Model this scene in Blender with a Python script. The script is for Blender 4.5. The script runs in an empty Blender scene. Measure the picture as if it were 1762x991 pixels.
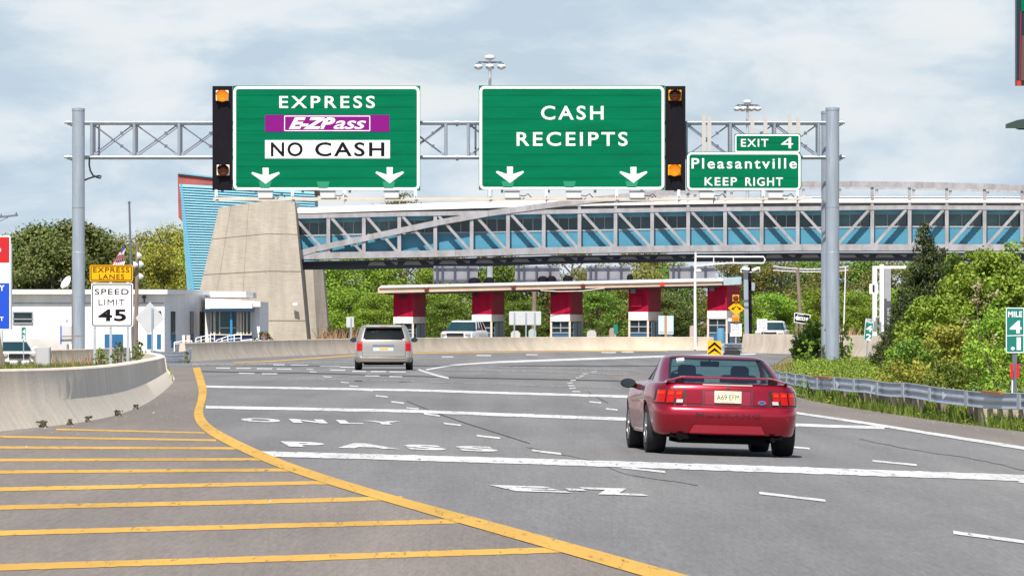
import bpy, bmesh, math, random
from mathutils import Vector, Matrix, noise as mnoise

# ------------------------------------------------------------------ camera, sky, sun, exposure
scene = bpy.context.scene
COL = scene.collection
F, CX, HY, CH = 9789.0, 881.0, 553.0, 1.8      # focal length in photo pixels, centre column, horizon row, eye height
cam_data = bpy.data.cameras.new('camera')
cam = bpy.data.objects.new('camera', cam_data); COL.objects.link(cam)
cam_data.sensor_fit = 'HORIZONTAL'; cam_data.sensor_width = 36.0
cam_data.lens = 36.0 * F / 1762.0
cam_data.shift_y = (HY - 495.5) / 1762.0
cam_data.clip_start = 0.5; cam_data.clip_end = 6000
cam.location = (0, 0, CH); cam.rotation_euler = (math.radians(90), 0, 0)
scene.camera = cam

SUN_EL, SUN_AZ = math.radians(55), math.radians(11)
to_sun = Vector((-math.sin(SUN_AZ) * math.cos(SUN_EL), -math.cos(SUN_AZ) * math.cos(SUN_EL), math.sin(SUN_EL)))
world = bpy.data.worlds.new('World'); scene.world = world; world.use_nodes = True
wn, wl = world.node_tree.nodes, world.node_tree.links
wn.clear()
w_out = wn.new('ShaderNodeOutputWorld')
w_bg = wn.new('ShaderNodeBackground'); w_bg.inputs['Strength'].default_value = 0.1
sky = wn.new('ShaderNodeTexSky'); sky.sky_type = 'NISHITA'; sky.sun_disc = False
sky.sun_elevation = SUN_EL; sky.sun_rotation = math.radians(191); sky.air_density = 1.0; sky.dust_density = 1.2
tc = wn.new('ShaderNodeTexCoord')
mp = wn.new('ShaderNodeMapping'); mp.inputs['Scale'].default_value = (24.0, 24.0, 62.0); mp.inputs['Location'].default_value = (1.3, 2.0, 0.35)
wl.new(tc.outputs['Generated'], mp.inputs['Vector'])
def wnoise(scale, detail, rough, dist=0.0):
    n = wn.new('ShaderNodeTexNoise'); n.inputs['Scale'].default_value = scale
    n.inputs['Detail'].default_value = detail; n.inputs['Roughness'].default_value = rough
    n.inputs['Distortion'].default_value = dist
    wl.new(mp.outputs['Vector'], n.inputs['Vector']); return n
def wramp(src, stops):
    r = wn.new('ShaderNodeValToRGB'); wl.new(src, r.inputs['Fac'])
    e = r.color_ramp.elements
    e[0].position, e[0].color = stops[0][0], (*stops[0][1], 1)
    e[1].position, e[1].color = stops[-1][0], (*stops[-1][1], 1)
    for p, c in stops[1:-1]:
        k = e.new(p); k.color = (*c, 1)
    return r
n1 = wnoise(1.0, 10.0, 0.56, 0.3)
n2 = wnoise(0.45, 5.0, 0.5, 0.2)
cloud_tone = wramp(n1.outputs['Fac'], [(0.40, (4.0, 4.9, 5.75)), (0.47, (4.6, 5.4, 6.1)), (0.53, (5.4, 6.0, 6.5)), (0.59, (6.0, 6.4, 6.7)), (0.66, (6.35, 6.5, 6.6))])
cover = wramp(n2.outputs['Fac'], [(0.30, (0.75, 0.75, 0.75)), (0.50, (1, 1, 1))])
sepz = wn.new('ShaderNodeSeparateXYZ'); wl.new(tc.outputs['Generated'], sepz.inputs['Vector'])
thin = wn.new('ShaderNodeMapRange'); thin.inputs['From Min'].default_value = 0.08; thin.inputs['From Max'].default_value = 0.36
thin.inputs['To Min'].default_value = 1.0; thin.inputs['To Max'].default_value = 0.0
wl.new(sepz.outputs['Z'], thin.inputs['Value'])
mul = wn.new('ShaderNodeMath'); mul.operation = 'MULTIPLY'
wl.new(cover.outputs['Color'], mul.inputs[0]); wl.new(thin.outputs['Result'], mul.inputs[1])
wmix = wn.new('ShaderNodeMixRGB'); wl.new(mul.outputs['Value'], wmix.inputs['Fac'])
wl.new(sky.outputs['Color'], wmix.inputs['Color1']); wl.new(cloud_tone.outputs['Color'], wmix.inputs['Color2'])
wl.new(wmix.outputs['Color'], w_bg.inputs['Color']); wl.new(w_bg.outputs['Background'], w_out.inputs['Surface'])

sd = bpy.data.lights.new('sun', 'SUN'); sd.energy = 5.0; sd.angle = math.radians(0.5); sd.color = (1.0, 0.955, 0.88)
sun = bpy.data.objects.new('sun', sd); COL.objects.link(sun)
sun.rotation_euler = to_sun.to_track_quat('Z', 'Y').to_euler()
scene.view_settings.view_transform = 'Standard'; scene.view_settings.look = 'None'
scene.view_settings.exposure = 0.43; scene.view_settings.gamma = 1.0
scene.view_settings.use_curve_mapping = False
scene.render.engine = 'CYCLES'
scene.cycles.use_denoising = True
scene.cycles.max_bounces = 6; scene.cycles.transparent_max_bounces = 10

# ------------------------------------------------------------------ helpers
def ss(t):
    t = max(0.0, min(1.0, t)); return t * t * (3 - 2 * t)
def zg(x, y):
    """height of the ground: the carriageway is banked near the camera and levels out further on"""
    z = -0.033 * (max(-14.0, min(11.0, x)) - 2.74) * (1 - ss((y - 100) / 120.0))
    z -= 0.75 * ss((-17.5 - x) / 5.0) * ss((y - 190) / 60.0)
    return z
def W(px, py, Y):
    return Vector(((px - CX) * Y / F, Y, CH + (HY - py) * Y / F))
def X_at(px, Y): return (px - CX) * Y / F
def Z_at(py, Y): return CH + (HY - py) * Y / F
def G(px, py, lift=0.0):
    """where the sight line through a photo pixel meets the ground"""
    lo, hi = 15.0, 900.0
    a, b = (px - CX) / F, (py - HY) / F
    for _ in range(48):
        m = 0.5 * (lo + hi)
        if CH - b * m > zg(a * m, m): lo = m
        else: hi = m
    return Vector((a * lo, lo, zg(a * lo, lo) + lift))

ORG = {}
def thing(name, label, cat, loc=(0, 0, 0), group=None):
    o = bpy.data.objects.new(name, None); COL.objects.link(o)
    o.empty_display_size = 0.3
    o.location = loc; ORG[o.name] = Vector(loc)
    o['label'] = label; o['category'] = cat
    if group: o['group'] = group
    return o
def tag(o, label, cat, group=None):
    o['label'] = label; o['category'] = cat
    if group: o['group'] = group
    return o
def copy_thing(root, loc=None, rotz=None, label=None, group=None, scale=None):
    r = root.copy(); COL.objects.link(r)
    ORG[r.name] = ORG.get(root.name, Vector((0, 0, 0)))
    def kids(src, dst):
        for ch in list(src.children):
            c = ch.copy(); COL.objects.link(c); c.parent = dst
            kids(ch, c)
    kids(root, r)
    if loc is not None: r.location = loc
    if rotz is not None: r.rotation_euler[2] = rotz
    if scale is not None: r.scale = scale if hasattr(scale, '__len__') else (scale,) * 3
    if label: r['label'] = label
    if group: r['group'] = group
    return r

class MB:
    """collects simple shapes into one mesh"""
    def __init__(s): s.v, s.f, s.mi, s.cur = [], [], [], 0
    def add(s, vs, fs):
        n = len(s.v); s.v += [tuple(v) for v in vs]
        for f in fs: s.f.append([n + i for i in f]); s.mi.append(s.cur)
        return s
    def box(s, c, d, rz=0.0, rx=0.0, ry=0.0):
        M = Matrix.Rotation(rz, 3, 'Z') @ Matrix.Rotation(ry, 3, 'Y') @ Matrix.Rotation(rx, 3, 'X')
        c = Vector(c); h = [q / 2 for q in d]
        vs = [c + M @ Vector((sx * h[0], sy * h[1], sz * h[2])) for sz in (-1, 1) for sy in (-1, 1) for sx in (-1, 1)]
        return s.add(vs, [(0, 2, 3, 1), (4, 5, 7, 6), (0, 1, 5, 4), (2, 6, 7, 3), (0, 4, 6, 2), (1, 3, 7, 5)])
    def bar(s, p, q, w, h=None, up=(0, 0, 1)):
        """rectangular bar from p to q, w across, h along up"""
        h = w if h is None else h
        p, q = Vector(p), Vector(q); d = (q - p).normalized(); u = Vector(up)
        if abs(d.dot(u)) > 0.98: u = Vector((0, 1, 0))
        x = d.cross(u).normalized(); u = x.cross(d).normalized()
        vs = []
        for b in (p, q):
            for a, c in ((-1, -1), (1, -1), (1, 1), (-1, 1)):
                vs.append(b + x * (a * w / 2) + u * (c * h / 2))
        return s.add(vs, [(3, 2, 1, 0), (4, 5, 6, 7), (0, 1, 5, 4), (1, 2, 6, 5), (2, 3, 7, 6), (3, 0, 4, 7)])
    def tube(s, pts, r, n=10, cap=True):
        pts = [Vector(p) for p in pts]
        rs = r if hasattr(r, '__len__') else [r] * len(pts)
        base = len(s.v); ref = None
        for i, p in enumerate(pts):
            d = (pts[min(i + 1, len(pts) - 1)] - pts[max(i - 1, 0)])
            d = d.normalized() if d.length > 1e-9 else Vector((0, 0, 1))
            if ref is None: ref = Vector((0, 0, 1)) if abs(d.z) < 0.9 else Vector((1, 0, 0))
            x = d.cross(ref)
            if x.length < 1e-6: x = d.cross(Vector((0.3, 1, 0.2)))
            x.normalize(); u = x.cross(d).normalized(); ref = u
            for k in range(n):
                t = 2 * math.pi * k / n
                s.v.append(tuple(p + x * (math.cos(t) * rs[i]) + u * (math.sin(t) * rs[i])))
        for i in range(len(pts) - 1):
            for k in range(n):
                a, b = base + i * n + k, base + i * n + (k + 1) % n
                s.f.append([a, b, b + n, a + n]); s.mi.append(s.cur)
        if cap:
            s.f.append([base + k for k in range(n)][::-1]); s.mi.append(s.cur)
            e = base + (len(pts) - 1) * n
            s.f.append([e + k for k in range(n)]); s.mi.append(s.cur)
        return s
    def prism(s, poly, d):
        """polygon (3-D points) extruded by vector d"""
        poly = [Vector(p) for p in poly]; d = Vector(d); n = len(poly)
        vs = poly + [p + d for p in poly]
        fs = [list(range(n))[::-1], list(range(n, 2 * n))]
        for k in range(n): fs.append([k, (k + 1) % n, n + (k + 1) % n, n + k])
        return s.add(vs, fs)
    def lathe(s, c, prof, n=16, axis='Z', cap=True):
        c = Vector(c); base = len(s.v)
        for r, h in prof:
            for k in range(n):
                t = 2 * math.pi * k / n
                a, b = r * math.cos(t), r * math.sin(t)
                p = Vector((a, b, h)) if axis == 'Z' else (Vector((h, a, b)) if axis == 'X' else Vector((a, h, b)))
                s.v.append(tuple(c + p))
        for i in range(len(prof) - 1):
            for k in range(n):
                a, b = base + i * n + k, base + i * n + (k + 1) % n
                s.f.append([a, b, b + n, a + n]); s.mi.append(s.cur)
        if cap:
            s.f.append([base + k for k in range(n)][::-1]); s.mi.append(s.cur)
            e = base + (len(prof) - 1) * n
            s.f.append([e + k for k in range(n)]); s.mi.append(s.cur)
        return s
    def sphere(s, c, r, n=12, m=8, sq=(1, 1, 1)):
        c = Vector(c); prof = []
        base = len(s.v)
        for i in range(m + 1):
            ph = math.pi * i / m
            for k in range(n):
                t = 2 * math.pi * k / n
                s.v.append(tuple(c + Vector((r * sq[0] * math.sin(ph) * math.cos(t), r * sq[1] * math.sin(ph) * math.sin(t), -r * sq[2] * math.cos(ph)))))
        for i in range(m):
            for k in range(n):
                a, b = base + i * n + k, base + i * n + (k + 1) % n
                s.f.append([a, b, b + n, a + n]); s.mi.append(s.cur)
        return s
    def sweep(s, path, prof, closed=True, cap=True):
        """profile [(side, height)] carried along a ground path; side is to the right of travel"""
        path = [Vector(p) for p in path]; n = len(prof); base = len(s.v)
        for i, p in enumerate(path):
            d = path[min(i + 1, len(path) - 1)] - path[max(i - 1, 0)]; d.z = 0; d.normalize()
            r = Vector((d.y, -d.x, 0))
            for a, h in prof: s.v.append(tuple(p + r * a + Vector((0, 0, h))))
        m = n if closed else n - 1
        for i in range(len(path) - 1):
            for k in range(m):
                a, b = base + i * n + k, base + i * n + (k + 1) % n
                s.f.append([a, a + n, b + n, b]); s.mi.append(s.cur)
        if cap and closed:
            s.f.append([base + k for k in range(n)]); s.mi.append(s.cur)
            e = base + (len(path) - 1) * n
            s.f.append([e + k for k in range(n)][::-1]); s.mi.append(s.cur)
        return s
    def build(s, name, mats, parent=None, smooth=False, org=None, label=None, kind=None, bevel=0.0):
        if org is None: org = ORG.get(parent.name, Vector((0, 0, 0))) if parent else Vector((0, 0, 0))
        org = Vector(org)
        me = bpy.data.meshes.new(name)
        me.from_pydata([(v[0] - org.x, v[1] - org.y, v[2] - org.z) for v in s.v], [], s.f)
        mats = mats if isinstance(mats, (list, tuple)) else [mats]
        for m in mats: me.materials.append(m)
        if len(mats) > 1: me.polygons.foreach_set('material_index', s.mi)
        bm = bmesh.new(); bm.from_mesh(me); bmesh.ops.recalc_face_normals(bm, faces=bm.faces); bm.to_mesh(me); bm.free()
        if smooth:
            me.shade_smooth()
            me.set_sharp_from_angle(angle=math.radians(35 if smooth is True else smooth))
        me.update()
        o = bpy.data.objects.new(name, me); COL.objects.link(o)
        if parent:
            o.parent = parent; ORG[o.name] = org
        elif org.length: o.location = org
        if label: o['label'] = label
        if kind: o['kind'] = kind
        if bevel:
            b = o.modifiers.new('bevel', 'BEVEL'); b.width = bevel; b.segments = 2; b.limit_method = 'ANGLE'
        return o

# ------------------------------------------------------------------ materials
def mat(name, col, rough=0.7, metal=0.0, coat=0.0, var=0.0, vscale=3.0, spec=0.5, bump=0.0, bscale=40.0, dark=None, streak=None, emit=None):
    m = bpy.data.materials.new(name); m.use_nodes = True
    N, L = m.node_tree.nodes, m.node_tree.links
    b = N['Principled BSDF']
    b.inputs['Base Color'].default_value = (*col, 1); b.inputs['Roughness'].default_value = rough
    b.inputs['Metallic'].default_value = metal; b.inputs['Coat Weight'].default_value = coat
    b.inputs['Coat Roughness'].default_value = 0.05; b.inputs['Specular IOR Level'].default_value = spec
    if emit:
        b.inputs['Emission Color'].default_value = (*emit[0], 1); b.inputs['Emission Strength'].default_value = emit[1]
    t = None
    if var or bump or streak:
        t = N.new('ShaderNodeTexCoord')
    if var:
        mpn = N.new('ShaderNodeMapping'); L.new(t.outputs['Object'], mpn.inputs['Vector'])
        if streak: mpn.inputs['Scale'].default_value = streak
        n = N.new('ShaderNodeTexNoise'); n.inputs['Scale'].default_value = vscale; n.inputs['Detail'].default_value = 6; n.inputs['Roughness'].default_value = 0.62
        L.new(mpn.outputs['Vector'], n.inputs['Vector'])
        r = N.new('ShaderNodeValToRGB'); L.new(n.outputs['Fac'], r.inputs['Fac'])
        d = dark or tuple(c * (1 - var) for c in col)
        r.color_ramp.elements[0].position = 0.32; r.color_ramp.elements[0].color = (*d, 1)
        r.color_ramp.elements[1].position = 0.66; r.color_ramp.elements[1].color = (*(min(1, c * (1 + var * 0.4)) for c in col), 1)
        L.new(r.outputs['Color'], b.inputs['Base Color'])
    if bump:
        n = N.new('ShaderNodeTexNoise'); n.inputs['Scale'].default_value = bscale; n.inputs['Detail'].default_value = 4
        L.new(t.outputs['Object'], n.inputs['Vector'])
        bp = N.new('ShaderNodeBump'); bp.inputs['Strength'].default_value = bump; bp.inputs['Distance'].default_value = 0.02
        L.new(n.outputs['Fac'], bp.inputs['Height']); L.new(bp.outputs['Normal'], b.inputs['Normal'])
    return m

def leaf_mat(name, c1, c2, trans=0.24, rough=0.55):
    m = bpy.data.materials.new(name); m.use_nodes = True
    N, L = m.node_tree.nodes, m.node_tree.links
    b = N['Principled BSDF']; b.inputs['Roughness'].default_value = rough; b.inputs['Specular IOR Level'].default_value = 0.3
    g = N.new('ShaderNodeNewGeometry'); r = N.new('ShaderNodeValToRGB'); L.new(g.outputs['Random Per Island'], r.inputs['Fac'])
    r.color_ramp.elements[0].color = (*c1, 1); r.color_ramp.elements[1].color = (*c2, 1)
    oi = N.new('ShaderNodeObjectInfo')
    hs = N.new('ShaderNodeHueSaturation'); L.new(r.outputs['Color'], hs.inputs['Color'])
    mr = N.new('ShaderNodeMapRange'); mr.inputs['To Min'].default_value = 0.75; mr.inputs['To Max'].default_value = 1.25
    L.new(oi.outputs['Random'], mr.inputs['Value']); L.new(mr.outputs['Result'], hs.inputs['Value'])
    mh = N.new('ShaderNodeMapRange'); mh.inputs['To Min'].default_value = 0.485; mh.inputs['To Max'].default_value = 0.515
    L.new(oi.outputs['Random'], mh.inputs['Value']); L.new(mh.outputs['Result'], hs.inputs['Hue'])
    L.new(hs.outputs['Color'], b.inputs['Base Color'])
    tr = N.new('ShaderNodeBsdfTranslucent'); L.new(hs.outputs['Color'], tr.inputs['Color'])
    mx = N.new('ShaderNodeMixShader'); mx.inputs['Fac'].default_value = trans
    L.new(b.outputs['BSDF'], mx.inputs[1]); L.new(tr.outputs['BSDF'], mx.inputs[2])
    L.new(mx.outputs['Shader'], N['Material Output'].inputs['Surface'])
    return m

def clear_glass(name, tint, refl=0.06):
    m = bpy.data.materials.new(name); m.use_nodes = True
    N, L = m.node_tree.nodes, m.node_tree.links
    N.remove(N['Principled BSDF'])
    t = N.new('ShaderNodeBsdfTransparent'); t.inputs['Color'].default_value = (*tint, 1)
    g = N.new('ShaderNodeBsdfGlossy'); g.inputs['Roughness'].default_value = 0.02
    mx = N.new('ShaderNodeMixShader'); mx.inputs['Fac'].default_value = refl
    L.new(t.outputs['BSDF'], mx.inputs[1]); L.new(g.outputs['BSDF'], mx.inputs[2])
    L.new(mx.outputs['Shader'], N['Material Output'].inputs['Surface'])
    return m

def asphalt(name, base, warm, crack=0.0):
    m = bpy.data.materials.new(name); m.use_nodes = True
    N, L = m.node_tree.nodes, m.node_tree.links
    b = N['Principled BSDF']; b.inputs['Roughness'].default_value = 0.85; b.inputs['Specular IOR Level'].default_value = 0.25
    t = N.new('ShaderNodeTexCoord')
    def nz(scale, sc=(1, 1, 1), det=5, ro=0.6):
        mpn = N.new('ShaderNodeMapping'); mpn.inputs['Scale'].default_value = sc; L.new(t.outputs['Object'], mpn.inputs['Vector'])
        n = N.new('ShaderNodeTexNoise'); n.inputs['Scale'].default_value = scale; n.inputs['Detail'].default_value = det; n.inputs['Roughness'].default_value = ro
        L.new(mpn.outputs['Vector'], n.inputs['Vector']); return n
    big = nz(0.22, (1.0, 0.22, 1)); mid = nz(1.6, (1, 0.05, 1)); fine = nz(22, (1, 0.05, 1), 3, 0.7); grit = nz(45, (1, 0.05, 1), 2, 0.8)
    r = N.new('ShaderNodeValToRGB'); L.new(big.outputs['Fac'], r.inputs['Fac'])
    r.color_ramp.elements[0].position = 0.33; r.color_ramp.elements[0].color = (*base, 1)
    r.color_ramp.elements[1].position = 0.68; r.color_ramp.elements[1].color = (*warm, 1)
    def mul(c, f, lo, hi):
        mr = N.new('ShaderNodeMapRange'); mr.inputs['From Min'].default_value = 0.3; mr.inputs['From Max'].default_value = 0.7
        mr.inputs['To Min'].default_value = lo; mr.inputs['To Max'].default_value = hi; L.new(f, mr.inputs['Value'])
        x = N.new('ShaderNodeVectorMath'); x.operation = 'SCALE'; L.new(c, x.inputs[0]); L.new(mr.outputs['Result'], x.inputs['Scale'])
        return x.outputs['Vector']
    track = nz(0.9, (1, 0.012, 1), 3, 0.5)
    c = mul(r.outputs['Color'], mid.outputs['Fac'], 0.93, 1.07)
    c = mul(c, track.outputs['Fac'], 0.88, 1.10)
    c = mul(c, fine.outputs['Fac'], 0.90, 1.10)
    c = mul(c, grit.outputs['Fac'], 0.86, 1.14)
    L.new(c, b.inputs['Base Color'])
    return m

def paint(name, col, wear, wear_amount=0.5):
    """road paint: scuffed where the noise is low"""
    m = bpy.data.materials.new(name); m.use_nodes = True
    N, L = m.node_tree.nodes, m.node_tree.links
    b = N['Principled BSDF']; b.inputs['Roughness'].default_value = 0.7
    t = N.new('ShaderNodeTexCoord'); mpn = N.new('ShaderNodeMapping'); mpn.inputs['Scale'].default_value = (1, 0.14, 1)
    L.new(t.outputs['Object'], mpn.inputs['Vector'])
    n = N.new('ShaderNodeTexNoise'); n.inputs['Scale'].default_value = 5.5; n.inputs['Detail'].default_value = 8; n.inputs['Roughness'].default_value = 0.72
    L.new(mpn.outputs['Vector'], n.inputs['Vector'])
    r = N.new('ShaderNodeValToRGB'); L.new(n.outputs['Fac'], r.inputs['Fac'])
    r.color_ramp.elements[0].position = 0.20 + 0.3 * wear_amount; r.color_ramp.elements[0].color = (*wear, 1)
    r.color_ramp.elements[1].position = 0.32 + 0.3 * wear_amount; r.color_ramp.elements[1].color = (*col, 1)
    n2_ = N.new('ShaderNodeTexNoise'); n2_.inputs['Scale'].default_value = 1.1; n2_.inputs['Detail'].default_value = 4
    L.new(mpn.outputs['Vector'], n2_.inputs['Vector'])
    mr = N.new('ShaderNodeMapRange'); mr.inputs['From Min'].default_value = .3; mr.inputs['From Max'].default_value = .65; mr.inputs['To Min'].default_value = .80; mr.inputs['To Max'].default_value = 1.05
    L.new(n2_.outputs['Fac'], mr.inputs['Value'])
    sc = N.new('ShaderNodeVectorMath'); sc.operation = 'SCALE'; L.new(r.outputs['Color'], sc.inputs[0]); L.new(mr.outputs['Result'], sc.inputs['Scale'])
    L.new(sc.outputs['Vector'], b.inputs['Base Color'])
    # chipped away where a finer noise dips: the road shows through
    n3 = N.new('ShaderNodeTexNoise'); n3.inputs['Scale'].default_value = 16; n3.inputs['Detail'].default_value = 5; n3.inputs['Roughness'].default_value = .75
    mp3 = N.new('ShaderNodeMapping'); mp3.inputs['Scale'].default_value = (1, 0.06, 1); L.new(t.outputs['Object'], mp3.inputs['Vector']); L.new(mp3.outputs['Vector'], n3.inputs['Vector'])
    r3 = N.new('ShaderNodeValToRGB'); L.new(n3.outputs['Fac'], r3.inputs['Fac'])
    r3.color_ramp.elements[0].position = .22 + .22 * wear_amount; r3.color_ramp.elements[1].position = .34 + .22 * wear_amount
    tr = N.new('ShaderNodeBsdfTransparent'); mx = N.new('ShaderNodeMixShader'); L.new(r3.outputs['Color'], mx.inputs['Fac'])
    L.new(tr.outputs['BSDF'], mx.inputs[1]); L.new(b.outputs['BSDF'], mx.inputs[2]); L.new(mx.outputs['Shader'], N['Material Output'].inputs['Surface'])
    return m

M_ASPH = asphalt('asphalt', (0.140, 0.138, 0.138), (0.182, 0.176, 0.170))
M_SHLD = asphalt('shoulder asphalt', (0.155, 0.135, 0.120), (0.20, 0.172, 0.150))
M_GROUND = mat('verge soil', (0.12, 0.125, 0.035), 0.95, var=0.55, vscale=0.8, dark=(0.17, 0.13, 0.07))
M_GRAVEL = mat('gravel', (0.28, 0.24, 0.19), 0.95, var=0.3, vscale=1.5)
M_WPAINT = paint('white road paint', (0.56, 0.555, 0.54), (0.30, 0.295, 0.29), 0.45)
M_WFADE = paint('faded white road paint', (0.32, 0.305, 0.29), (0.18, 0.175, 0.17), 0.75)
M_YPAINT = paint('yellow road paint', (0.53, 0.305, 0.045), (0.38, 0.23, 0.055), 0.35)
M_TAR = mat('tar joint', (0.03, 0.03, 0.033), 0.8)
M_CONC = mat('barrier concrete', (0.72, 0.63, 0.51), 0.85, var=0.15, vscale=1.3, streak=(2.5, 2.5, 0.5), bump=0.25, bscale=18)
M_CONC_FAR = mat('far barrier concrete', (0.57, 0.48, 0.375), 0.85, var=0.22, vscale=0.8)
M_GALV = mat('galvanised steel', (0.36, 0.41, 0.48), 0.42, metal=0.35, var=0.18, vscale=2.2, streak=(3, 3, 0.35))
M_GALV_L = mat('bright galvanised steel', (0.60, 0.63, 0.68), 0.35, metal=0.5, var=0.15, vscale=3)
M_GALV_D = mat('dull steel', (0.16, 0.17, 0.21), 0.5, metal=0.4)
M_GREEN = mat('sign green', (0.0012, 0.145, 0.066), 0.6, spec=0.04, var=0.20, vscale=0.9, streak=(0.35, 1, 3.5))
def seams(m, pitch, width, k):
    N, L = m.node_tree.nodes, m.node_tree.links; b = N['Principled BSDF']
    src = b.inputs['Base Color'].links[0].from_socket
    t = N.new('ShaderNodeTexCoord'); s = N.new('ShaderNodeSeparateXYZ'); L.new(t.outputs['Object'], s.inputs['Vector'])
    d = N.new('ShaderNodeMath'); d.operation = 'DIVIDE'; d.inputs[1].default_value = pitch; L.new(s.outputs['Z'], d.inputs[0])
    f = N.new('ShaderNodeMath'); f.operation = 'FRACT'; L.new(d.outputs['Value'], f.inputs[0])
    c = N.new('ShaderNodeMath'); c.operation = 'LESS_THAN'; c.inputs[1].default_value = width / pitch; L.new(f.outputs['Value'], c.inputs[0])
    r = N.new('ShaderNodeMapRange'); r.inputs['To Min'].default_value = 1.0; r.inputs['To Max'].default_value = k; L.new(c.outputs['Value'], r.inputs['Value'])
    v = N.new('ShaderNodeVectorMath'); v.operation = 'SCALE'; L.new(src, v.inputs[0]); L.new(r.outputs['Result'], v.inputs['Scale']); L.new(v.outputs['Vector'], b.inputs['Base Color'])
seams(M_GREEN, 0.46, 0.035, 0.72)
M_WHITE = mat('sign white', (0.82, 0.81, 0.82), 0.5)
M_BLACK = mat('flat black', (0.010, 0.008, 0.012), 0.6, spec=0.1, var=0.2, vscale=2)
M_BLK2 = mat('rubber black', (0.014, 0.014, 0.016), 0.75)
M_PURPLE = mat('sign purple', (0.20, 0.008, 0.175), 0.5, spec=0.1)
M_YELLOW = mat('sign yellow', (0.80, 0.38, 0.004), 0.5, spec=0.15)
M_ORANGE = mat('lamp orange', (0.8, 0.25, 0.01), 0.4)
M_BEIGE = mat('beige painted steel', (0.60, 0.52, 0.43), 0.6, var=0.12, vscale=2)
M_WPANEL = mat('white panel', (0.72, 0.72, 0.73), 0.5)
M_GREYP = mat('grey painted steel', (0.33, 0.325, 0.35), 0.55, var=0.14, vscale=1.2)
M_WOOD = mat('weathered timber', (0.22, 0.17, 0.13), 0.85, var=0.4, vscale=4, streak=(4, 4, 0.4))
M_SILVERWOOD = mat('greyed planks', (0.42, 0.34, 0.26), 0.9, var=0.35, vscale=3, streak=(4, 4, 0.5))
M_SIGNBACK = mat('bare aluminium sign back', (0.56, 0.57, 0.58), 0.45, metal=0.2, var=0.08, vscale=2)

# ------------------------------------------------------------------ ground, roads, markings
def frange(a, b, st):
    n = max(1, int(round((b - a) / st))); return [a + (b - a) * i / n for i in range(n + 1)]
def sheet(name, xs_of_y, ys, m, lift, nx=24, xs=None):
    b = MB()
    cols = None
    for y in ys:
        row = xs if xs else [xs_of_y(y)[0] + (xs_of_y(y)[1] - xs_of_y(y)[0]) * i / nx for i in range(nx + 1)]
        cols = len(row)
        for x in row: b.v.append((x, y, zg(x, y) + lift))
    for j in range(len(ys) - 1):
        for i in range(cols - 1):
            a = j * cols + i
            b.f.append([a, a + 1, a + cols + 1, a + cols]); b.mi.append(0)
    return b.build(name, m, kind='structure')
gx = [-3000, -1200, -500, -250, -120, -80, -60, -48] + frange(-40, 30, 1.0) + [36, 45, 60, 90, 150, 300, 600, 1400, 3000]
gy = [-200, -60, 0, 15] + frange(22, 240, 2.0) + frange(246, 360, 6.0) + [380, 420, 480, 600, 800, 1200, 2000, 4500]
sheet('ground', None, gy, M_GROUND, 0.0, xs=gx)

M_CRACK = mat('sealed crack', (.112, .110, .108), .9, var=.4, vscale=3)
def lerp_tab(tab, y):
    tab = sorted(tab)
    if y <= tab[0][0]:
        (y0, x0), (y1, x1) = tab[0], tab[1]
    elif y >= tab[-1][0]:
        return tab[-1][1]
    else:
        for (y0, x0), (y1, x1) in zip(tab, tab[1:]):
            if y0 <= y <= y1: break
    return x0 + (x1 - x0) * (y - y0) / (y1 - y0)
def ptab(pts): return [(g.y, g.x) for g in (G(*p) for p in pts)]
YEL_L = [(330, 634), (336, 655), (341, 675), (338, 695), (331, 712), (334, 730), (352, 750), (400, 776), (470, 808), (570, 842), (670, 872), (760, 899), (900, 940), (1070, 990), (1300, 1060)]
YEL_R = [(346, 633), (353, 655), (358, 672), (356, 690), (351, 705), (352, 720), (368, 738), (430, 770), (500, 800), (600, 833), (720, 868), (830, 897), (980, 938), (1150, 985), (1390, 1052)]
EDGE = [(1340, 706), (1372, 713), (1500, 732), (1620, 751.5), (1762, 774), (1900, 795)]
YEL_L, YEL_R = [(a + .10 * (c - a), b + .10 * (d - b)) for (a, b), (c, d) in zip(YEL_L, YEL_R)], [(c + .10 * (a - c), d + .10 * (b - d)) for (a, b), (c, d) in zip(YEL_L, YEL_R)]
BARR = [(-700, 850), (-320, 790), (-120, 760), (0, 745), (75, 737.5), (140, 730), (195, 719), (235, 706), (262, 692), (282, 677), (296, 664), (302, 656)]
VERGE = [(2600, 850), (2100, 790), (1900, 764), (1762, 745), (1660, 732), (1560, 718), (1450, 701), (1400, 692), (1340, 676), (1322, 658), (1325, 640), (1340, 624), (1362, 611)]
t_yel, t_barr, t_verge = ptab(YEL_L), ptab(BARR), ptab(VERGE)
t_edge = ptab([(1080, 668), (1200, 686)] + EDGE)
YBE, XBE = max(t_barr)
def left_edge(y):
    if y <= YBE: return lerp_tab(t_barr, y) - 0.3
    return XBE - 0.3 + (-14.5 - XBE) * min(1, (y - YBE) / 75.0) - max(0, y - YBE - 75) * 0.13
def road_bounds(y):
    l = left_edge(y)
    r = lerp_tab(t_verge, y)
    if y > 290: r = max(r, 15.5) + (y - 290) * 0.12
    return l, r
ys_road = frange(22, 240, 2.0) + frange(244, 350, 4.0)
sheet('road', road_bounds, ys_road, M_ASPH, 0.022, nx=30)
ys_sh = frange(26, 215, 2.0)
sheet('left_shoulder', lambda y: (left_edge(y) + .05, lerp_tab(t_yel, y) + 0.05), ys_sh, M_SHLD, 0.0255, nx=14)
sheet('right_shoulder', lambda y: (lerp_tab(t_edge, y), lerp_tab(t_verge, y)), frange(60, 185, 2.0), M_SHLD, 0.0255, nx=8)
sheet('plaza_apron', lambda y: (-34, 70), frange(352, 470, 6), M_GRAVEL, 0.02, nx=20)

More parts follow.
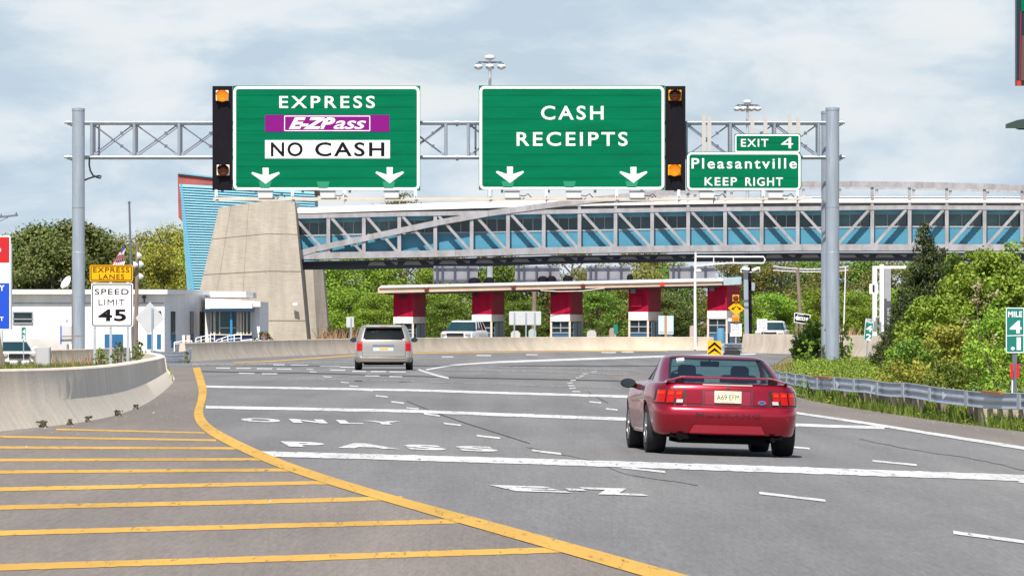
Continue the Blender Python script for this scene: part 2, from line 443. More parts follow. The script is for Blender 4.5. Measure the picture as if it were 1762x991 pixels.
LM = 0.029
def mark_quads(name, quads, m, lift=LM):
    b = MB()
    for q in quads:
        b.add([G(x, y, lift) for x, y in q], [tuple(range(len(q)))])
    return b.build(name, m, kind='structure')
def dens(pts, step=28):
    out = []
    for p, q in zip(pts, pts[1:]):
        n = max(1, int(abs(q[0] - p[0]) / step))
        out += [tuple(p[k] + (q[k] - p[k]) * i / n for k in range(3)) for i in range(n)]
    return out + [tuple(pts[-1])]
def stripe(name, pts, m, lift=LM):
    """a band across the picture: points (px, py, thickness)"""
    p = dens(pts, 11); q = []; rj = random.Random(int(pts[0][1] * 7))
    if m in (M_WPAINT, M_YPAINT, M_WFADE): p = [(a, c + rj.uniform(-.035, .035) * t_, t_ * rj.uniform(.93, 1.05)) for a, c, t_ in p]
    for a, c in zip(p, p[1:]):
        q.append([(a[0], a[1] + a[2] / 2), (c[0], c[1] + c[2] / 2), (c[0], c[1] - c[2] / 2), (a[0], a[1] - a[2] / 2)])
    return mark_quads(name, q, m, lift)
def subdiv(l, n=4):
    out = []
    for (x0, y0), (x1, y1) in zip(l, l[1:]):
        out += [(x0 + (x1 - x0) * i / n, y0 + (y1 - y0) * i / n) for i in range(n)]
    return out + [l[-1]]
def smooth_line(l, it=2):
    for _ in range(it):
        o = [l[0]]
        for (x0, y0), (x1, y1) in zip(l, l[1:]):
            o += [(x0 * .75 + x1 * .25, y0 * .75 + y1 * .25), (x0 * .25 + x1 * .75, y0 * .25 + y1 * .75)]
        l = o + [l[-1]]
    return l
yl, yr = smooth_line(YEL_L), smooth_line(YEL_R)
mark_quads('yellow_edge_line', [[yl[i], yr[i], yr[i + 1], yl[i + 1]] for i in range(len(yl) - 1)], M_YPAINT, LM + 0.003)
HATCH = [((97, 742, 3.2), (352, 748, 3.0)), ((-60, 754, 4), (372, 761, 4)), ((-60, 773.5, 5), (405, 775, 4.6)), ((-60, 796, 5.5), (448, 794, 5.2)),
         ((-60, 817, 6.5), (500, 812.5, 6)), ((-60, 848, 8), (592, 834, 7)), ((-60, 880, 9), (460, 868, 8.5), (692, 861.5, 8)), ((-60, 925, 10), (820, 901, 9)), ((-60, 985, 13), (990, 951, 11))]
for h in HATCH: stripe('yellow_hatch_line', [(a, c, t * .88) for a, c, t in h], M_YPAINT)
stripe('white_transverse_line', [(352, 667, 3.6), (700, 673, 3.8), (1075, 684, 4.2), (1345, 695, 4.4)], M_WPAINT)
stripe('white_transverse_line', [(354, 703, 5.0), (700, 709.5, 5.2), (1070, 723.5, 5.6), (1522, 738.5, 5.0)], M_WPAINT)
stripe('white_transverse_line', [(437, 784, 9), (700, 791, 9.5), (1000, 800, 10.5), (1400, 813.5, 11), (1762, 826, 11), (1900, 831, 11)], M_WPAINT)
stripe('white_edge_line', [(1160, 679.5, 2.6), (1250, 693, 3.2), (1372, 713, 3.8), (1500, 732, 4.4), (1620, 751.5, 4.8), (1762, 774, 5.6), (1900, 795, 6)], M_WPAINT, LM + 0.002)
for a in ([(330, 628.5, 5.0), (420, 627.2, 4.0), (520, 625, 2.2), (600, 624.5, 1.5)], ):
    stripe('faded_white_line', a, M_WFADE)
stripe('yellow_far_line', [(400, 625.2, 1.6), (480, 621.5, 1.8), (560, 616, 2.0), (612, 612, 2.0), (700, 608.3, 1.8), (900, 605.8, 1.5), (1150, 604.6, 1.4)], M_YPAINT)
stripe('tar_joint', [(342, 640, 1.5), (520, 643, 1.5), (700, 648, 1.4), (790, 651, 1.4), (1075, 656.8, 1.8), (1330, 661, 1.6)], M_TAR, LM - 0.002)
stripe('tar_joint', [(1010, 664, 1.0), (1012, 675, 1.0), (1024, 684, 1.0), (1046, 695, 1.0)], M_TAR, LM - 0.002)
stripe('tar_joint', [(700, 692, .9), (754, 714, 1.2), (800, 730, 1.3), (850, 746, 1.1), (912, 766, 1.0)], M_TAR, LM - 0.002)
for a in ([(905, 772, 1.0), (1010, 792, .9), (1075, 818, 1.1), (1200, 838, 1.0)], [(1480, 757, .9), (1560, 774, 1.1), (1660, 789, .9), (1762, 812, 1.1)]):
    rj = random.Random(int(a[0][0])); d = dens(a, 9); off = 0.0; out = []
    for q in d:
        off = off * .8 + rj.uniform(-.7, .7); out.append((q[0], q[1] + off, q[2] * rj.uniform(.5, 1.1)))
    stripe('sealed_crack', out, M_CRACK, LM - 0.002)
for x0, x1, y in ((610, 624, 656.8), (686, 707, 657.6)): stripe('dark_patch', [(x0, y, 2.0), (x1, y, 2.0)], M_TAR, LM - 0.002)
# channelising lines of the far gore
GORE = [[(720, 637, 2.6), (735, 642, 3.0), (752, 647.5, 3.2), (772, 652, 2.4)], [(733, 637.5, 2.2), (752, 634, 2.2), (778, 629.5, 2.2), (815, 626.5, 2.4), (855, 624, 3.0), (900, 622.3, 3.6), (960, 620.2, 3.6), (1080, 616, 3.4), (1213, 611.5, 2.6), (1300, 609.8, 2.2)]]
for g in GORE: stripe('white_gore_line', g, M_WPAINT)
stripe('faded_gore_line', [(750, 637, 1.6), (830, 638, 1.8), (960, 641.5, 1.8), (1080, 646, 1.6)], M_WFADE)
stripe('faded_gore_line', [(830, 632, 1.4), (960, 634.5, 1.5), (1090, 637.5, 2.2)], M_WFADE)
stripe('faded_gore_line', [(480, 653.5, 1.2), (640, 655.5, 1.2), (1070, 670, 1.2)], M_WFADE)
# broken lane lines: (x0, y0, x1, y1, thickness)
D1 = [(527, 636, 540, 637, 1.6), (532, 640.3, 545, 641.6, 1.8), (556, 649, 571, 650.5, 2.0), (586, 659, 601, 660.6, 2.2), (601, 665.5, 617, 667.2, 2.4), (623, 672.6, 642, 674.5, 2.4),
      (646, 682.5, 668, 685.5, 3.2), (673, 693, 696, 696.4, 3.4), (699, 703.6, 721, 706.4, 3.4), (729, 713.8, 757, 718.5, 4.0), (763, 730.4, 794, 735, 4.2), (820, 752, 861, 757.4, 4.2),
      (915, 777.6, 966, 785, 4.8), (1068, 807, 1145, 816.5, 5), (1306, 851.5, 1421, 866.5, 6.0), (1640, 920, 1810, 945, 8)]
D2 = [(1017, 640.6, 1028, 640.6, 1.4), (1003, 644.4, 1012, 644.4, 1.4), (997, 648, 1006, 648, 1.6), (990, 651, 1001, 651, 1.6), (981, 656, 991, 656, 1.8), (976, 660.5, 986, 660.5, 2.0), (977, 665, 989, 665.4, 2.0),
      (979, 669.5, 991, 670, 2.0), (984, 675, 999, 676, 2.4), (996, 682.5, 1012, 684.5, 2.8), (1014, 693, 1035, 695.6, 3.6), (1042, 705, 1063, 708, 3.6), (1085, 718.6, 1115, 722, 3.6), (1150, 733, 1190, 737.5, 4), (1240, 750, 1290, 756, 4), (1352, 770.5, 1394, 775.5, 4.2),
      (1501, 795.6, 1578, 804, 4.6), (1752, 831.5, 1860, 845, 5)]
for tab in (D1, D2):
    for x0, y0, x1, y1, t in tab:
        t *= .88
        mark_quads('white_lane_dash', [[(x0 + 1, y0 + t * 0.55), (x1, y1 + t * 0.25), (x1 - 1, y1 - t * 0.55), (x0, y0 - t * 0.25)]], M_WPAINT)
for x0, x1, y in ((372, 396, 634.3), (406, 432, 634.6), (442, 468, 635.4), (476, 502, 636), (411, 438, 643.6), (451, 477, 644.2), (628, 653, 648), (670, 692, 649.2), (568, 594, 638), (606, 630, 640),
                  (638, 664, 640.4), (670, 698, 640.8), (500, 530, 629.4), (550, 585, 631), (585, 612, 632.3), (470, 490, 628.6), (820, 845, 612.4), (760, 780, 614.6), (905, 925, 611), (1035, 1060, 607), (1070, 1090, 606.4)):
    stripe('white_legend_dash', [(x0, y, 1.7), (x1, y + 0.2, 1.7)], M_WPAINT)

# lettering
def glyphs(body, bold=0.0, shear=0.0, space=1.0):
    cu = bpy.data.curves.new('glyphs', 'FONT'); cu.body = body; cu.size = 1.0; cu.offset = bold; cu.shear = shear
    cu.space_character = space; cu.resolution_u = 4; cu.fill_mode = 'FRONT'
    ob = bpy.data.objects.new('glyphs', cu)
    COL.objects.link(ob)
    dg = bpy.context.evaluated_depsgraph_get(); dg.update()
    me = bpy.data.meshes.new_from_object(ob.evaluated_get(dg))
    vs = [(v.co.x, v.co.y) for v in me.vertices]; fs = [list(p.vertices) for p in me.polygons]
    bpy.data.objects.remove(ob); bpy.data.curves.remove(cu); bpy.data.meshes.remove(me)
    x0, x1 = min(v[0] for v in vs), max(v[0] for v in vs); y0, y1 = min(v[1] for v in vs), max(v[1] for v in vs)
    return [((x - x0) / (x1 - x0), (y - y0) / (y1 - y0)) for x, y in vs], fs
def road_text(name, body, x0, y0t, y0b, x1, y1t, y1b, bold=0.035, lean=0.0, space=1.25):
    uv, fs = glyphs(body, bold, 0.0, space)
    b = MB(); pts = []
    for u, v in uv:
        t, bt = y0t + (y1t - y0t) * u, y0b + (y1b - y0b) * u
        pts.append(G(x0 + (x1 - x0) * u + lean * (1 - v), bt + (t - bt) * v, LM + 0.001))
    b.add(pts, fs); return b.build(name, M_WPAINT, kind='structure')
road_text('road_lettering', 'E', 841, 838.5, 849.5, 938, 841.5, 852.5, 0.06, 47)
road_text('road_lettering', 'Z', 983, 842, 855, 1078, 845, 858, 0.075, 46)
road_text('road_lettering', '-', 972, 844.6, 848.4, 1003, 845.6, 849.4, 0.0, 8)
road_text('road_lettering', 'PASS', 482, 762.5, 772, 845, 771.5, 781, 0.055, 16, 1.45)
road_text('road_lettering', 'ONLY', 410, 721.5, 728.5, 690, 727.5, 734, 0.055, 9, 1.45)
def text3d(name, body, parent, m, x0, y0, x1, y1, Y, bold=0.02, shear=0.0, space=1.1, depth=0.008, skew=0.0):
    """flat cut-out lettering filling a photo-pixel box on a board at distance Y, facing the road"""
    uv, fs = glyphs(body, bold, shear, space)
    b = MB(); n = len(uv); vs = []
    for u, v in uv:
        p = W(x0 + (x1 - x0) * u + skew * (v - .5), y1 + (y0 - y1) * v, Y); vs.append(p)
    b.add(vs, fs)
    return b.build(name, m, parent)

# ------------------------------------------------------------------ sign gantry
YG = 222.0                                  # distance of the gantry
gl = W(135, 632, YG); 
gantry = thing('sign_gantry', 'grey tubular steel sign gantry spanning the motorway on tall round poles', 'sign gantry', (gl.x, YG, zg(gl.x, YG)))
def pole(px, Y, ytop, r, ybase=None):
    x = X_at(px, Y); z0 = zg(x, Y) - 0.1; zt = Z_at(ytop, Y)
    b = MB(); b.lathe((x, Y, 0), [(r * 1.03, z0), (r * 1.03, z0 + (zt - z0) * .45), (r, z0 + (zt - z0) * .451), (r, zt - 0.12), (r * 1.05, zt - 0.12), (r * 1.05, zt - 0.02), (r * .6, zt)], n=28)
    for t in (0.28, 0.62): b.lathe((x, Y, 0), [(r * 1.045, z0 + (zt - z0) * t), (r * 1.045, z0 + (zt - z0) * t + .02)], n=28)
    o = b.build('pole', M_GALV, gantry, smooth=True)
    fb = MB(); fb.lathe((x, Y, 0), [(r * 1.5, z0), (r * 1.5, z0 + 0.16)], n=20); fb.build('base_flange', M_GALV, o, smooth=True)
    return o
pl = pole(135, YG - 0.8, 186, 0.245)
pole(1432.5, YG - 0.8, 185, 0.262)
pole(1424.0, YG + 2.4, 191, 0.25)
hp = MB(); hp.lathe((X_at(135, YG - 1.05), YG - 1.05, Z_at(613, YG)), [(0.10, 0.0), (0.12, 0.03), (0.12, 0.03)], n=12, axis='Y')
hp.build('hand_hole', M_GALV_D, pl)
for yy, dY in ((211, 0), (270.5, 0), (211, 1.5), (270.5, 1.5)):
    b = MB(); b.tube([W(111, yy, YG) + Vector((0, dY, 0)), W(1454, yy, YG) + Vector((0, dY, 0))], 0.055, n=12)
    for px in (118, 786, 1448):
        c = W(px, yy, YG) + Vector((0, dY, 0)); b.tube([c - Vector((.05, 0, 0)), c + Vector((.05, 0, 0))], 0.10, n=12)
    b.build('chord', M_GALV, gantry, smooth=True)
NODES = [(157.5, 0), (231, 0), (308, 0), (385, 0), (462, 0), (539, 0), (616, 0), (693, 0), (767, 0), (806, 0), (880, 0), (955, 0), (1030, 0), (1106, 0), (1181, 0), (1257, 0), (1333, 0), (1409, 0)]
def vert(px, dY, m, w=0.12):
    b = MB(); b.tube([W(px, 268, YG) + Vector((0, dY, 0)), W(px, 213, YG) + Vector((0, dY, 0))], w / 2, n=8); b.build('strut', m, gantry, smooth=True)
for px, _ in NODES:
    vert(px, 0, M_GALV); vert(px, 1.5, M_GALV_D, 0.10)
vert(168, 0.75, M_GALV_D, 0.08); vert(818, 0.75, M_GALV_D, 0.08)
for (a, _), (c, _) in zip(NODES, NODES[1:]):
    if c - a < 45: continue
    for s in (0, 1):
        b = MB(); y0, y1 = (215, 266) if s == 0 else (266, 215)
        p, q = W(a + 3, y0, YG) + Vector((0, 0.12 + 0.07 * s, 0)), W(c - 3, y1, YG) + Vector((0, 0.12 + 0.07 * s, 0))
        b.tube([p, q], 0.028, n=6)
        m_ = p.lerp(q, 0.72); b.box(m_, (0.12, 0.06, 0.12))
        b.build('diagonal_brace', M_GALV_D, gantry)
        b = MB(); p2, q2 = p + Vector((0, 1.3, 0)), q + Vector((0, 1.3, 0)); b.tube([p2, q2], 0.022, n=6)
        b.build('diagonal_brace', M_GALV_D, gantry)
    for px, yy in ((a + 5, 217), (a + 5, 265), (c - 5, 217), (c - 5, 265)):
        g = MB(); g.box(W(px, yy, YG) + Vector((0, .1, 0)), (0.16, 0.02, 0.10)); g.build('gusset', M_GALV, gantry)
cb = MB(); cb.tube([W(x, y, YG - .5) for x, y in ((154, 272), (153.5, 284), (155.5, 294), (160, 302), (167, 305.5), (173, 307), (174.5, 304), (171, 302.5), (163, 304), (152, 307.5), (144, 311))], 0.035, n=8)
cb.build('cable', M_BLK2, gantry, smooth=True)
# walkway rail under the signs with its lights
YR = YG - 2.0
rail = MB(); rail.bar(W(367, 341.5, YR), W(1397, 342.5, YR), 0.14, 0.075); rail.bar(W(367, 344.5, YR + .5), W(1380, 345, YR + .5), 0.06, 0.05)
rail = rail.build('light_rail', M_BEIGE, gantry)
HANG = [372, 503, 593, 715, 843, 940, 1061, 1168, 1228, 1313, 1372]
for px in HANG:
    b = MB(); b.bar(W(px, 327, YR + .3), W(px, 341, YR + .2), 0.10, 0.05, up=(0, 1, 0)); b.bar(W(px, 345, YR), W(px, 350, YR), 0.06, 0.06)
    b.bar(W(px, 338, YR), W(px, 338, YR + 2.0), 0.06, 0.06)
    b.build('hanger', M_GALV, gantry)
for px in (457, 564, 674, 881, 987, 1096, 1216, 1334):
    b = MB(); x, Y = X_at(px, YR - .3), YR - .35
    zc = Z_at(335.5, YR)
    b.prism([(x - .27, Y - .16, zc - .14), (x + .27, Y - .16, zc - .14), (x + .30, Y - .2, zc + .12), (x - .30, Y - .2, zc + .12)], (0, 0.30, 0))
    o = b.build('sign_light', M_WPANEL, gantry, bevel=0.015)
    l = MB(); l.box((x, Y - .02, zc + .135), (.62, .42, .02)); l.build('lens_frame', M_GALV_D, o)
    a = MB(); a.tube([(x + .30, Y + .1, zc - .03), (x + .48, Y + .25, zc - .05), (x + .62, Y + .3, zc + .04), (x + .75, Y + .35, zc - .1)], .018, n=6); a.build('wiring', M_BLK2, o)

# ------------------------------------------------------------------ the boards hung on it
YS = YG - 0.55
def rrect(x0, y0, x1, y1, r, Y, n=6):
    pts = []
    for cx, cy, a0 in ((x1 - r, y0 + r, -90), (x1 - r, y1 - r, 0), (x0 + r, y1 - r, 90), (x0 + r, y0 + r, 180)):
        for i in range(n + 1):
            a = math.radians(a0 + 90 * i / n); pts.append(W(cx + r * math.cos(a), cy + r * math.sin(a), Y))
    return pts
def board(parent, name, m, x0, y0, x1, y1, Y, th=0.06, r=0.0):
    b = MB(); b.prism(rrect(x0, y0, x1, y1, max(r, 0.3), Y, 5 if r else 1), (0, th, 0)); return b.build(name, m, parent)
def border(parent, m, x0, y0, x1, y1, w, r, Y, depth=0.006):
    o, i = rrect(x0, y0, x1, y1, r, Y), rrect(x0 + w, y0 + w, x1 - w, y1 - w, max(r - w, .2), Y)
    b = MB(); n = len(o); b.add(o + i, [(k, (k + 1) % n, n + (k + 1) % n, n + k) for k in range(n)])
    return b.build('border', m, parent)
def arrow(parent, cx, y0, y1, hw, Y, stem=7.5):
    h = y1 - y0
    P = [(cx - stem, y0), (cx + stem, y0), (cx + stem * .95, y0 + h * .46), (cx + hw * .93, y0 + h * .26), (cx + hw, y0 + h * .36), (cx, y1), (cx - hw, y0 + h * .36), (cx - hw * .93, y0 + h * .26), (cx - stem * .95, y0 + h * .46)]
    b = MB(); b.add([W(x, y, Y) for x, y in P], [(0, 1, 2, 8), (2, 3, 4), (2, 4, 5), (8, 2, 5), (8, 5, 6), (8, 6, 7)]); return b.build('arrow', M_WHITE, parent)
M_GREFL = mat('sign green reflection', (0.012, 0.23, 0.12), 0.5)
def reflection_quad(parent, cx, y0, y1, hw, Y):  # lighter green laid on the panel as a painted reflection above a sign light
    b = MB(); b.add([W(cx - hw, y0, Y), W(cx + hw, y0, Y), W(cx + hw * .72, y1, Y), W(cx - hw * .72, y1, Y)], [(0, 1, 2, 3)]); b.build('reflection_patch', M_GREFL, parent)
def sign_back(parent, x0, x1, y0, y1, Y, n=4):
    for i in range(n):
        px = x0 + (x1 - x0) * (i + .5) / n
        b = MB(); b.bar(W(px, y1, Y + .16), W(px, y0, Y + .16), .10, .12, up=(0, 1, 0)); b.build('bracket', M_GALV, parent)

ex = thing('overhead_sign', 'large green overhead sign reading EXPRESS with purple toll tag strip and NO CASH', 'road sign', W(561, 328, YS), 'green lane signs on the gantry')
board(ex, 'panel', M_GREEN, 400.5, 148, 723, 328, YS)
border(ex, M_WHITE, 401.5, 149, 722, 327.5, 4.6, 9, YS - .004)
text3d('lettering', 'EXPRESS', ex, M_WHITE, 480.5, 165.5, 645, 186.5, YS - .006, 0.014, space=1.3)
board(ex, 'purple_strip', M_PURPLE, 456, 198, 670, 227.3, YS - .012, .01)
border(ex, M_WHITE, 489, 199.5, 637, 226, 1.4, 1.6, YS - .015)
text3d('logo_lettering', 'E-ZP', ex, M_WHITE, 497, 202.5, 577, 222.5, YS - .016, 0.045, 0.35, space=0.92)
text3d('logo_lettering', 'ass', ex, M_WHITE, 574, 208, 630, 222.5, YS - .0165, 0.01, 0.35, space=0.95)
board(ex, 'white_strip', M_WHITE, 456, 241.5, 671, 273, YS - .012, .01)
text3d('lettering', 'NO', ex, M_BLACK, 466, 245, 521, 269.6, YS - .015, 0.02, space=1.15)
text3d('lettering', 'CASH', ex, M_BLACK, 542, 245, 661.5, 269.6, YS - .015, 0.02, space=1.2)
arrow(ex, 457, 289, 316.5, 24.5, YS - .008, 5.2); arrow(ex, 670.5, 288, 315.5, 24.5, YS - .008, 5.2)
for cx in (456, 556, 669): reflection_quad(ex, cx, 312.5, 324, 11, YS - .004)
sign_back(ex, 400, 723, 150, 332, YS)
ca = thing('overhead_sign', 'large green overhead sign reading CASH RECEIPTS with two white down arrows', 'road sign', W(984, 328, YS), 'green lane signs on the gantry')
board(ca, 'panel', M_GREEN, 824, 147.5, 1144, 327, YS)
border(ca, M_WHITE, 825, 148.5, 1143, 326.5, 4.6, 9, YS - .004)
text3d('lettering', 'CASH', ca, M_WHITE, 931, 182.5, 1038.5, 206.5, YS - .006, 0.014, space=1.25)
text3d('lettering', 'RECEIPTS', ca, M_WHITE, 889, 227.5, 1080, 251.5, YS - .006, 0.014, space=1.25)
arrow(ca, 877.5, 287, 315, 24, YS - .008, 5.2); arrow(ca, 1090, 287.5, 315, 24, YS - .008, 5.2)
for cx in (874, 980, 1087): reflection_quad(ca, cx, 312, 323, 11, YS - .004)
sign_back(ca, 824, 1144, 150, 332, YS)
M_GREYB = mat('warm grey bracket', (.46, .43, .40), .55)
exi = thing('overhead_sign', 'green overhead exit sign reading EXIT 4 Pleasantville KEEP RIGHT', 'road sign', W(1280, 328, YS), 'green lane signs on the gantry')
board(exi, 'panel', M_GREEN, 1181, 261.5, 1379, 328.5, YS, r=8)
border(exi, M_WHITE, 1182.5, 262.5, 1377.5, 327.5, 3.6, 8, YS - .004)
board(exi, 'exit_tab', M_GREEN, 1263.5, 230.5, 1378, 261.3, YS, r=4)
border(exi, M_WHITE, 1264.5, 231.5, 1377, 263, 2.6, 5, YS - .0035)
text3d('lettering', 'EXIT', exi, M_WHITE, 1275, 239.5, 1322, 252.8, YS - .006, 0.014, space=1.2)
text3d('lettering', '4', exi, M_WHITE, 1344, 236.5, 1364.5, 255.5, YS - .006, 0.0)
text3d('lettering', 'Pleasantville', exi, M_WHITE, 1190, 272.5, 1371, 290.5, YS - .006, 0.014, space=1.25)
text3d('lettering', 'KEEP', exi, M_WHITE, 1212.5, 305.5, 1268, 319.6, YS - .006, 0.014, space=1.2)
text3d('lettering', 'RIGHT', exi, M_WHITE, 1282.5, 305.5, 1347, 320.2, YS - .006, 0.014, space=1.2)
for px, y0 in ((1211, 198), (1220.5, 201), (1294.5, 199), (1317, 202), (1359.5, 199), (1373.5, 202.5)):
    b = MB(); b.bar(W(px, 300, YS + .14), W(px, y0, YS + .14), .15, .10, up=(0, 1, 0)); b.build('bracket', M_GREYB, exi)
M_LIT = mat('lit amber lens', (0.9, 0.30, 0.01), 0.3, emit=((1.0, 0.21, 0.006), 0.75))
M_UNLIT = mat('dark amber lens', (0.16, 0.03, 0.008), 0.3)
M_LENSW = mat('beacon backing', (0.72, 0.66, 0.52), 0.5)
def beacon_board(label, x0, x1, cx, lits, backs):
    t = thing('beacon_board', label, 'beacon board', W((x0 + x1) / 2, 328, YS), 'black beacon boards beside the lane signs')
    board(t, 'panel', M_BLACK, x0, 148.5, x1, 328, YS + .01)
    sign_back(t, x0, x1, 150, 330, YS, 1)
    for (cxx, cy), lit in zip(cx, lits):
        b = MB(); b.box(W(cxx, cy, YS - .05), (0.50, .10, 0.41)); o = b.build('beacon', M_LENSW if backs else M_YELLOW, t, bevel=.02)
        l = MB(); l.lathe(W(cxx, cy + .4, YS - .11), [(0.225, 0), (0.20, -.05), (0.12, -.085), (0.01, -.1)], n=20, axis='Y')
        for v in range(0): pass
        ln = l.build('lens', M_LIT if lit else M_UNLIT, o, smooth=60)
        ln.scale = (1, 1, 1)
        v = MB(); c = W(cxx, cy + .4, YS - .11); n = 13
        for i in range(n - 1):
            a0, a1 = math.radians(15 + 150 * i / (n - 1)), math.radians(15 + 150 * (i + 1) / (n - 1))
            p = [c + Vector((math.cos(a) * .235, d, math.sin(a) * .235)) for a in (a0, a1) for d in (0, -.30)]
            v.add(p, [(0, 1, 3, 2)])
        vo = v.build('visor', M_BLACK, o); sm = vo.modifiers.new('thick', 'SOLIDIFY'); sm.thickness = .012
    return t
beacon_board('black beacon board left of the EXPRESS sign, its upper amber lamp lit', 365.5, 400, ((382.5, 165), (384, 293)), (1, 0), True)
beacon_board('black beacon board right of the CASH RECEIPTS sign, its lower amber lamp lit', 1144.5, 1179.5, ((1161.5, 164.5), (1160.5, 293)), (0, 1), False)

# ------------------------------------------------------------------ footbridge over the toll plaza
YB = 412.0
M_BLUE = mat('blue wall panel', (0.066, 0.26, 0.375), 0.6, var=0.12, vscale=1.2)
M_BLUEB = mat('bright blue fascia', (0.10, 0.38, 0.55), 0.55)
M_ROOFW = mat('white roof membrane', (0.78, 0.77, 0.74), 0.7, var=0.06, vscale=0.6)
M_DGLASS = mat('dark teal glass', (0.014, 0.035, 0.042), 0.08, spec=0.6, var=0.6, vscale=0.5)
M_WGL = [mat('bridge glass', c, .06, spec=.6, var=.5, vscale=.8) for c in ((.030, .085, .10), (.048, .12, .135), (.020, .052, .062))]
M_FRAME = mat('window frame grey', (0.33, 0.34, 0.36), 0.5)
M_DKSTEEL = mat('dark blue girder', (0.035, 0.045, 0.075), 0.6)
M_TRUSS = mat('truss grey', (0.33, 0.325, 0.345), 0.55, var=0.3, vscale=1.6, dark=(.25, .235, .235), streak=(1, 1, .5))
def itab(tab, x):
    return lerp_tab([(a, b) for a, b in tab], x) if x > tab[0][0] else tab[0][1]
BOT = [(505, 441), (784, 436), (960, 431), (1187, 427.8), (1380, 426), (1900, 426)]         # centre of bottom chord
TOP = [(505, 373), (700, 368.5), (955, 364.5), (1187, 360.5), (1380, 359), (1560, 357), (1900, 358.5)]
EAVE = [(505, 368), (700, 362), (875, 357), (1000, 354.5), (1280, 350), (1380, 349), (1900, 349)]
RIDGE = [(505, 357), (700, 350), (875, 345), (1000, 343), (1280, 340), (1420, 337.5), (1760, 337.5), (1900, 339)]
ARCH = [(512, 437.5), (543, 428.5), (642, 407), (755, 383), (840, 367.5), (920, 356.5), (1003, 346), (1100, 335.5), (1184, 328), (1280, 321.5), (1380, 317.2), (1464, 317), (1587, 318.4), (1693, 321), (1762, 324), (1850, 330), (1960, 340)]
LUND = [(505, 464), (640, 463), (784, 459.5), (1000, 453), (1215, 450), (1480, 449), (1900, 449)]
PX = [503, 565, 626, 687, 749, 811.5, 874, 935.5, 997, 1059, 1122, 1184, 1247.5, 1310.5, 1372.5, 1436, 1500.7, 1565, 1629, 1694, 1758.5, 1823, 1888]
bridge = thing('footbridge', 'blue and grey trussed arch footbridge with white roof crossing above the toll booths', 'footbridge', W(507, 445, YB))
PB = F / YB
def poly_bar(name, tab, m, w, h, dY, parent=bridge):
    b = MB()
    for (x0, y0), (x1, y1) in zip(tab, tab[1:]): b.bar(W(x0 - .2, y0, YB) + Vector((0, dY, 0)), W(x1 + .2, y1, YB) + Vector((0, dY, 0)), w, h)
    return b.build(name, m, parent)
SK = 0.7
for dY, s in ((0, 0), (5.2, 1)):
    sh = [((x + 0) , y) for x, y in BOT]
    poly_bar('bottom_chord', BOT, M_TRUSS, .36, .48, dY)
    poly_bar('top_chord', TOP, M_TRUSS, .30, .31, dY)
    poly_bar('arch', ARCH, M_TRUSS, .42, .42, dY)
    for i, px in enumerate(PX[1:]):
        pp = px + (16 if s else 0)
        ya = itab(ARCH, pp); yt = min(itab(TOP, pp), 1e9)
        top = ya if ya < yt else yt
        b = MB(); b.bar(W(pp, itab(BOT, pp) - 5, YB) + Vector((0, dY, 0)), W(pp, itab(TOP, pp) + 3, YB) + Vector((0, dY, 0)), .26, .22, up=(0, 1, 0))
        b.build('post', M_TRUSS, bridge)
        if ya < itab(TOP, pp) - 8:
            b = MB(); b.bar(W(pp, itab(TOP, pp) - 3, YB) + Vector((0, dY, 0)), W(pp, ya, YB) + Vector((0, dY, 0)), .21, .2, up=(0, 1, 0)); b.build('hanger', M_TRUSS, bridge)
    for x0, x1 in zip(PX, PX[1:]):
        left = x1 < 1440
        pa = (x0 + 6, itab(TOP, x0) + 4) if left else (x0 + 5, itab(BOT, x0) - 5)
        pb = (x1 - 4, itab(BOT, x1) - 5) if left else (x1 - 6, itab(TOP, x1) + 4)
        b = MB(); b.bar(W(*pa, YB) + Vector((0, dY, 0)), W(*pb, YB) + Vector((0, dY, 0)), .20, .24, up=(0, 1, 0)); b.build('diagonal', M_TRUSS, bridge)
def ribbon(tab0, tab1, dY0, dY1, th=None, x0=507, x1=1890, st=12):
    """solid strip between two pixel-height tables; thickness th behind it"""
    b = MB(); xs = frange(x0, x1, st)
    P = [W(x, itab(tab0, x), YB) + Vector((0, dY0, 0)) for x in xs] ; Q = [W(x, itab(tab1, x), YB) + Vector((0, dY1, 0)) for x in xs]
    n = len(xs); T = Vector((0, th or .1, 0))
    vs = P + Q + [p + T for p in P] + [q + T for q in Q]
    fs = []
    for i in range(n - 1):
        fs += [(i, i + 1, n + i + 1, n + i), (2 * n + i, 3 * n + i, 3 * n + i + 1, 2 * n + i + 1), (i, 2 * n + i, 2 * n + i + 1, i + 1), (n + i, n + i + 1, 3 * n + i + 1, 3 * n + i)]
    fs += [(0, n, 3 * n, 2 * n), (n - 1, 3 * n - 1, 4 * n - 1, 2 * n - 1)]
    return b.add(vs, fs)
def off(tab, d): return [(x, y + d) for x, y in tab]
WD = 0.62
ribbon(off(TOP, 33), off(BOT, 4), WD, WD, 3.6).build('wall_panel', M_BLUE, bridge)
ribbon(off(TOP, 3), off(TOP, 10), WD, WD, .3).build('fascia', M_BLUEB, bridge)
rw_ = random.Random(8)
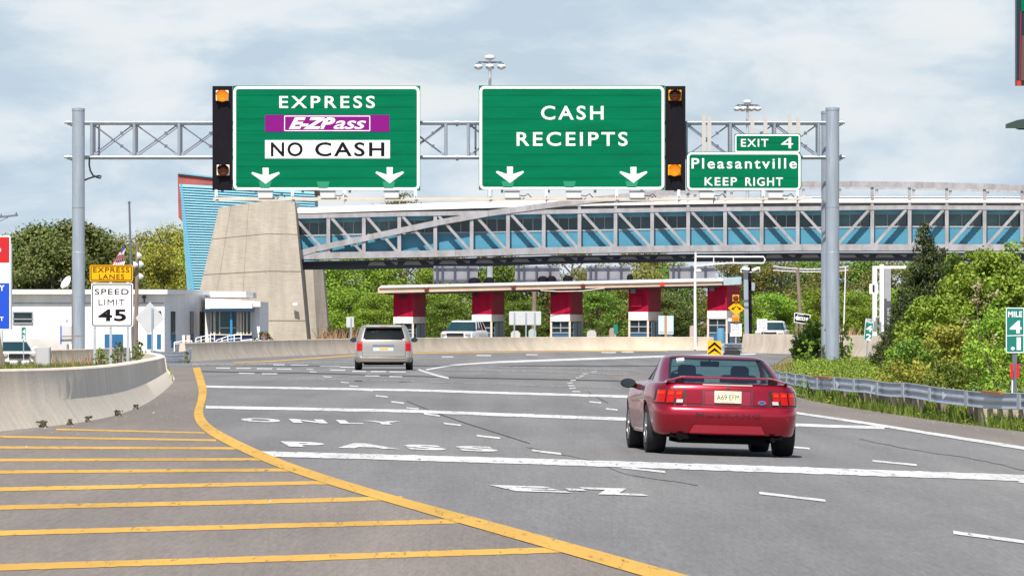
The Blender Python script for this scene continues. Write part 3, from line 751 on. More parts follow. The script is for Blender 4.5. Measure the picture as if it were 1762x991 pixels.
for x0, x1 in zip(PX, PX[1:]):
    x0 = max(x0, 508)
    wp = ribbon(off(TOP, 9.8), off(TOP, 33.2), WD + .10, WD + .10, .12, x0, x1 - .05, 32).build('window', M_WGL[rw_.randrange(3)], bridge)
    fr = MB(); ys_, ye_ = 10.6, 32.0
    for t in (.02, .42, .70, .985):
        x = x0 + (x1 - x0) * t; fr.bar(W(x, itab(TOP, x) + ys_, YB) + Vector((0, WD + .05, 0)), W(x, itab(TOP, x) + ye_, YB) + Vector((0, WD + .05, 0)), .06, .05, up=(0, 1, 0))
    for yy in (ys_, ye_): fr.bar(W(x0, itab(TOP, x0) + yy, YB) + Vector((0, WD + .05, 0)), W(x1, itab(TOP, x1) + yy, YB) + Vector((0, WD + .05, 0)), .06, .045)
    fr.build('frame', M_FRAME, wp)
ribbon(off(TOP, 9.8), off(TOP, 33.2), WD + .9, WD + .9, 2.5).build('core_wall', M_DKSTEEL, bridge)
ribbon(off(TOP, 32.4), off(TOP, 34.2), WD - .05, WD - .05, .08).build('sill', M_FRAME, bridge)
# wall ribs: pressed steel sheeting
rb = MB()
for x in frange(510, 1888, 4.6): rb.bar(W(x, itab(TOP, x) + 35, YB) + Vector((0, WD - .012, 0)), W(x, itab(BOT, x) - 4, YB) + Vector((0, WD - .012, 0)), .07, .03, up=(0, 1, 0))
rb.build('wall_rib', M_BLUE, bridge)
# roof: barrel of white membrane with seams
b = MB(); xs = frange(507, 1890, 10); prof = [(-0.15, 0.0), (-0.15, .25), (0.15, .55), (0.8, .82), (1.7, .97), (2.6, 1.0), (3.5, .97), (4.4, .82), (5.05, .5), (5.3, .2), (5.3, 0)]
for x in xs:
    e, r = itab(EAVE, x), itab(RIDGE, x)
    for d, t in prof: b.v.append(tuple(W(x, e + (r - e) * t, YB) + Vector((0, d, 0))))
k = len(prof)
for i in range(len(xs) - 1):
    for j in range(k):
        a, c = i * k + j, i * k + (j + 1) % k; b.f.append([a, c, c + k, a + k]); b.mi.append(0)
b.f.append(list(range(k))); b.mi.append(0); b.f.append([(len(xs) - 1) * k + j for j in range(k)]); b.mi.append(0)
roof = b.build('roof', M_ROOFW, bridge, smooth=50)
sm_ = MB()
for x in frange(515, 1885, 15.5):
    e, r = itab(EAVE, x), itab(RIDGE, x)
    sm_.tube([W(x, e + (r - e) * t, YB) + Vector((0, d - .02 * (1 - t), .012 * t)) for d, t in prof[1:6]], .025, n=5)
sm_.build('roof_seam', M_ROOFW, roof)
ribbon(off(EAVE, -1.0), off(TOP, 3), .02 + WD, .02 + WD, .5).build('gutter', M_GREYP, bridge)
# girder under the deck, pale plates stand in for light falling on it
ribbon(off(BOT, 8.6), LUND, 1.1, 1.1, .5).build('deck_girder', M_DKSTEEL, bridge)
ribbon(off(BOT, 8.8), off(BOT, 12), .25, .25, 4.9).build('deck_slab', M_DKSTEEL, bridge)
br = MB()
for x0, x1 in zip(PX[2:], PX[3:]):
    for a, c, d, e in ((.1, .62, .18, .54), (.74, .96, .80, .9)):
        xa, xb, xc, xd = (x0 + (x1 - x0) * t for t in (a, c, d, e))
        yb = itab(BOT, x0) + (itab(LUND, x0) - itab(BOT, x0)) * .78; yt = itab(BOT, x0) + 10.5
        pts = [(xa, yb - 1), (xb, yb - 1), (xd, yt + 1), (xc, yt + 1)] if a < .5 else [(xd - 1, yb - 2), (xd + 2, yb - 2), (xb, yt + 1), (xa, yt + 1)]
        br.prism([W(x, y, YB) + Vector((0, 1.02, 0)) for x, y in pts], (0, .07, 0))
br.build('girder_light_patch', M_GREYP, bridge)

# ------------------------------------------------------------------ concrete tower pier
M_PIER = bpy.data.materials.new('board marked concrete'); M_PIER.use_nodes = True
def _pier():
    N, L = M_PIER.node_tree.nodes, M_PIER.node_tree.links; b = N['Principled BSDF']; b.inputs['Roughness'].default_value = .9
    t = N.new('ShaderNodeTexCoord'); c = None
    def nz(scale, sc):
        m = N.new('ShaderNodeMapping'); m.inputs['Scale'].default_value = sc; L.new(t.outputs['Object'], m.inputs['Vector'])
        n = N.new('ShaderNodeTexNoise'); n.inputs['Scale'].default_value = scale; n.inputs['Detail'].default_value = 7; n.inputs['Roughness'].default_value = .65
        L.new(m.outputs['Vector'], n.inputs['Vector']); return n.outputs['Fac']
    r = N.new('ShaderNodeValToRGB'); L.new(nz(.9, (1.6, 1.6, .35)), r.inputs['Fac'])
    r.color_ramp.elements[0].position = .30; r.color_ramp.elements[0].color = (.355, .312, .258, 1)
    r.color_ramp.elements[1].position = .70; r.color_ramp.elements[1].color = (.485, .432, .36, 1)
    m2 = N.new('ShaderNodeMapRange'); m2.inputs['From Min'].default_value = .3; m2.inputs['From Max'].default_value = .7; m2.inputs['To Min'].default_value = .82; m2.inputs['To Max'].default_value = 1.12
    L.new(nz(3.0, (.5, .5, 6)), m2.inputs['Value'])
    x = N.new('ShaderNodeVectorMath'); x.operation = 'SCALE'; L.new(r.outputs['Color'], x.inputs[0]); L.new(m2.outputs['Result'], x.inputs['Scale'])
    L.new(x.outputs['Vector'], b.inputs['Base Color'])
_pier()
YP = 408.0
pier = thing('bridge_pier', 'tapering board marked concrete tower pier carrying the left end of the footbridge', 'pier', W(440, 596, YP))
def P(px, py, dY): 
    v = W(px, py, YP); return Vector((v.x, YP + dY, v.z))
b = MB()
bot = [P(317, 607, 1.2), P(468, 607, 0), P(530, 607, .6), P(530, 607, 8.5), P(330, 607, 8.5)]
top = [P(376, 357, 2.5), P(459, 345.5, .0), P(506.5, 347, .6), P(506.5, 347, 8.5), P(376, 357, 8.5)]
def planar(a, c, d, e):
    n = (c - a).cross(d - a); e.y = a.y - (n.x * (e.x - a.x) + n.z * (e.z - a.z)) / n.y
planar(bot[1], top[1], bot[0], top[0]); planar(bot[1], top[1], bot[2], top[2])
b.add(bot + top, [(0, 1, 6, 5), (1, 2, 7, 6), (2, 3, 8, 7), (3, 4, 9, 8), (4, 0, 5, 9), (5, 6, 7, 8, 9), (4, 3, 2, 1, 0)])
b.build('shaft', M_PIER, pier)
M_JOINT = mat('joint shadow', (.27, .23, .185), .9)
j = MB()
for yy in (469.5, 552.5, 407):
    t = (607 - yy) / (607 - 352.0)
    pts = [bot[i].lerp(top[i], t) + Vector((0, -.0, 0)) for i in (0, 1, 2)]
    w = .05 if yy != 407 else .025
    j.bar(pts[0], pts[1], .05, w); j.bar(pts[1], pts[2], .05, w)
for tt in (.25, .62): j.bar(bot[0].lerp(bot[1], tt), top[0].lerp(top[1], tt), .02, .04, up=(0, 1, 0))
j.build('formwork_joint', M_JOINT, pier)
fl = MB(); fl.box(P(508, 523.5, -.1), (.34, .3, .2)); fl.build('floodlight', M_WHITE, pier, bevel=.04)
pier2 = thing('bridge_pier', 'narrow shaded concrete pier under the far side of the footbridge', 'pier', W(545, 596, YP + 14))
b = MB(); Y2 = YP + 16
def P2(px, py, dY):
    v = W(px, py, Y2); return Vector((v.x, Y2 + dY, v.z))
bot = [P2(505, 605, .4), P2(547, 605, 0), P2(567, 605, 1.2), P2(567, 605, 5), P2(505, 605, 5)]
top = [P2(505, 455, .4), P2(538, 455, 0), P2(554, 455, 1.2), P2(554, 455, 5), P2(505, 455, 5)]
b.add(bot + top, [(0, 1, 6, 5), (1, 2, 7, 6), (2, 3, 8, 7), (3, 4, 9, 8), (4, 0, 5, 9), (5, 6, 7, 8, 9), (4, 3, 2, 1, 0)])
b.build('shaft', M_PIER, pier2)

# ------------------------------------------------------------------ blue clad tower with red roof edge
YT = 452.0
M_CLAD = mat('light blue weatherboard', (0.15, 0.385, 0.49), .55, var=.10, vscale=.6)
M_REDW = mat('faded red cladding', (.36, .085, .075), .7, var=.2, vscale=1)
tower = thing('clad_tower', 'leaning pale blue weatherboard tower with a faded red roof edge behind the concrete pier', 'building', W(420, 596, YT))
b = MB(); L0, L1, R0, R1 = (330, 505), (308.5, 317), (548, 505), (541, 330)
n = 42
for i in range(n):
    t0, t1 = i / n, (i + 1) / n
    a0 = (L0[0] + (L1[0] - L0[0]) * t0, L0[1] + (L1[1] - L0[1]) * t0); a1 = (L0[0] + (L1[0] - L0[0]) * t1, L0[1] + (L1[1] - L0[1]) * t1)
    c0 = (R0[0] + (R1[0] - R0[0]) * t0, R0[1] + (R1[1] - R0[1]) * t0); c1 = (R0[0] + (R1[0] - R0[0]) * t1, R0[1] + (R1[1] - R0[1]) * t1)
    f0, f1 = Vector((0, -.15, 0)), Vector((0, 0, 0))
    b.add([W(*a0, YT) + f0, W(*c0, YT) + f0, W(*c1, YT) + f1, W(*a1, YT) + f1, W(*a0, YT) + f1, W(*c0, YT) + f1], [(0, 1, 2, 3), (4, 5, 1, 0)])
b.build('weatherboarding', M_CLAD, tower)
b = MB(); b.prism([W(330, 620, YT), W(552, 620, YT), W(540, 331, YT), W(309.5, 318, YT)], (0, 9, 0))
for v in range(len(b.v)): b.v[v] = (b.v[v][0], b.v[v][1] + .02, b.v[v][2])
b.build('core_wall', M_CLAD, tower)
cor = MB(); cor.bar(W(333, 505, YT - .12), W(311.5, 317, YT - .12), .16, .16, up=(0, 1, 0)); cor.build('corner_board', M_BLUEB, tower)
b = MB(); b.prism([W(305, 298.5, YT), W(372, 306, YT), W(545, 326, YT), W(545, 333, YT), W(311, 320, YT), W(318, 387, YT), W(306.5, 374, YT)], (0, 8.5, 0))
for v in range(len(b.v)): b.v[v] = (b.v[v][0], b.v[v][1] + .5, b.v[v][2])
b.build('roof_edge', M_REDW, tower)
b = MB(); b.prism([W(306, 296.5, YT), W(545, 324.5, YT), W(545, 326.5, YT), W(306, 299.2, YT)], (0, 9.3, 0)); 
for v in range(len(b.v)): b.v[v] = (b.v[v][0], b.v[v][1] + .3, b.v[v][2])
b.build('roof_cap', M_CLAD, tower)

# ------------------------------------------------------------------ toll plaza canopy and booths
YC = 400.0
M_RED = mat('booth red', (0.33, 0.006, 0.034), .6, spec=.1, var=.28, vscale=1.6, streak=(2, 2, .4))
M_BWHITE = mat('booth white band', (.72, .68, .64), .6, var=.22, vscale=2, streak=(2, 2, .4))
M_TEAL = mat('booth door teal grey', (.10, .16, .20), .45)
M_CANT = mat('canopy fascia tan', (.54, .41, .30), .7, var=.15, vscale=.7)
M_CTOP = mat('canopy roof grey', (.60, .60, .62), .7, var=.1, vscale=.7)
canopy = thing('toll_canopy', 'long thin flat tan edged canopy roof over the red toll booths', 'canopy', W(960, 597, YC))
CL = [(652, 492.5), (1244, 479.2)]
def cy(px): return 492.5 + (479.2 - 492.5) * (px - 652) / (1244 - 652)
b = MB(); 
b.prism([W(650, 504.5, YC), W(650, 496, YC), W(655, 491.8, YC), W(1243, 478.8, YC), W(1243, 490.6, YC)], (0, 6, 0)); b.build('slab', M_CANT, canopy)
b = MB(); b.prism([W(652.5, 495.6, YC), W(656, 491.2, YC), W(1244, 478.2, YC), W(1244, 484, YC)], (0, 6.3, 0))
for v in range(len(b.v)): b.v[v] = (b.v[v][0], b.v[v][1] - .12, b.v[v][2])
b.build('roof_sheet', M_CTOP, canopy)
b = MB(); b.prism([W(1244.5, 478, YC), W(1276, 476, YC), W(1276, 489, YC), W(1244.5, 491, YC)], (0, 5, 0))
for v in range(len(b.v)): b.v[v] = (b.v[v][0], b.v[v][1] + .3, b.v[v][2])
b.build('end_box', mat('weathered blue grey', (.36, .46, .52), .6, var=.2, vscale=.8), canopy)
und = MB(); und.prism([W(660, 504.8, YC), W(1240, 491.5, YC), W(1240, 494, YC), W(665, 507, YC)], (0, 4.8, 0))
for v in range(len(und.v)): und.v[v] = (und.v[v][0], und.v[v][1] + .5, und.v[v][2])
und.build('soffit_beam', M_DKSTEEL, canopy)
M_LAMPR = mat('red signal lens', (.75, .03, .01), .35, emit=((1, .05, .01), .35))
M_LAMPD = mat('dark red signal lens', (.14, .02, .012), .35)
for px, lit in ((734, 0), (883.5, 0), (1003, 0), (1139, 1)):
    yy = cy(px) + 7
    b = MB(); b.lathe(W(px, yy, YC - .02), [(.16, 0), (.16, -.12), (.13, -.14)], n=14, axis='Y'); o = b.build('lane_signal', M_LAMPR if lit else M_LAMPD, canopy, smooth=True)
for px, r in ((816, .42), (842, .36), (934, .36), (949, .34), (977, .36), (1084, .22)):
    b = MB(); c = W(px, cy(px) - 7.5, YC + 3); b.lathe((c.x, c.y, c.z - .3), [(r * .75, -.25), (r * .75, 0), (r, .05), (r, .28), (r * .6, .42), (0.01, .46)], n=14)
    b.build('roof_fan', M_BLACK, canopy, smooth=True)
cbl = MB(); cbl.tube([W(930, 499.5, YC - .05), W(960, 501.5, YC - .1), W(1000, 500.8, YC - .1), (W(1040, 496, YC - .08))], .03, n=6); cbl.build('cable', M_BWHITE, canopy)
M_SKIN_DARK = M_DKSTEEL
def booth(px, yt, yw, yb, label, right_face):
    x0, x1, x2 = px, px + 33, px + 55
    o = W(px + 20, 597, YC + 1)
    t = thing('toll_booth', label, 'toll booth', (o.x, YC + 1.5, 0), 'toll booths under the canopy')
    # plan: front face turned slightly to the left, right face receding
    A = Vector((X_at(x0, YC + 1.2), YC + 1.2, 0)); B = Vector((X_at(x1, YC + .9), YC + .9, 0)); C = Vector((X_at(x2, YC + 4.6), YC + 4.6, 0)); D = A + (C - B)
    def blk(name, ztop, zbot, m, grow=0.0):
        bb = MB(); c = (A + B + C + D) / 4
        pts = [q + (q - c).normalized() * grow for q in (A, B, C, D)]
        bb.prism([Vector((q.x, q.y, zbot)) for q in pts], (0, 0, ztop - zbot)); return bb.build(name, m, t)
    zt, zw, zb = Z_at(yt, YC), Z_at(yw, YC), Z_at(yb, YC)
    blk('red_upper', zt, zw, M_RED, .02); blk('white_band', zw - .002, zb, M_BWHITE, .05)
    blk('floor', .18, 0, M_CONC_FAR, .15)
    # cabin below: corner posts, dark glazing set back, blue dado, door on the right face
    cab = MB(); c = (A + B + C + D) / 4
    q = [p + (c - p).normalized() * .12 for p in (A, B, C, D)]
    cab.prism([Vector((p.x, p.y, .95)) for p in q], (0, 0, zb - .95)); cab.build('glazing', M_DGLASS, t)
    wf = MB()
    for p_, q_ in ((q[0], q[1]), (q[1], q[2])):
        for zz in (1.0, zb - .45): wf.bar((p_.x, p_.y, zz), (q_.x, q_.y, zz), .09, .07)
        m0 = p_.lerp(q_, .5); wf.bar((m0.x, m0.y, .95), (m0.x, m0.y, zb), .07, .07, up=(0, 1, 0))
    wf.build('window_frame', M_GREYP, t)
    d = MB(); d.prism([Vector((p.x, p.y, .18)) for p in q], (0, 0, .77)); d.build('dado', mat_dado, t)
    for p in (A, B, C, D):
        pb = MB(); pp = p + (c - p).normalized() * .06; pb.bar((pp.x, pp.y, .18), (pp.x, pp.y, zb), .14, .14, up=(0, 1, 0)); pb.build('corner_post', M_BEIGE, t)
    dd = MB(); u = (C - B).normalized(); nrm = Vector((u.y, -u.x, 0))
    for k0, k1 in ((.22, .50), (.56, .86)):
        p0, p1 = B + (C - B) * k0 + nrm * .01, B + (C - B) * k1 + nrm * .01
        dd.prism([(p0.x, p0.y, .2), (p1.x, p1.y, .2), (p1.x, p1.y, zb - .08), (p0.x, p0.y, zb - .08)], nrm * .05)
    dd.build('door', M_TEAL, t)
    return t, A, B, zt, zw
mat_dado = mat('booth dado blue', (.03, .10, .20), .5)
BO = [(677.5, 503.5, 545, 556.5, 'red toll booth at the left open end of the canopy'), (812.5, 500.5, 541, 553, 'red toll booth right beside the white off-road vehicle'),
      (947.5, 498, 541, 553, 'red toll booth just right of the grey backed board on two legs'), (1082, 495, 536.5, 551, 'red toll booth with a raised red box on its front'),
      (1217.5, 491, 534.5, 548.5, 'red toll booth under the right end of the canopy beside the yellow diamond sign')]
for i, (px, yt, yw, yb, lb) in enumerate(BO):
    t, A, B, zt, zw = booth(px, yt, yw, yb, lb, True)
    n_ = Vector((B.y - A.y, -(B.x - A.x), 0)).normalized()
    if i in (3, 4):
        m_ = A.lerp(B, .42) + n_ * .12
        if i == 3: q = MB(); q.box((m_.x, m_.y, zw + .75), (.78, .14, .78)); q.build('front_box', M_RED, t, bevel=.01)
        q = MB(); q.box((A.lerp(B, .22).x, A.y - .1, zt - .22), (.34, .2, .34)); q.box((A.lerp(B, .85).x, A.y - .1, zt - .22), (.34, .2, .34)); q.build('signal_box', M_TEAL, t)
    else:
        m_ = A.lerp(B, .5 if i == 0 else .2) + n_ * .08; q = MB(); q.box((m_.x, m_.y, zt - .3), (.3, .16, .24)); q.build('signal_box', M_BLK2, t)
mat_lane = mat('lane board grey', (.24, .235, .26), .6, var=.15, vscale=1)
# boards seen from behind, standing on the canopy
for px0, px1, lb in ((746, 822, 'grey back of the leftmost lane board above the canopy'), (886, 963, 'grey back of the lane board above the canopy nearest the light mast'), (1010, 1085, 'grey back of the lane board above the canopy behind the fourth booth'), (1152, 1231, 'grey back of the rightmost lane board above the canopy behind the white mast arm')):
    t = thing('lane_board', lb, 'lane board', W((px0 + px1) / 2, 486, YC + 3), 'lane boards seen from behind on the canopy')
    b = MB(); b.prism([W(px0, 486, YC + 3.4), W(px1, 486, YC + 3.4), W(px1, 458, YC + 3.4), W(px0, 458, YC + 3.4)], (0, .15, 0)); b.build('panel', mat_lane, t)
    for k in (.08, .2, .48, .78):
        px = px0 + (px1 - px0) * k; b = MB(); b.bar(W(px, cy(px) + 3, YC + 3.2), W(px, 457.5, YC + 3.2), .14, .14, up=(0, 1, 0)); b.build('upright', M_DKSTEEL, t)
    b = MB(); b.bar(W(px0, 481, YC + 3.3), W(px1, 481, YC + 3.3), .1, .08); b.bar(W(px0, 461, YC + 3.3), W(px1, 461, YC + 3.3), .1, .08); b.build('rail', M_GALV_D, t)

# ------------------------------------------------------------------ white plaza office on the left
YO = 330.0
M_OFF = mat('white painted block', (.80, .79, .78), .75, var=.13, vscale=1.2, streak=(1, 1, .35))
M_OFFR = mat('white roof edge', (.78, .77, .76), .7, var=.1, vscale=.6)
M_NAVY = mat('navy trim', (.010, .035, .085), .5)
M_BDOOR = mat('blue door', (.02, .12, .26), .5)
M_TGLASS = mat('teal office glass', (.02, .10, .115), .08, spec=.6, var=.35, vscale=.8)
office = thing('office_building', 'long low white flat roofed plaza office with a glazed blue trimmed bay', 'building', (X_at(200, YO), YO, -.75))
zf = -1.0; zr = Z_at(506, YO)
def Q(px, dY, z=0.0): return Vector((X_at(px, YO + dY), YO + dY, z))
foot = [Q(-140, 0), Q(283, 0), Q(353, 9), Q(353, 24), Q(-140, 24)]
b = MB(); b.prism([(p.x, p.y, zf) for p in foot], (0, 0, zr - zf)); b.build('wall', M_OFF, office)
rf = [Q(-145, -.5), Q(288, -.5), Q(360, 8.6), Q(360, 25), Q(-145, 25)]
b = MB(); b.prism([(p.x, p.y, zr) for p in rf], (0, 0, .26)); b.build('roof', M_OFFR, office)
ct = MB(); ct.box((X_at(70, YO - .03), YO - .03, zr - .52), (X_at(283, YO) - X_at(-140, YO), .06, .05)); ct.build('string_course', M_GREYP, office)
def on_front(name, px0, px1, y0, y1, m, d=.03):
    b = MB(); b.prism([W(px0, y1, YO) + Vector((0, -d, 0)), W(px1, y1, YO) + Vector((0, -d, 0)), W(px1, y0, YO) + Vector((0, -d, 0)), W(px0, y0, YO) + Vector((0, -d, 0))], (0, d + .05, 0)); return b.build(name, m, office)
w = on_front('window', 23, 56, 537, 556, M_DGLASS); 
b = MB()
for a, c in (((22.5, 537), (56.5, 537)), ((22.5, 556), (56.5, 556)), ((23, 537), (23, 556)), ((56, 537), (56, 556)), ((23, 549), (56, 549))): b.bar(W(*a, YO - .06), W(*c, YO - .06), .06, .06)
b.build('frame', M_FRAME, w)
for px0, px1, y0, y1 in ((180, 212, 575, 606), (253, 261.5, 575, 600), (270, 277, 575, 600)): on_front('door', px0, px1, y0, y1, M_BDOOR)
on_front('vent', 113, 117, 550, 553, M_FRAME)
def on_side(name, t0, t1, z0, z1, m, d=.04):
    p, q = Q(283, 0), Q(353, 9); u = (q - p); n = Vector((u.y, -u.x, 0)).normalized()
    a, c = p + u * t0 + n * d, p + u * t1 + n * d
    b = MB(); b.prism([(a.x, a.y, z0), (c.x, c.y, z0), (c.x, c.y, z1), (a.x, a.y, z1)], -n * (d + .05)); return b.build(name, m, office)
M_SHGL = mat('slit window glass', (.06, .075, .07), .15, var=.4, vscale=2)
for t0, t1 in ((.15, .25), (.62, .70), (.86, .94)):
    on_side('slit_window', t0, t1, Z_at(574, YO + 4), Z_at(536, YO + 4), M_SHGL); on_side('blue_panel', t0, t1, Z_at(598, YO + 4), Z_at(574.5, YO + 4), M_BDOOR, .05)
# upper slab and glazed bay
b = MB(); b.prism([W(262, 511, YO + 9.5), W(423, 511.5, YO + 9.5), W(423, 502, YO + 9.5), W(262, 500, YO + 9.5)], (0, 14, 0)); b.build('upper_roof', M_OFFR, office)
YBAY = YO + 6
b = MB(); b.prism([W(353, 606, YBAY + 1), W(447, 606, YBAY + 1), W(447, 519, YBAY + 1), W(353, 513, YBAY + 1)], (0, 12, 0)); bay = b.build('bay', M_OFF, office)
b = MB(); b.prism([W(363, 604, YBAY), W(433, 604, YBAY), W(433, 576, YBAY), W(363, 576, YBAY)], (0, 1.2, 0)); b.build('dado', M_NAVY, bay)
b = MB(); b.prism([W(362, 576.2, YBAY + .05), W(432, 576.2, YBAY + .05), W(432, 535, YBAY + .05), W(362, 535, YBAY + .05)], (0, 1.1, 0)); b.build('bay_glazing', M_TGLASS, bay)
b = MB()
for px in (363, 369, 378, 409, 414, 419, 425, 432): b.bar(W(px, 576, YBAY - .02), W(px, 535, YBAY - .02), .13 if px in (369, 409, 414) else .07, .08, up=(0, 1, 0))
b.bar(W(362, 575.7, YBAY - .04), W(433, 575.7, YBAY - .04), .1, .07); b.bar(W(378, 564, YBAY - .02), W(409, 564, YBAY - .02), .08, .06)
b.build('mullion', M_BEIGE, bay)
b = MB(); b.bar(W(398, 588, YBAY - .5), W(398, 533, YBAY - .5), .13, .13, up=(0, 1, 0)); b.build('blue_post', mat('bright blue post', (.03, .22, .48), .45), bay)
b = MB(); b.prism([W(350, 536, YBAY - .9), W(435, 536, YBAY - .9), W(435, 530.5, YBAY - .9), W(350, 531.5, YBAY - .9)], (0, 2, 0)); b.build('fascia', M_NAVY, bay)
b = MB(); b.prism([W(358, 530.8, YBAY - .8), W(434, 530.3, YBAY - .8), W(434, 521.5, YBAY - .8), W(358, 522.5, YBAY - .8)], (0, 2, 0)); b.build('awning', M_WHITE, bay)
b = MB(); b.prism([W(408.5, 527.8, YBAY + .2), W(448, 527.8, YBAY + .2), W(448, 518.5, YBAY + .2), W(408.5, 520, YBAY + .2)], (0, 3, 0)); b.build('parapet', M_OFFR, bay)
lampm = mat('dark lantern', (.05, .02, .02), .6)
for px, yy in ((248, 511), (274, 537)):
    b = MB(); c = W(px, yy, YO - .15); b.box(c, (.22, .2, .14)); b.bar(c, c + Vector((0, .15, -.3)), .07, .07); b.build('wall_lamp', lampm, office)
# long pale storage tank in front of the office
tank = thing('storage_trailer', 'long pale rounded trailer parked below the small office window', 'trailer', (X_at(85, YO - 4), YO - 4, -.7))
b = MB(); YK = YO - 4
prof = [(a, c) for a, c in ((-.9, .3), (-1.0, .9), (-.95, 1.5), (-.5, 1.72), (.5, 1.72), (.95, 1.5), (1.0, .9), (.9, .3))]
b.sweep([(X_at(22, YK), YK, -.7), (X_at(117, YK), YK, -.7)], prof); b.build('body', mat('cream trailer paint', (.60, .56, .52), .6, var=.2, vscale=.7), tank, smooth=50)
for px in (40, 52, 90, 101):
    b = MB(); b.lathe((X_at(px, YK), YK - .8, -.38), [(.32, -.1), (.32, .1)], n=14, axis='Y'); b.build('wheel', M_BLK2, tank)
b = MB(); b.box((X_at(12, YK), YK, -.1), (.5, .8, .35)); b.build('orange_end_light', M_ORANGE, tank)

# ------------------------------------------------------------------ barriers and guardrails
JERSEY = [(-.02, 0), (0, .06), (.24, .40), (.285, .86), (.31, .89), (.49, .89), (.515, .86), (.56, .40), (.80, .06), (.82, 0)]
def barrier(name, label, base, m, hscale=1.0, sag=0.06, side=1, zoff=0.0, group='concrete barriers', taper=None):
    pts = []
    sm = smooth_line(base, 2)
    for x, y in sm:
        g = G(x, y); pts.append(g)
    path = pts
    b = MB(); b.sweep([Vector((p.x, p.y, p.z - sag + zoff)) for p in path], [(a * side, h * hscale + (sag if h > .2 else 0)) for a, h in JERSEY])
    if taper:
        k = len(JERSEY)
        for i, p in enumerate(path):
            t = 1 - (1 - taper) * ss((p.y - path[0].y) / (path[-1].y - path[0].y))
            for j in range(k):
                v = b.v[i * k + j]; b.v[i * k + j] = (v[0], v[1], p.z - sag + (v[2] - p.z + sag) * t)
    o = b.build(name, m, smooth=30); tag(o, label, 'barrier', group); return o, path
nb, nb_path = barrier('concrete_barrier', 'near curved concrete barrier beside the yellow hatching with weeds at its foot', [(x, y) for x, y in BARR], M_CONC, 1.0, .05, -1, taper=.74)
barrier('concrete_barrier', 'short grey concrete barrier turning away behind the end of the near one', [(303, 654), (299, 645), (285, 637.5), (262, 633)], M_CONC, .70, .05, -1)
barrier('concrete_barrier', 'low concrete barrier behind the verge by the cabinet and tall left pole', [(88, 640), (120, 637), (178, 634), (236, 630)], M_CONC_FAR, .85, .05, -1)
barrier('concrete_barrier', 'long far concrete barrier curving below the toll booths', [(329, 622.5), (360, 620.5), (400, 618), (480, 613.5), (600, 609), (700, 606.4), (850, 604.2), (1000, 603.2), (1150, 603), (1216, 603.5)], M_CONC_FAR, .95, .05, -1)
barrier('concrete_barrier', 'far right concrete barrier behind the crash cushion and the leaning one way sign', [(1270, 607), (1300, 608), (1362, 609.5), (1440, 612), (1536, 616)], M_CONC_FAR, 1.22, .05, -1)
M_RUST = mat('rusted rail', (.36, .12, .045), .8, var=.3, vscale=5)
def w_rail(parent, pts, m=M_GALV, h=.31, rust=()):
    """W-beam on its posts' face; pts run along the top edge"""
    prof = [(0.0, 0), (.035, -.02), (.085, -.075), (.03, -.135), (.03, -.175), (.085, -.235), (.035, -.29), (0, -.31), (-.012, -.30), (.02, -.23), (-.01, -.175), (-.01, -.135), (.02, -.08), (-.012, -.01)]
    pts = [Vector(p) for p in pts]; out = []
    for p, q in zip(pts, pts[1:]):
        n = max(2, int((q - p).length / 1.3))
        for i in range(n):
            v = p.lerp(q, i / n); out.append(v)
    out.append(pts[-1])
    for v in out: v.z += (mnoise.noise(Vector((v.x * .3, v.y * .23, 1.7)))) * .05; v.x += mnoise.noise(Vector((v.y * .2, 3.1, v.x * .1))) * .05
    b = MB(); b.sweep(out, prof); return b.build('rail', m, parent, smooth=40), out
GR = [(1990, 716, 92), (1880, 694, 98), (1762, 678, 105), (1700, 673, 108.5), (1640, 668, 112), (1560, 660.5, 119), (1500, 655.5, 125), (1431, 649, 134), (1390, 645, 141), (1350, 640.5, 152), (1335, 637.5, 161)]
gpts = [W(*p) for p in GR]
gr = thing('guardrail', 'long galvanised guardrail with rusty patches along the grassy right verge', 'guardrail', gpts[2])
railo, gl_path = w_rail(gr, gpts[::-1] if False else gpts)
# rusty lengths and pale reflective tabs
for a, c in ((1728, 1695), (1432, 1405)):
    b = MB(); pa, pc = W(a, lerp_tab([(x, y) for x, y, _ in GR], a), lerp_tab([(x, Y) for x, _, Y in GR], a)), W(c, lerp_tab([(x, y) for x, y, _ in GR], c), lerp_tab([(x, Y) for x, _, Y in GR], c))
    b.bar(pa + Vector((-.03, -.01, -.012)), pc + Vector((-.03, -.01, -.012)), .10, .04); b.build('rust_patch', M_RUST, railo)
for px in (1446, 1506, 1630):
    p = W(px, lerp_tab([(x, y) for x, y, _ in GR], px), lerp_tab([(x, Y) for x, _, Y in GR], px)) + Vector((-.10, -.05, -.15))
    b = MB(); b.prism([p + Vector((0, 0, -.085)), p + Vector((0, 0, .085)), p + Vector((.08, .02, 0))], (0, .02, 0)); b.build('reflector_tab', M_GALV_L, railo)
def rail_post(parent, p, h, m=M_WOOD, s=.17):
    b = MB(); b.box((p.x + .16, p.y + .1, p.z - h / 2 - .03), (s, s, h)); return b.build('post', m, parent)
acc = 0
for p, q in zip(gl_path, gl_path[1:]):
    acc += (q - p).length
    if acc > 3.8:
        acc = 0; rail_post(gr, q, 1.15)
        d_ = (q - p).normalized(); sp_b = MB(); sp_b.bar(q + Vector((-.095, 0, -.155)) - d_ * .16, q + Vector((-.095, 0, -.155)) + d_ * .16, .02, .27); sp_b.build('splice_plate', M_GALV, gr)
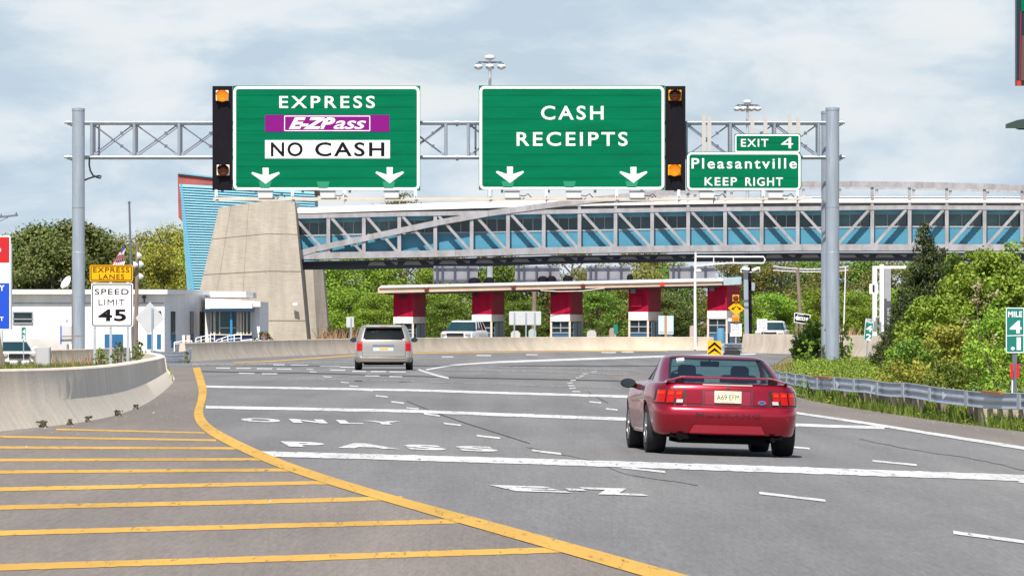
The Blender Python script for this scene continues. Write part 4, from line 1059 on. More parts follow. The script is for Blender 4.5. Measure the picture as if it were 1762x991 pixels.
# greyed boards below the rail
def planks(label, px0, px1, n, m):
    t = thing('board_revetment', label, 'timber boards', W((px0 + px1) / 2, 700, 118), 'boards under the guardrail')
    rnd = random.Random(px0)
    for i in range(n):
        px = px0 + (px1 - px0) * (i + .5) / n
        Y = lerp_tab([(x, Yv) for x, _, Yv in GR], px) + .75; yt = lerp_tab([(x, y) for x, y, _ in GR], px) + 17 + rnd.uniform(-2, 1)
        b = MB(); c = W(px, yt, Y); w = (px1 - px0) / n * Y / F * rnd.uniform(.78, .92)
        b.box((c.x, c.y, c.z - .4), (w, .06, .9), ry=rnd.uniform(-.04, .04)); b.build('board', m, t)
planks('row of greyed vertical boards under the guardrail nearest the red car', 1476, 1592, 10, M_SILVERWOOD)
planks('short row of greyed vertical boards under the rusty end of the guardrail', 1665, 1770, 6, M_SILVERWOOD)
gl_ = thing('guardrail', 'short bent guardrail with close posts bridging the gap between two concrete barriers', 'guardrail', G(300, 634))
GL = [(258, 602.5, 240), (275, 605.5, 238), (293, 606, 240), (312, 604, 243), (322, 602, 246), (329, 598, 252)]
ro, gp = w_rail(gl_, [W(*p) for p in GL][::-1], M_GALV_L)
GL2 = [(x, y + 8.5, Y + .1) for x, y, Y in GL]
w_rail(gl_, [W(*p) for p in GL2][::-1], M_GALV_L)
for px in range(276, 328, 5):
    Y = lerp_tab([(x, Yv) for x, _, Yv in GL], px) + .35; yt = lerp_tab([(x, y) for x, y, _ in GL], px)
    b = MB(); b.bar(W(px, yt + 2, Y), W(px, yt + 30, Y), .10, .10, up=(0, 1, 0)); b.build('post', M_GALV if px % 2 else M_GALV_L, gl_)
# crash cushion and its chevron board
YCC = 300.0
cc = thing('crash_cushion', 'ribbed grey crash cushion on the nose of the far right barrier', 'crash cushion', W(1258, 609, YCC + 2))
for k in range(3):
    yy = 590.5 + k * 6
    b = MB(); b.sweep([W(1243, yy, YCC + 1), W(1274, yy, YCC + 4)], [(.06, 0), (.13, -.04), (.06, -.08), (.13, -.12), (.06, -.16), (-.6, -.16), (-.6, 0)]); b.build('rib_panel', M_GALV_L if k % 2 == 0 else M_GALV, cc)
b = MB(); b.box(W(1259, 607.5, YCC + 2.6), (.8, 3.0, .32)); b.build('base', M_BLK2, cc)
chv = thing('chevron_board', 'square yellow hazard board with black upward chevrons in front of the crash cushion', 'road sign', W(1229.5, 611, YCC))
b = MB(); b.prism([W(1217, 610, YCC), W(1242, 611, YCC), W(1240.5, 587, YCC), W(1218, 586, YCC)], (0, .06, 0)); b.build('panel', M_YELLOW, chv)
for yy in (594, 604):
    b = MB(); Yq = YCC - .01
    P_ = [(1218.5, yy + 3.5), (1229.5, yy - 6), (1241, yy + 4.5), (1241, yy + 9), (1229.5, yy - .8), (1218.5, yy + 8)]
    P_ = [(x, min(y, 610)) for x, y in P_]
    b.add([W(x, y, Yq) for x, y in P_], [(0, 1, 4, 5), (1, 2, 3, 4)]); b.build('chevron', M_BLACK, chv)
b = MB(); b.bar(W(1229.5, 611, YCC + .1), W(1229.5, 590, YCC + .1), .1, .1, up=(0, 1, 0)); b.build('post', M_GALV, chv)

# ------------------------------------------------------------------ roadside signs
def post(parent, px, y0, y1, Y, w=.07, m=M_GALV, px1=None):
    b = MB(); b.bar(W(px, y0, Y), W(px if px1 is None else px1, y1, Y), w, w * .8, up=(0, 1, 0)); return b.build('post', m, parent)
YV = 170.0
sp = thing('road_sign', 'white SPEED LIMIT 45 sign under a yellow EXPRESS LANES plate on three posts', 'road sign', (X_at(192, YV), YV, zg(X_at(192, YV), YV)))
board(sp, 'plate', M_WHITE, 157, 487, 229, 562.5, YV, .02, 4); border(sp, M_BLACK, 158.6, 488.6, 227.4, 561, 1.7, 3.5, YV - .004)
board(sp, 'yellow_plate', M_YELLOW, 154.5, 456, 228.5, 484.5, YV, .02, 3); border(sp, M_BLACK, 156, 457.5, 227, 483, 1.4, 2.6, YV - .004)
text3d('lettering', 'EXPRESS', sp, M_BLACK, 160.5, 460, 222.5, 468.8, YV - .006, .004, space=1.15)
text3d('lettering', 'LANES', sp, M_BLACK, 170, 472, 213.5, 480.2, YV - .006, .004, space=1.15)
text3d('lettering', 'SPEED', sp, M_BLACK, 163, 497, 221.5, 507, YV - .006, .008, space=1.15)
text3d('lettering', 'LIMIT', sp, M_BLACK, 169.5, 515, 214.5, 525, YV - .006, .0, space=1.15)
text3d('lettering', '45', sp, M_BLACK, 169, 532, 217, 552.5, YV - .006, .03, space=1.1)
for px in (163, 190.5, 220): post(sp, px, 660, 470, YV + .05, .075, M_GALV_L)
b = MB(); b.bar(W(158, 500, YV + .04), W(228, 500, YV + .04), .04, .06); b.bar(W(158, 550, YV + .04), W(228, 550, YV + .04), .04, .06); b.build('cross_rail', M_GALV, sp)
YD = 235.0
dm = thing('road_sign', 'grey back of a diamond shaped road sign on a thin post beside the office', 'road sign', (X_at(262, YD), YD, 0))
b = MB(); b.prism([W(258, 519, YD), W(283, 548, YD), W(255, 576, YD), W(233, 547, YD)], (0, .02, 0)); b.build('plate', M_SIGNBACK, dm); post(dm, 262, 628, 530, YD - .05, .075)
# tall banner board cut by the left edge
YW = 158.0
bn = thing('banner_board', 'tall red white and blue banner board on legs at the left edge', 'sign board', (X_at(-20, YW), YW, zg(X_at(-20, YW), YW)))
M_BRED = mat('banner red', (.50, .008, .012), .5); M_BBLUE = mat('banner blue', (.005, .06, .52), .5)
board(bn, 'panel', M_WHITE, -60, 406, 18, 567, YW, .10); board(bn, 'red_field', M_BRED, -58, 408, 16, 452, YW - .006, .005); board(bn, 'blue_field', M_BBLUE, -58, 487, 16, 565.5, YW - .006, .005)
text3d('lettering', 'Y', bn, M_WHITE, -1, 490.5, 7.5, 500.5, YW - .012, .03); text3d('lettering', 'T', bn, M_WHITE, 0, 545, 6, 552, YW - .012, .03)
b = MB(); b.lathe(W(-2, 430.5, YW - .012), [(.07, 0), (.07, -.01)], n=14, axis='Y'); b.build('emblem_edge', mat('pale lilac', (.6, .45, .75), .5), bn)
b = MB(); b.bar(W(19.3, 567, YW + .1), W(19.3, 419, YW + .1), .05, .16, up=(0, 1, 0)); b.build('edge_frame', M_GALV, bn)
for px in (-44, -2): post(bn, px, 660, 567, YW + .05, .22, M_SIGNBACK)
lp = thing('timber_post', 'leaning brown timber post below the banner board', 'post', G(6, 648))
b = MB(); b.bar(W(10, 652, 152), W(-8, 560, 152), .13, .13, up=(0, 1, 0)); b.build('timber', M_WOOD, lp)
def mile(label, x0, y0, x1, y1, Y, rows, lean=0.0, red=False):
    cx = (x0 + x1) / 2
    t = thing('mile_marker', label, 'mile marker', (X_at(cx, Y), Y, zg(X_at(cx, Y), Y)))
    board(t, 'plate', M_MILE, x0, y0, x1, y1, Y, .015, (x1 - x0) * .08); border(t, M_WHITE, x0 + .4, y0 + .4, x1 - .4, y1 - .4, max(.8, (x1 - x0) * .045), (x1 - x0) * .08, Y - .003)
    for body, u0, v0, u1, v1 in rows:
        text3d('lettering', body, t, M_WHITE, x0 + (x1 - x0) * u0, y0 + (y1 - y0) * v0, x0 + (x1 - x0) * u1, y0 + (y1 - y0) * v1, Y - .005, .03)
    return t, cx
M_MILE = mat('mile marker green', (.004, .17, .135), .45)
mt, cx = mile('green MILE 4.1 marker with red strips on its post beside the guardrail', 1730.5, 529, 1763, 607.5, 112, (('MILE', .13, .085, .87, .21), ('4', .22, .29, .84, .565), ('1', .58, .655, .80, .93), ('.', .27, .86, .48, .935)))
b = MB(); b.add([W(1732, 577, 112 - .005), W(1761.5, 576, 112 - .005), W(1761.5, 577.4, 112 - .005), W(1732, 578.4, 112 - .005)], [(0, 1, 2, 3)]); b.build('divider', M_WHITE, mt)
post(mt, 1746, 720, 600, 112.05, .085, M_GALV_D)
for px in (1741, 1751.5):
    b = MB(); b.prism([W(px - 2.4, 650, 111.9), W(px + 2.4, 650, 111.9), W(px + 2.4, 626, 111.9), W(px - 2.4, 626, 111.9)], (0, .03, 0)); b.build('red_strip', mat('reflective red', (.65, .01, .02), .4), mt)
b = MB(); b.bar(W(1741.5, 690, 111.95), W(1742, 651, 111.95), .03, .03, up=(0, 1, 0)); b.build('pale_stake', M_WPANEL, mt)
m2, cx = mile('small tilted green MILE 4.2 marker in front of the far right barrier', -7.6, -19.5, 7.6, 19.5, 226, (('MILE', .1, .06, .9, .2), ('4', .2, .3, .85, .58), ('2', .22, .68, .85, .95)))
# it was laid out round the picture origin: move it where it stands and lean it
off_ = W(1495, 567.5, 226) - W(0, 0, 226)
for ch in m2.children:
    for v in ch.data.vertices:
        q = v.co + ORG[ch.name] - W(0, 0, 226); a = math.radians(5)
        q = Vector((q.x * math.cos(a) + q.z * math.sin(a), q.y, -q.x * math.sin(a) + q.z * math.cos(a)))
        v.co = q + W(1495, 567.5, 226) - Vector((X_at(1495, 226), 226, 0))
    ORG[ch.name] = Vector((X_at(1495, 226), 226, 0))
m2.location = (X_at(1495, 226), 226, 0); ORG[m2.name] = Vector(m2.location)
post(m2, 1490, 634, 575, 226.05, .06, M_GALV, 1494)
m3, _ = mile('tiny green mile marker on the grass left of the tall pole', 36, 562, 45.5, 586, 255, (('4', .25, .2, .8, .5), ('3', .25, .6, .8, .92)))
post(m3, 40.5, 620, 580, 255.05, .05, M_GALV)
# one way sign, leaning
YO1 = 258.0
ow = thing('road_sign', 'black and white ONE WAY arrow sign leaning on a thin post by the bush', 'road sign', (X_at(1370, YO1), YO1, 0))
b = MB(); b.prism([W(1366, 554.5, YO1), W(1392.5, 558.5, YO1), W(1395, 541.5, YO1), W(1367, 537.5, YO1)], (0, .02, 0)); b.build('plate', M_WHITE, ow)
b = MB(); Yq = YO1 - .006; b.add([W(1367, 553.3, Yq), W(1391.8, 557.2, Yq), W(1393.8, 542.6, Yq), W(1368, 538.8, Yq)], [(0, 1, 2, 3)]); b.build('black_field', M_BLACK, ow)
b = MB(); Yq -= .006; P_ = [(1368, 546.2), (1372.5, 542.6), (1372.4, 544.4), (1391, 546.6), (1390, 552.6), (1371.4, 550.2), (1371.2, 551.8)]
b.add([W(x, y, Yq) for x, y in P_], [(0, 1, 2, 5, 6), (2, 3, 4, 5)]); b.build('arrow', M_WHITE, ow)
text3d('lettering', 'WAY', ow, M_BLACK, 1375, 546, 1388, 551, Yq - .005, .02)
text3d('lettering', 'ONE', ow, M_WHITE, 1372, 540.2, 1383, 542.6, YO1 - .009, .0)
post(ow, 1366.5, 622, 555, YO1 + .05, .10, M_WOOD, 1371)
# diamond arrow sign between beacons
YA = 315.0
da = thing('road_sign', 'yellow diamond double arrow sign between two beacons above a white DO NOT STOP plate', 'road sign', (X_at(1265, YA), YA, 0))
b = MB(); b.prism([W(1267, 519, YA), W(1281, 531, YA), W(1267, 542.5, YA), W(1252.5, 530, YA)], (0, .03, 0)); b.build('diamond_plate', M_YELLOW, da)
for s in (-1, 1):
    b = MB(); cxx = 1267; P_ = [(cxx + s * 1.2, 527.5), (cxx + s * 5.0, 531.2), (cxx + s * 6.4, 529.4), (cxx + s * 8.6, 534.2), (cxx + s * 3.2, 533.8), (cxx + s * 4.2, 532.4), (cxx + s * .4, 528.8)]
    b.add([W(x, y - 1.2, YA - .01) for x, y in P_], [(0, 1, 5, 6), (1, 2, 3, 4, 5)]); b.build('arrow', M_BLACK, da)
for yy, lit in ((513, 0), (548, 1)):
    b = MB(); b.box(W(1266, yy, YA), (.36, .2, .36)); o = b.build('beacon', M_YELLOW, da, bevel=.02)
    b = MB(); b.lathe(W(1266, yy, YA - .1), [(.16, 0), (.15, -.04), (.05, -.07)], n=16, axis='Y'); b.build('lens', mat('beacon lens', (.75, .14, .01) if lit else (.12, .02, .01), .3, emit=((1, .2, .01), .25) if lit else None), o)
board(da, 'white_plate', M_WHITE, 1256, 557, 1276, 578.5, YA, .02)
for body, y0 in (('DO', 559), ('NOT', 565), ('STOP', 571.3)): text3d('lettering', body, da, M_BLACK, 1260, y0, 1272, y0 + 4.4, YA - .006, .0)
b = MB(); b.box(W(1255, 563, YA + .1), (.14, .2, .62)); b.build('control_box', M_GALV_D, da); b = MB(); b.box(W(1256, 550, YA + .1), (.2, .2, .16)); b.build('camera_head', M_WHITE, da)
post(da, 1266, 606, 508, YA + .08, .09)
YN = 345.0
ns = thing('road_sign', 'small white DO NOT STOP sign on a thin post in front of the white pickup', 'road sign', (X_at(1311, YN), YN, 0))
board(ns, 'plate', M_WHITE, 1302.5, 549, 1320, 568.5, YN, .02)
for body, y0 in (('DO', 551), ('NOT', 556.4), ('STOP', 562)): text3d('lettering', body, ns, M_BLACK, 1306, y0, 1316.5, y0 + 4, YN - .006, -.005)
post(ns, 1314, 604, 560, YN + .04, .05)
nt = thing('road_sign', 'small white sign on the pale gantry column at the edge of the conifer', 'road sign', W(1503, 505, 300))
board(nt, 'plate', M_WHITE, 1496, 488.5, 1511, 505.5, 300, .02)
for body, y0 in (('DO', 490), ('NOT', 494.6), ('STOP', 499.4)): text3d('lettering', body, nt, M_GALV_D, 1499.5, y0, 1508, y0 + 3.6, 299.99, -.01)
b = MB(); b.bar(W(1503, 503, 300.1), W(1503, 490, 300.1), .1, .2, up=(0, 1, 0)); b.build('clamp', M_GALV, nt)
gc = thing('gantry_frame', 'pale steel column frame with a level arm left of the conifer', 'gantry', W(1507, 600, 301))
for px, w in ((1505, .24), (1517, .22)):
    b = MB(); b.bar(W(px, 600, 301.5), W(px, 455 if px > 1510 else 458, 301.5), w, w, up=(0, 1, 0)); b.build('column', M_WPANEL, gc)
b = MB(); b.bar(W(1527, 600, 303), W(1527, 462, 303), .35, .3, up=(0, 1, 0)); b.build('column', M_GREYP, gc)
b = MB(); b.bar(W(1505, 460, 301.5), W(1560, 460, 301.5), .16, .14); b.build('arm', M_WPANEL, gc)
zz = MB()
for k in range(9):
    y0 = 598 - k * 15; zz.bar(W(1505 if k % 2 else 1517, y0, 301.6), W(1517 if k % 2 else 1505, y0 - 15, 301.6), .05, .05, up=(0, 1, 0))
zz.build('lattice', M_GALV_L, gc)

# ------------------------------------------------------------------ masts, poles and plaza signs
def high_mast(label, px, ytop, yring, Y, rw, n_l):
    x = X_at(px, Y); t = thing('light_mast', label, 'light mast', (x, Y, 0), 'high mast lights')
    zt, zr_ = Z_at(ytop, Y), Z_at(yring, Y)
    b = MB(); b.lathe((x, Y, 0), [(.26, -.1), (.11, zt - .3)], n=14); b.build('mast', M_GALV_L, t, smooth=True)
    b = MB(); b.lathe((x, Y, zt), [(.05, .12), (.42, .05), (.42, -.12), (.25, -.25)], n=16); b.build('head_cap', M_WPANEL, t, smooth=40)
    b = MB(); b.lathe((x, Y, zr_ + .42), [(.55, -.05), (.6, 0), (.55, .05)], n=16); b.build('ring', M_GALV_D, t)
    for k in range(n_l):
        a = 2 * math.pi * (k + .5) / n_l; px_, py_ = x + math.cos(a) * rw, Y + math.sin(a) * rw
        b = MB(); b.bar((x + math.cos(a) * .5, Y + math.sin(a) * .5, zr_ + .42), (px_, py_, zr_ + .42), .08, .08); b.build('arm', M_GALV_D, t)
        b = MB(); b.lathe((px_, py_, zr_), [(.10, .36), (.2, .3), (.22, .12), (.30, .05), (.32, -.02)], n=12, cap=True); o = b.build('floodlight', M_GALV_D, t, smooth=40)
        b = MB(); b.sphere((px_, py_, zr_ + .08), .30, 12, 6, (1, 1, .75)); b.build('lens', M_WPANEL, o, smooth=True)
high_mast('tall light mast with a ring of lamps rising behind the CASH RECEIPTS sign', 843, 97.5, 117, 430, 1.0, 6)
high_mast('smaller distant light mast with a ring of lamps above the EXIT 4 sign', 1286, 174.5, 189, 520, 1.02, 8)
ma = thing('mast_arm', 'white tubular mast arm with open frame over the right hand toll lane', 'mast arm', W(1196.5, 600, 350))
b = MB(); b.tube([W(1196.5, 601, 350), W(1196, 500, 350), W(1197, 434, 350)], [.10, .085, .06], n=10); b.build('pole', M_WPANEL, ma, smooth=True)
b = MB(); b.tube([W(1197, 441.5, 350), W(1260, 442, 350), W(1314, 442, 350), W(1316.5, 447, 350), W(1314, 453, 350), W(1250, 453, 350), W(1197, 458, 350)], .05, n=8)
for px in (1228, 1262): b.tube([W(px, 442, 350), W(px, 453.5, 350)], .035, n=6)
b.build('arm_frame', M_WPANEL, ma, smooth=True)
b = MB(); b.sphere(W(1202, 466, 349.9), .14, 10, 6, (1.4, 1, .8)); b.build('camera', M_WPANEL, ma)
cp = thing('camera_pole', 'blue grey square pole carrying two white cameras right of the toll canopy', 'camera pole', W(1287, 600, 352))
b = MB(); b.bar(W(1285, 601, 352), W(1283, 456, 352), .27, .27, up=(0, 1, 0)); b.build('pole', M_GALV, cp)
b = MB(); b.bar(W(1291.5, 601, 352.4), W(1290, 458, 352.4), .20, .2, up=(0, 1, 0)); b.build('cable_duct', M_BLACK, cp)
b = MB(); b.bar(W(1274, 468, 351.8), W(1307, 468.5, 351.8), .07, .06); b.bar(W(1275, 462, 351.8), W(1275, 468, 351.8), .05, .05); b.bar(W(1307, 459, 351.8), W(1307, 468, 351.8), .05, .05); b.build('bracket', M_WPANEL, cp)
for px, dy, tilt in ((1283, 462.5, .1), (1300, 463, -.35)):
    b = MB(); b.box(W(px, dy, 351.6), (.48, .3, .17), ry=tilt); b.build('camera', M_WPANEL, cp, bevel=.03)
b = MB(); b.box(W(1296, 493, 351.9), (.2, .2, .5)); b.build('control_box', M_GALV, cp)
# boards on legs beyond the far barrier
for x0, x1, y0, y1, Y, legs, lb in ((876, 931, 535.5, 559, 372, (885, 905, 920), 'wide grey sign back on two legs between the second and third booth'), (596, 609, 545, 563, 385, (604,), 'small grey sign back on a single post left of the minivan')):
    t = thing('road_sign', lb, 'road sign', (X_at((x0 + x1) / 2, Y), Y, 0))
    board(t, 'plate', M_SIGNBACK, x0, y0, x1, y1, Y, .04, 1.0)
    for px in legs: post(t, px, 598, y0 + 2, Y - .05, .09)
cbx = thing('control_cabinet', 'pale blue and white control cabinet pair with an orange strip beside the fourth booth', 'cabinet', (X_at(1146, 380), 380, 0))
for x0, x1 in ((1133, 1143.5), (1147.5, 1159)):
    b = MB(); b.prism([W(x0, 575, 380), W(x1, 575, 380), W(x1, 543, 380), W(x0, 543, 380)], (0, .6, 0)); o = b.build('cabinet_body', mat('pale blue cabinet', (.42, .56, .66), .5), cbx)
    b = MB(); b.prism([W(x0 + 1.5, 571, 379.97), W(x1 - 1.5, 571, 379.97), W(x1 - 1.5, 549, 379.97), W(x0 + 1.5, 549, 379.97)], (0, .03, 0)); b.build('door', mat('cabinet door', (.52, .62, .70), .5), o)
b = MB(); b.bar(W(1145.5, 598, 380.1), W(1145.5, 543, 380.1), .14, .14, up=(0, 1, 0)); b.build('orange_strip', mat('brown orange', (.50, .22, .06), .6), cbx)
b = MB(); b.prism([W(1143, 598, 380.3), W(1158, 598, 380.3), W(1157, 575, 380.3), W(1144, 575, 380.3)], (0, .4, 0)); b.build('plinth', M_SIGNBACK, cbx)
for px, w, yt, Y, c, nm, lb in ((887, 8, 569, 376, (.5, .48, .46), 'concrete_stub', 'rounded grey stub on the plaza left of the third booth'), (1018, 8, 568, 374, (.45, .43, .42), 'concrete_stub', 'rounded grey stub right of the third booth'), (1054, 5.5, 564, 376, (.35, .25, .2), 'concrete_stub', 'brown box stub beside a small green marker'), (916, 6.5, 566, 378, (.35, .42, .40), 'concrete_stub', 'greenish square stub under the wide grey sign back'), (1191, 4, 560, 372, (.42, .33, .3), 'concrete_stub', 'brownish stub left of the white mast pole')):
    x, zt = X_at(px, Y), Z_at(yt, Y); b = MB(); w_ = w * Y / F
    b.prism([(x - w_, Y, 0), (x + w_, Y, 0), (x + w_, Y, zt - .15), (x + w_ * .5, Y, zt), (x - w_ * .5, Y, zt), (x - w_, Y, zt - .15)], (0, .7, 0)); tag(b.build(nm, mat('stub', c, .8)), lb, 'stub', 'stubs on the plaza')
gm = thing('mile_marker', 'tiny turquoise marker beyond the far barrier by the brown stub', 'mile marker', (X_at(1059, 375), 375, 0))
board(gm, 'plate', M_MILE, 1056, 558, 1063, 574.5, 375, .03, .5); post(gm, 1059.5, 597, 570, 375.05, .06)
# white van end and blue drum by the fifth booth
bd = thing('drum', 'blue drum standing in front of the fifth booth', 'drum', (X_at(1240, 368), 368, 0)); b = MB(); b.lathe((X_at(1240, 368), 368, 0), [(.24, 0), (.26, .05), (.26, 1.0), (.24, 1.38)], n=14); b.build('drum_body', mat('drum blue', (.10, .28, .42), .5), bd, smooth=True)
# left verge: cabinet, white stubs, flagpole, lamp pole, dish, power line pole
cab = thing('utility_cabinet', 'grey metal utility cabinet on the grass left of the tall gantry pole', 'cabinet', G(74, 652))
b = MB(); b.prism([W(61.5, 655, 165), W(86, 655, 165), W(86, 596.5, 165), W(61, 597.5, 165)], (0, .35, 0)); b.build('case', mat('cabinet grey', (.40, .40, .41), .55, var=.12, vscale=2), cab, bevel=.02)
b = MB(); b.prism([W(63.5, 640, 164.97), W(84, 640, 164.97), W(84, 600, 164.97), W(63.5, 600, 164.97)], (0, .03, 0)); b.build('door', mat('cabinet door grey', (.43, .43, .44), .5), cab)
for px, lb in ((24, 'short white bollard left of the utility cabinet under the white car'), (44, 'short white bollard touching the left of the utility cabinet')):
    b = MB(); x = X_at(px, 175); b.lathe((x, 175, zg(x, 175)), [(.13, -.1), (.13, Z_at(620, 175) - zg(x, 175) - .04), (.10, Z_at(620, 175) - zg(x, 175))], n=14); tag(b.build('bollard', M_WPANEL, smooth=True), lb, 'bollard', 'white bollards on the verge')
eb = thing('electric_box', 'white box with a crossbar and blue edge fixed beside the tall left pole', 'electrical box', W(112, 576, 215))
b = MB(); b.prism([W(104, 592, 215), W(125, 592, 215), W(125, 561, 215), W(104, 560, 215)], (0, .3, 0)); b.build('case', mat('box grey white', (.52, .52, .54), .6), eb)
b = MB(); b.bar(W(104, 579, 214.9), W(141, 578, 214.9), .035, .04); b.bar(W(124.5, 640, 214.9), W(124, 505, 214.9), .045, .045, up=(0, 1, 0)); b.build('conduit', M_WOOD, eb)
b = MB(); b.bar(W(104.6, 592, 214.98), W(104.6, 560, 214.98), .04, .03, up=(0, 1, 0)); b.build('blue_edge', M_BBLUE, eb)
b = MB(); c = W(119, 600, 214.9); b.lathe((c.x, c.y, c.z - .25), [(.10, -.2), (.12, .1), (.09, .2)], n=12); b.build('meter', M_WPANEL, eb)
fp = thing('flagpole', 'slim grey flagpole in front of the trees with its flag at half height', 'flagpole', (X_at(226, 318), 318, -.75))
b = MB(); b.tube([W(229.5, 625, 318), W(222.5, 349, 318)], [.09, .055], n=10); b.build('pole', M_GALV_D, fp, smooth=True)
b = MB(); b.sphere(W(222.5, 348.5, 318), .08, 8, 6); b.build('finial', M_GALV_D, fp)
# flag, wavy cloth
fg = thing('flag', 'small striped flag with a blue canton drooping on the flagpole', 'flag', W(214, 420, 318))
M_FR = mat('flag red', (.50, .03, .05), .8); M_FW = mat('flag white', (.72, .70, .70), .8); M_FB = mat('flag blue', (.03, .05, .22), .8)
b = MB(); nu, nv = 13, 12
def fpt(u, v):   # u along fly, v down the hoist
    px = 215.5 + u * (-23.5 * (1 - v) - 1.5 * v) + 1.2 * math.sin(u * 7 + v * 3); py = 420 + 9 * v * (1 - u) + 36 * u
    p = W(px, py, 317.9); p.y += .18 * math.sin(u * 9 + v * 2); return p
for j in range(nv + 1):
    for i in range(nu + 1): b.v.append(tuple(fpt(i / nu, j / nv)))
for j in range(nv):
    for i in range(nu):
        a = j * (nu + 1) + i; b.f.append([a, a + 1, a + nu + 2, a + nu + 1])
        b.mi.append(2 if (i < 5 and j < 7) else (0 if j % 2 == 0 else 1))
fo = b.build('cloth', [M_FR, M_FW, M_FB], fg); sm = fo.modifiers.new('thick', 'SOLIDIFY'); sm.thickness = .01
b = MB(); b.tube([W(214.6, 420, 318), W(224.3, 418, 318)], .015, n=5); b.build('rope', M_FW, fg)
up_ = thing('lamp_pole', 'brown timber pole with three white floodlights behind the speed sign', 'lamp pole', (X_at(234, 312), 312, -.75))
b = MB(); b.tube([W(233, 625, 312), W(236.5, 419, 312)], [.13, .10], n=10); b.build('pole', M_WOOD, up_, smooth=True)
for px, py in ((240, 440), (233.5, 456), (243.5, 455), (243, 476)):
    b = MB(); b.lathe(W(px, py, 311.7), [(.05, .12), (.16, 0), (.20, -.12)], n=10, axis='X'); b.build('floodlight', M_WPANEL, up_)
ds = thing('satellite_dish', 'white satellite dish on the office roof in front of the dark tree', 'satellite dish', W(116, 500, YO + 3))
b = MB(); c = W(114, 486, YO + 3)
D = (Matrix.Rotation(math.radians(-52), 3, 'Y') @ Matrix.Rotation(math.radians(28), 3, 'X'))
prof = [(.04, -.15), (.22, -.11), (.36, -.02), (.42, .05)]
n = 16; base = []
for r, h in prof:
    for k in range(n): b.v.append(tuple(c + D @ Vector((r * math.cos(2 * math.pi * k / n), r * math.sin(2 * math.pi * k / n), h))))
for i in range(3):
    for k in range(n):
        a, d = i * n + k, i * n + (k + 1) % n; b.f.append([a, d, d + n, a + n]); b.mi.append(0)
b.f.append(list(range(n))); b.mi.append(0)
do = b.build('dish', M_WHITE, ds, smooth=True); sm = do.modifiers.new('thick', 'SOLIDIFY'); sm.thickness = .015
b = MB(); b.bar(W(117, 502, YO + 3.1), W(116, 488, YO + 3.1), .06, .06, up=(0, 1, 0)); b.bar(c, c + Vector((-.45, -.25, .1)), .03, .03); b.build('mount', M_GALV, ds)
pp = thing('power_pole', 'dark cross arm of a power line pole above the trees at the left edge', 'power pole', (X_at(-30, 380), 380, 0))
b = MB(); b.tube([W(-30, 605, 380), W(-30, 360, 380)], .14, n=10); b.build('pole', M_WOOD, pp, smooth=True)
b = MB(); b.bar(W(-70, 381, 379.8), W(31, 370.5, 379.8), .11, .13); b.bar(W(-30, 395, 379.8), W(14, 374, 379.8), .05, .05); b.build('cross_arm', M_GALV_D, pp)
for px in (-55, 2, 28):
    b = MB(); c = W(px, 381 - (px + 70) * .104, 379.8); b.lathe((c.x, c.y, c.z), [(.05, .05), (.06, .12), (.03, .22)], n=8); b.build('insulator', M_GALV_D, pp)
# service poles in front of the wood on the right
for px0, px1, y0, y1, Y, r, lb in ((1382, 1372, 600, 462, 395, .15, 'brown timber pole in the wood right of the white pickup'), (1451, 1455, 585, 458, 430, .06, 'thin pale pole with wires between the round gantry pole and the pale frame'), (918, 920, 590, 485, 440, .2, 'brown timber pole behind the gap between the second and third booth')):
    t = thing('utility_pole', lb, 'utility pole', W(px0, y0, Y), 'poles in front of the wood'); b = MB(); b.tube([W(px0, y0 + 12, Y), W(px1, y1, Y)], [r, r * .8], n=8); b.build('pole', M_WOOD if r > .1 else M_WPANEL, t, smooth=True)
wr = thing('overhead_cable', 'sagging pale overhead cables across the wood right of the canopy', 'cable', W(1400, 470, 432))
for k in range(3):
    b = MB(); pts = [W(1330 + 130 * i / 8.0, 468 - k * 2.5 - 5 * (2 * i / 8.0 - 1) ** 2 * (1 if k else .6), 430) for i in range(9)]; b.tube(pts, .035, n=5); b.build('wire', M_WPANEL if k != 1 else M_GALV_D, wr)
# railings of the office ramp
def railing(label, pts, Y):
    t = thing('ramp_railing', label, 'railing', W(pts[0][0], 600, Y), 'white ramp railings')
    top, bot = [W(x, y, Y) for x, y, h in pts], [W(x, y + h, Y) for x, y, h in pts]
    b = MB(); b.tube(top, .03, n=6); b.tube([p.lerp(q, .5) for p, q in zip(top, bot)], .022, n=6); b.build('handrail', M_WPANEL, t)
    for p, q in zip(top, bot):
        b = MB(); b.bar(p, q + Vector((0, 0, -.35)), .06, .05, up=(0, 1, 0)); b.build('post', M_WPANEL, t)
railing('white ramp railing running up to the office bay', [(337, 582, 12), (346, 579.5, 12), (356, 577.5, 12), (362, 576, 13), (369, 576, 14)], 325)
railing('white ramp railing below the glazed office bay', [(372, 586, 8), (382, 582, 9), (392, 578.5, 11), (403, 576.5, 12), (415, 576, 12)], 324)
railing('low white rail along the office path', [(300, 589, 5), (315, 587, 7), (330, 586.5, 7)], 322)
railing('short white rail ending at the red flowers', [(416, 586, 6), (432, 584, 7), (448, 583.5, 8)], 323)
bx = thing('planter_box', 'pair of cream boxes by the ramp in front of the office slit windows', 'box', W(320, 590, 326))
for x0, x1 in ((313.5, 318), (321, 327)):
    b = MB(); b.prism([W(x0, 598, 326), W(x1, 598, 326), W(x1, 576.5, 326), W(x0, 576.5, 326)], (0, .5, 0)); b.build('box', M_BEIGE if x0 > 320 else M_WPANEL, bx)

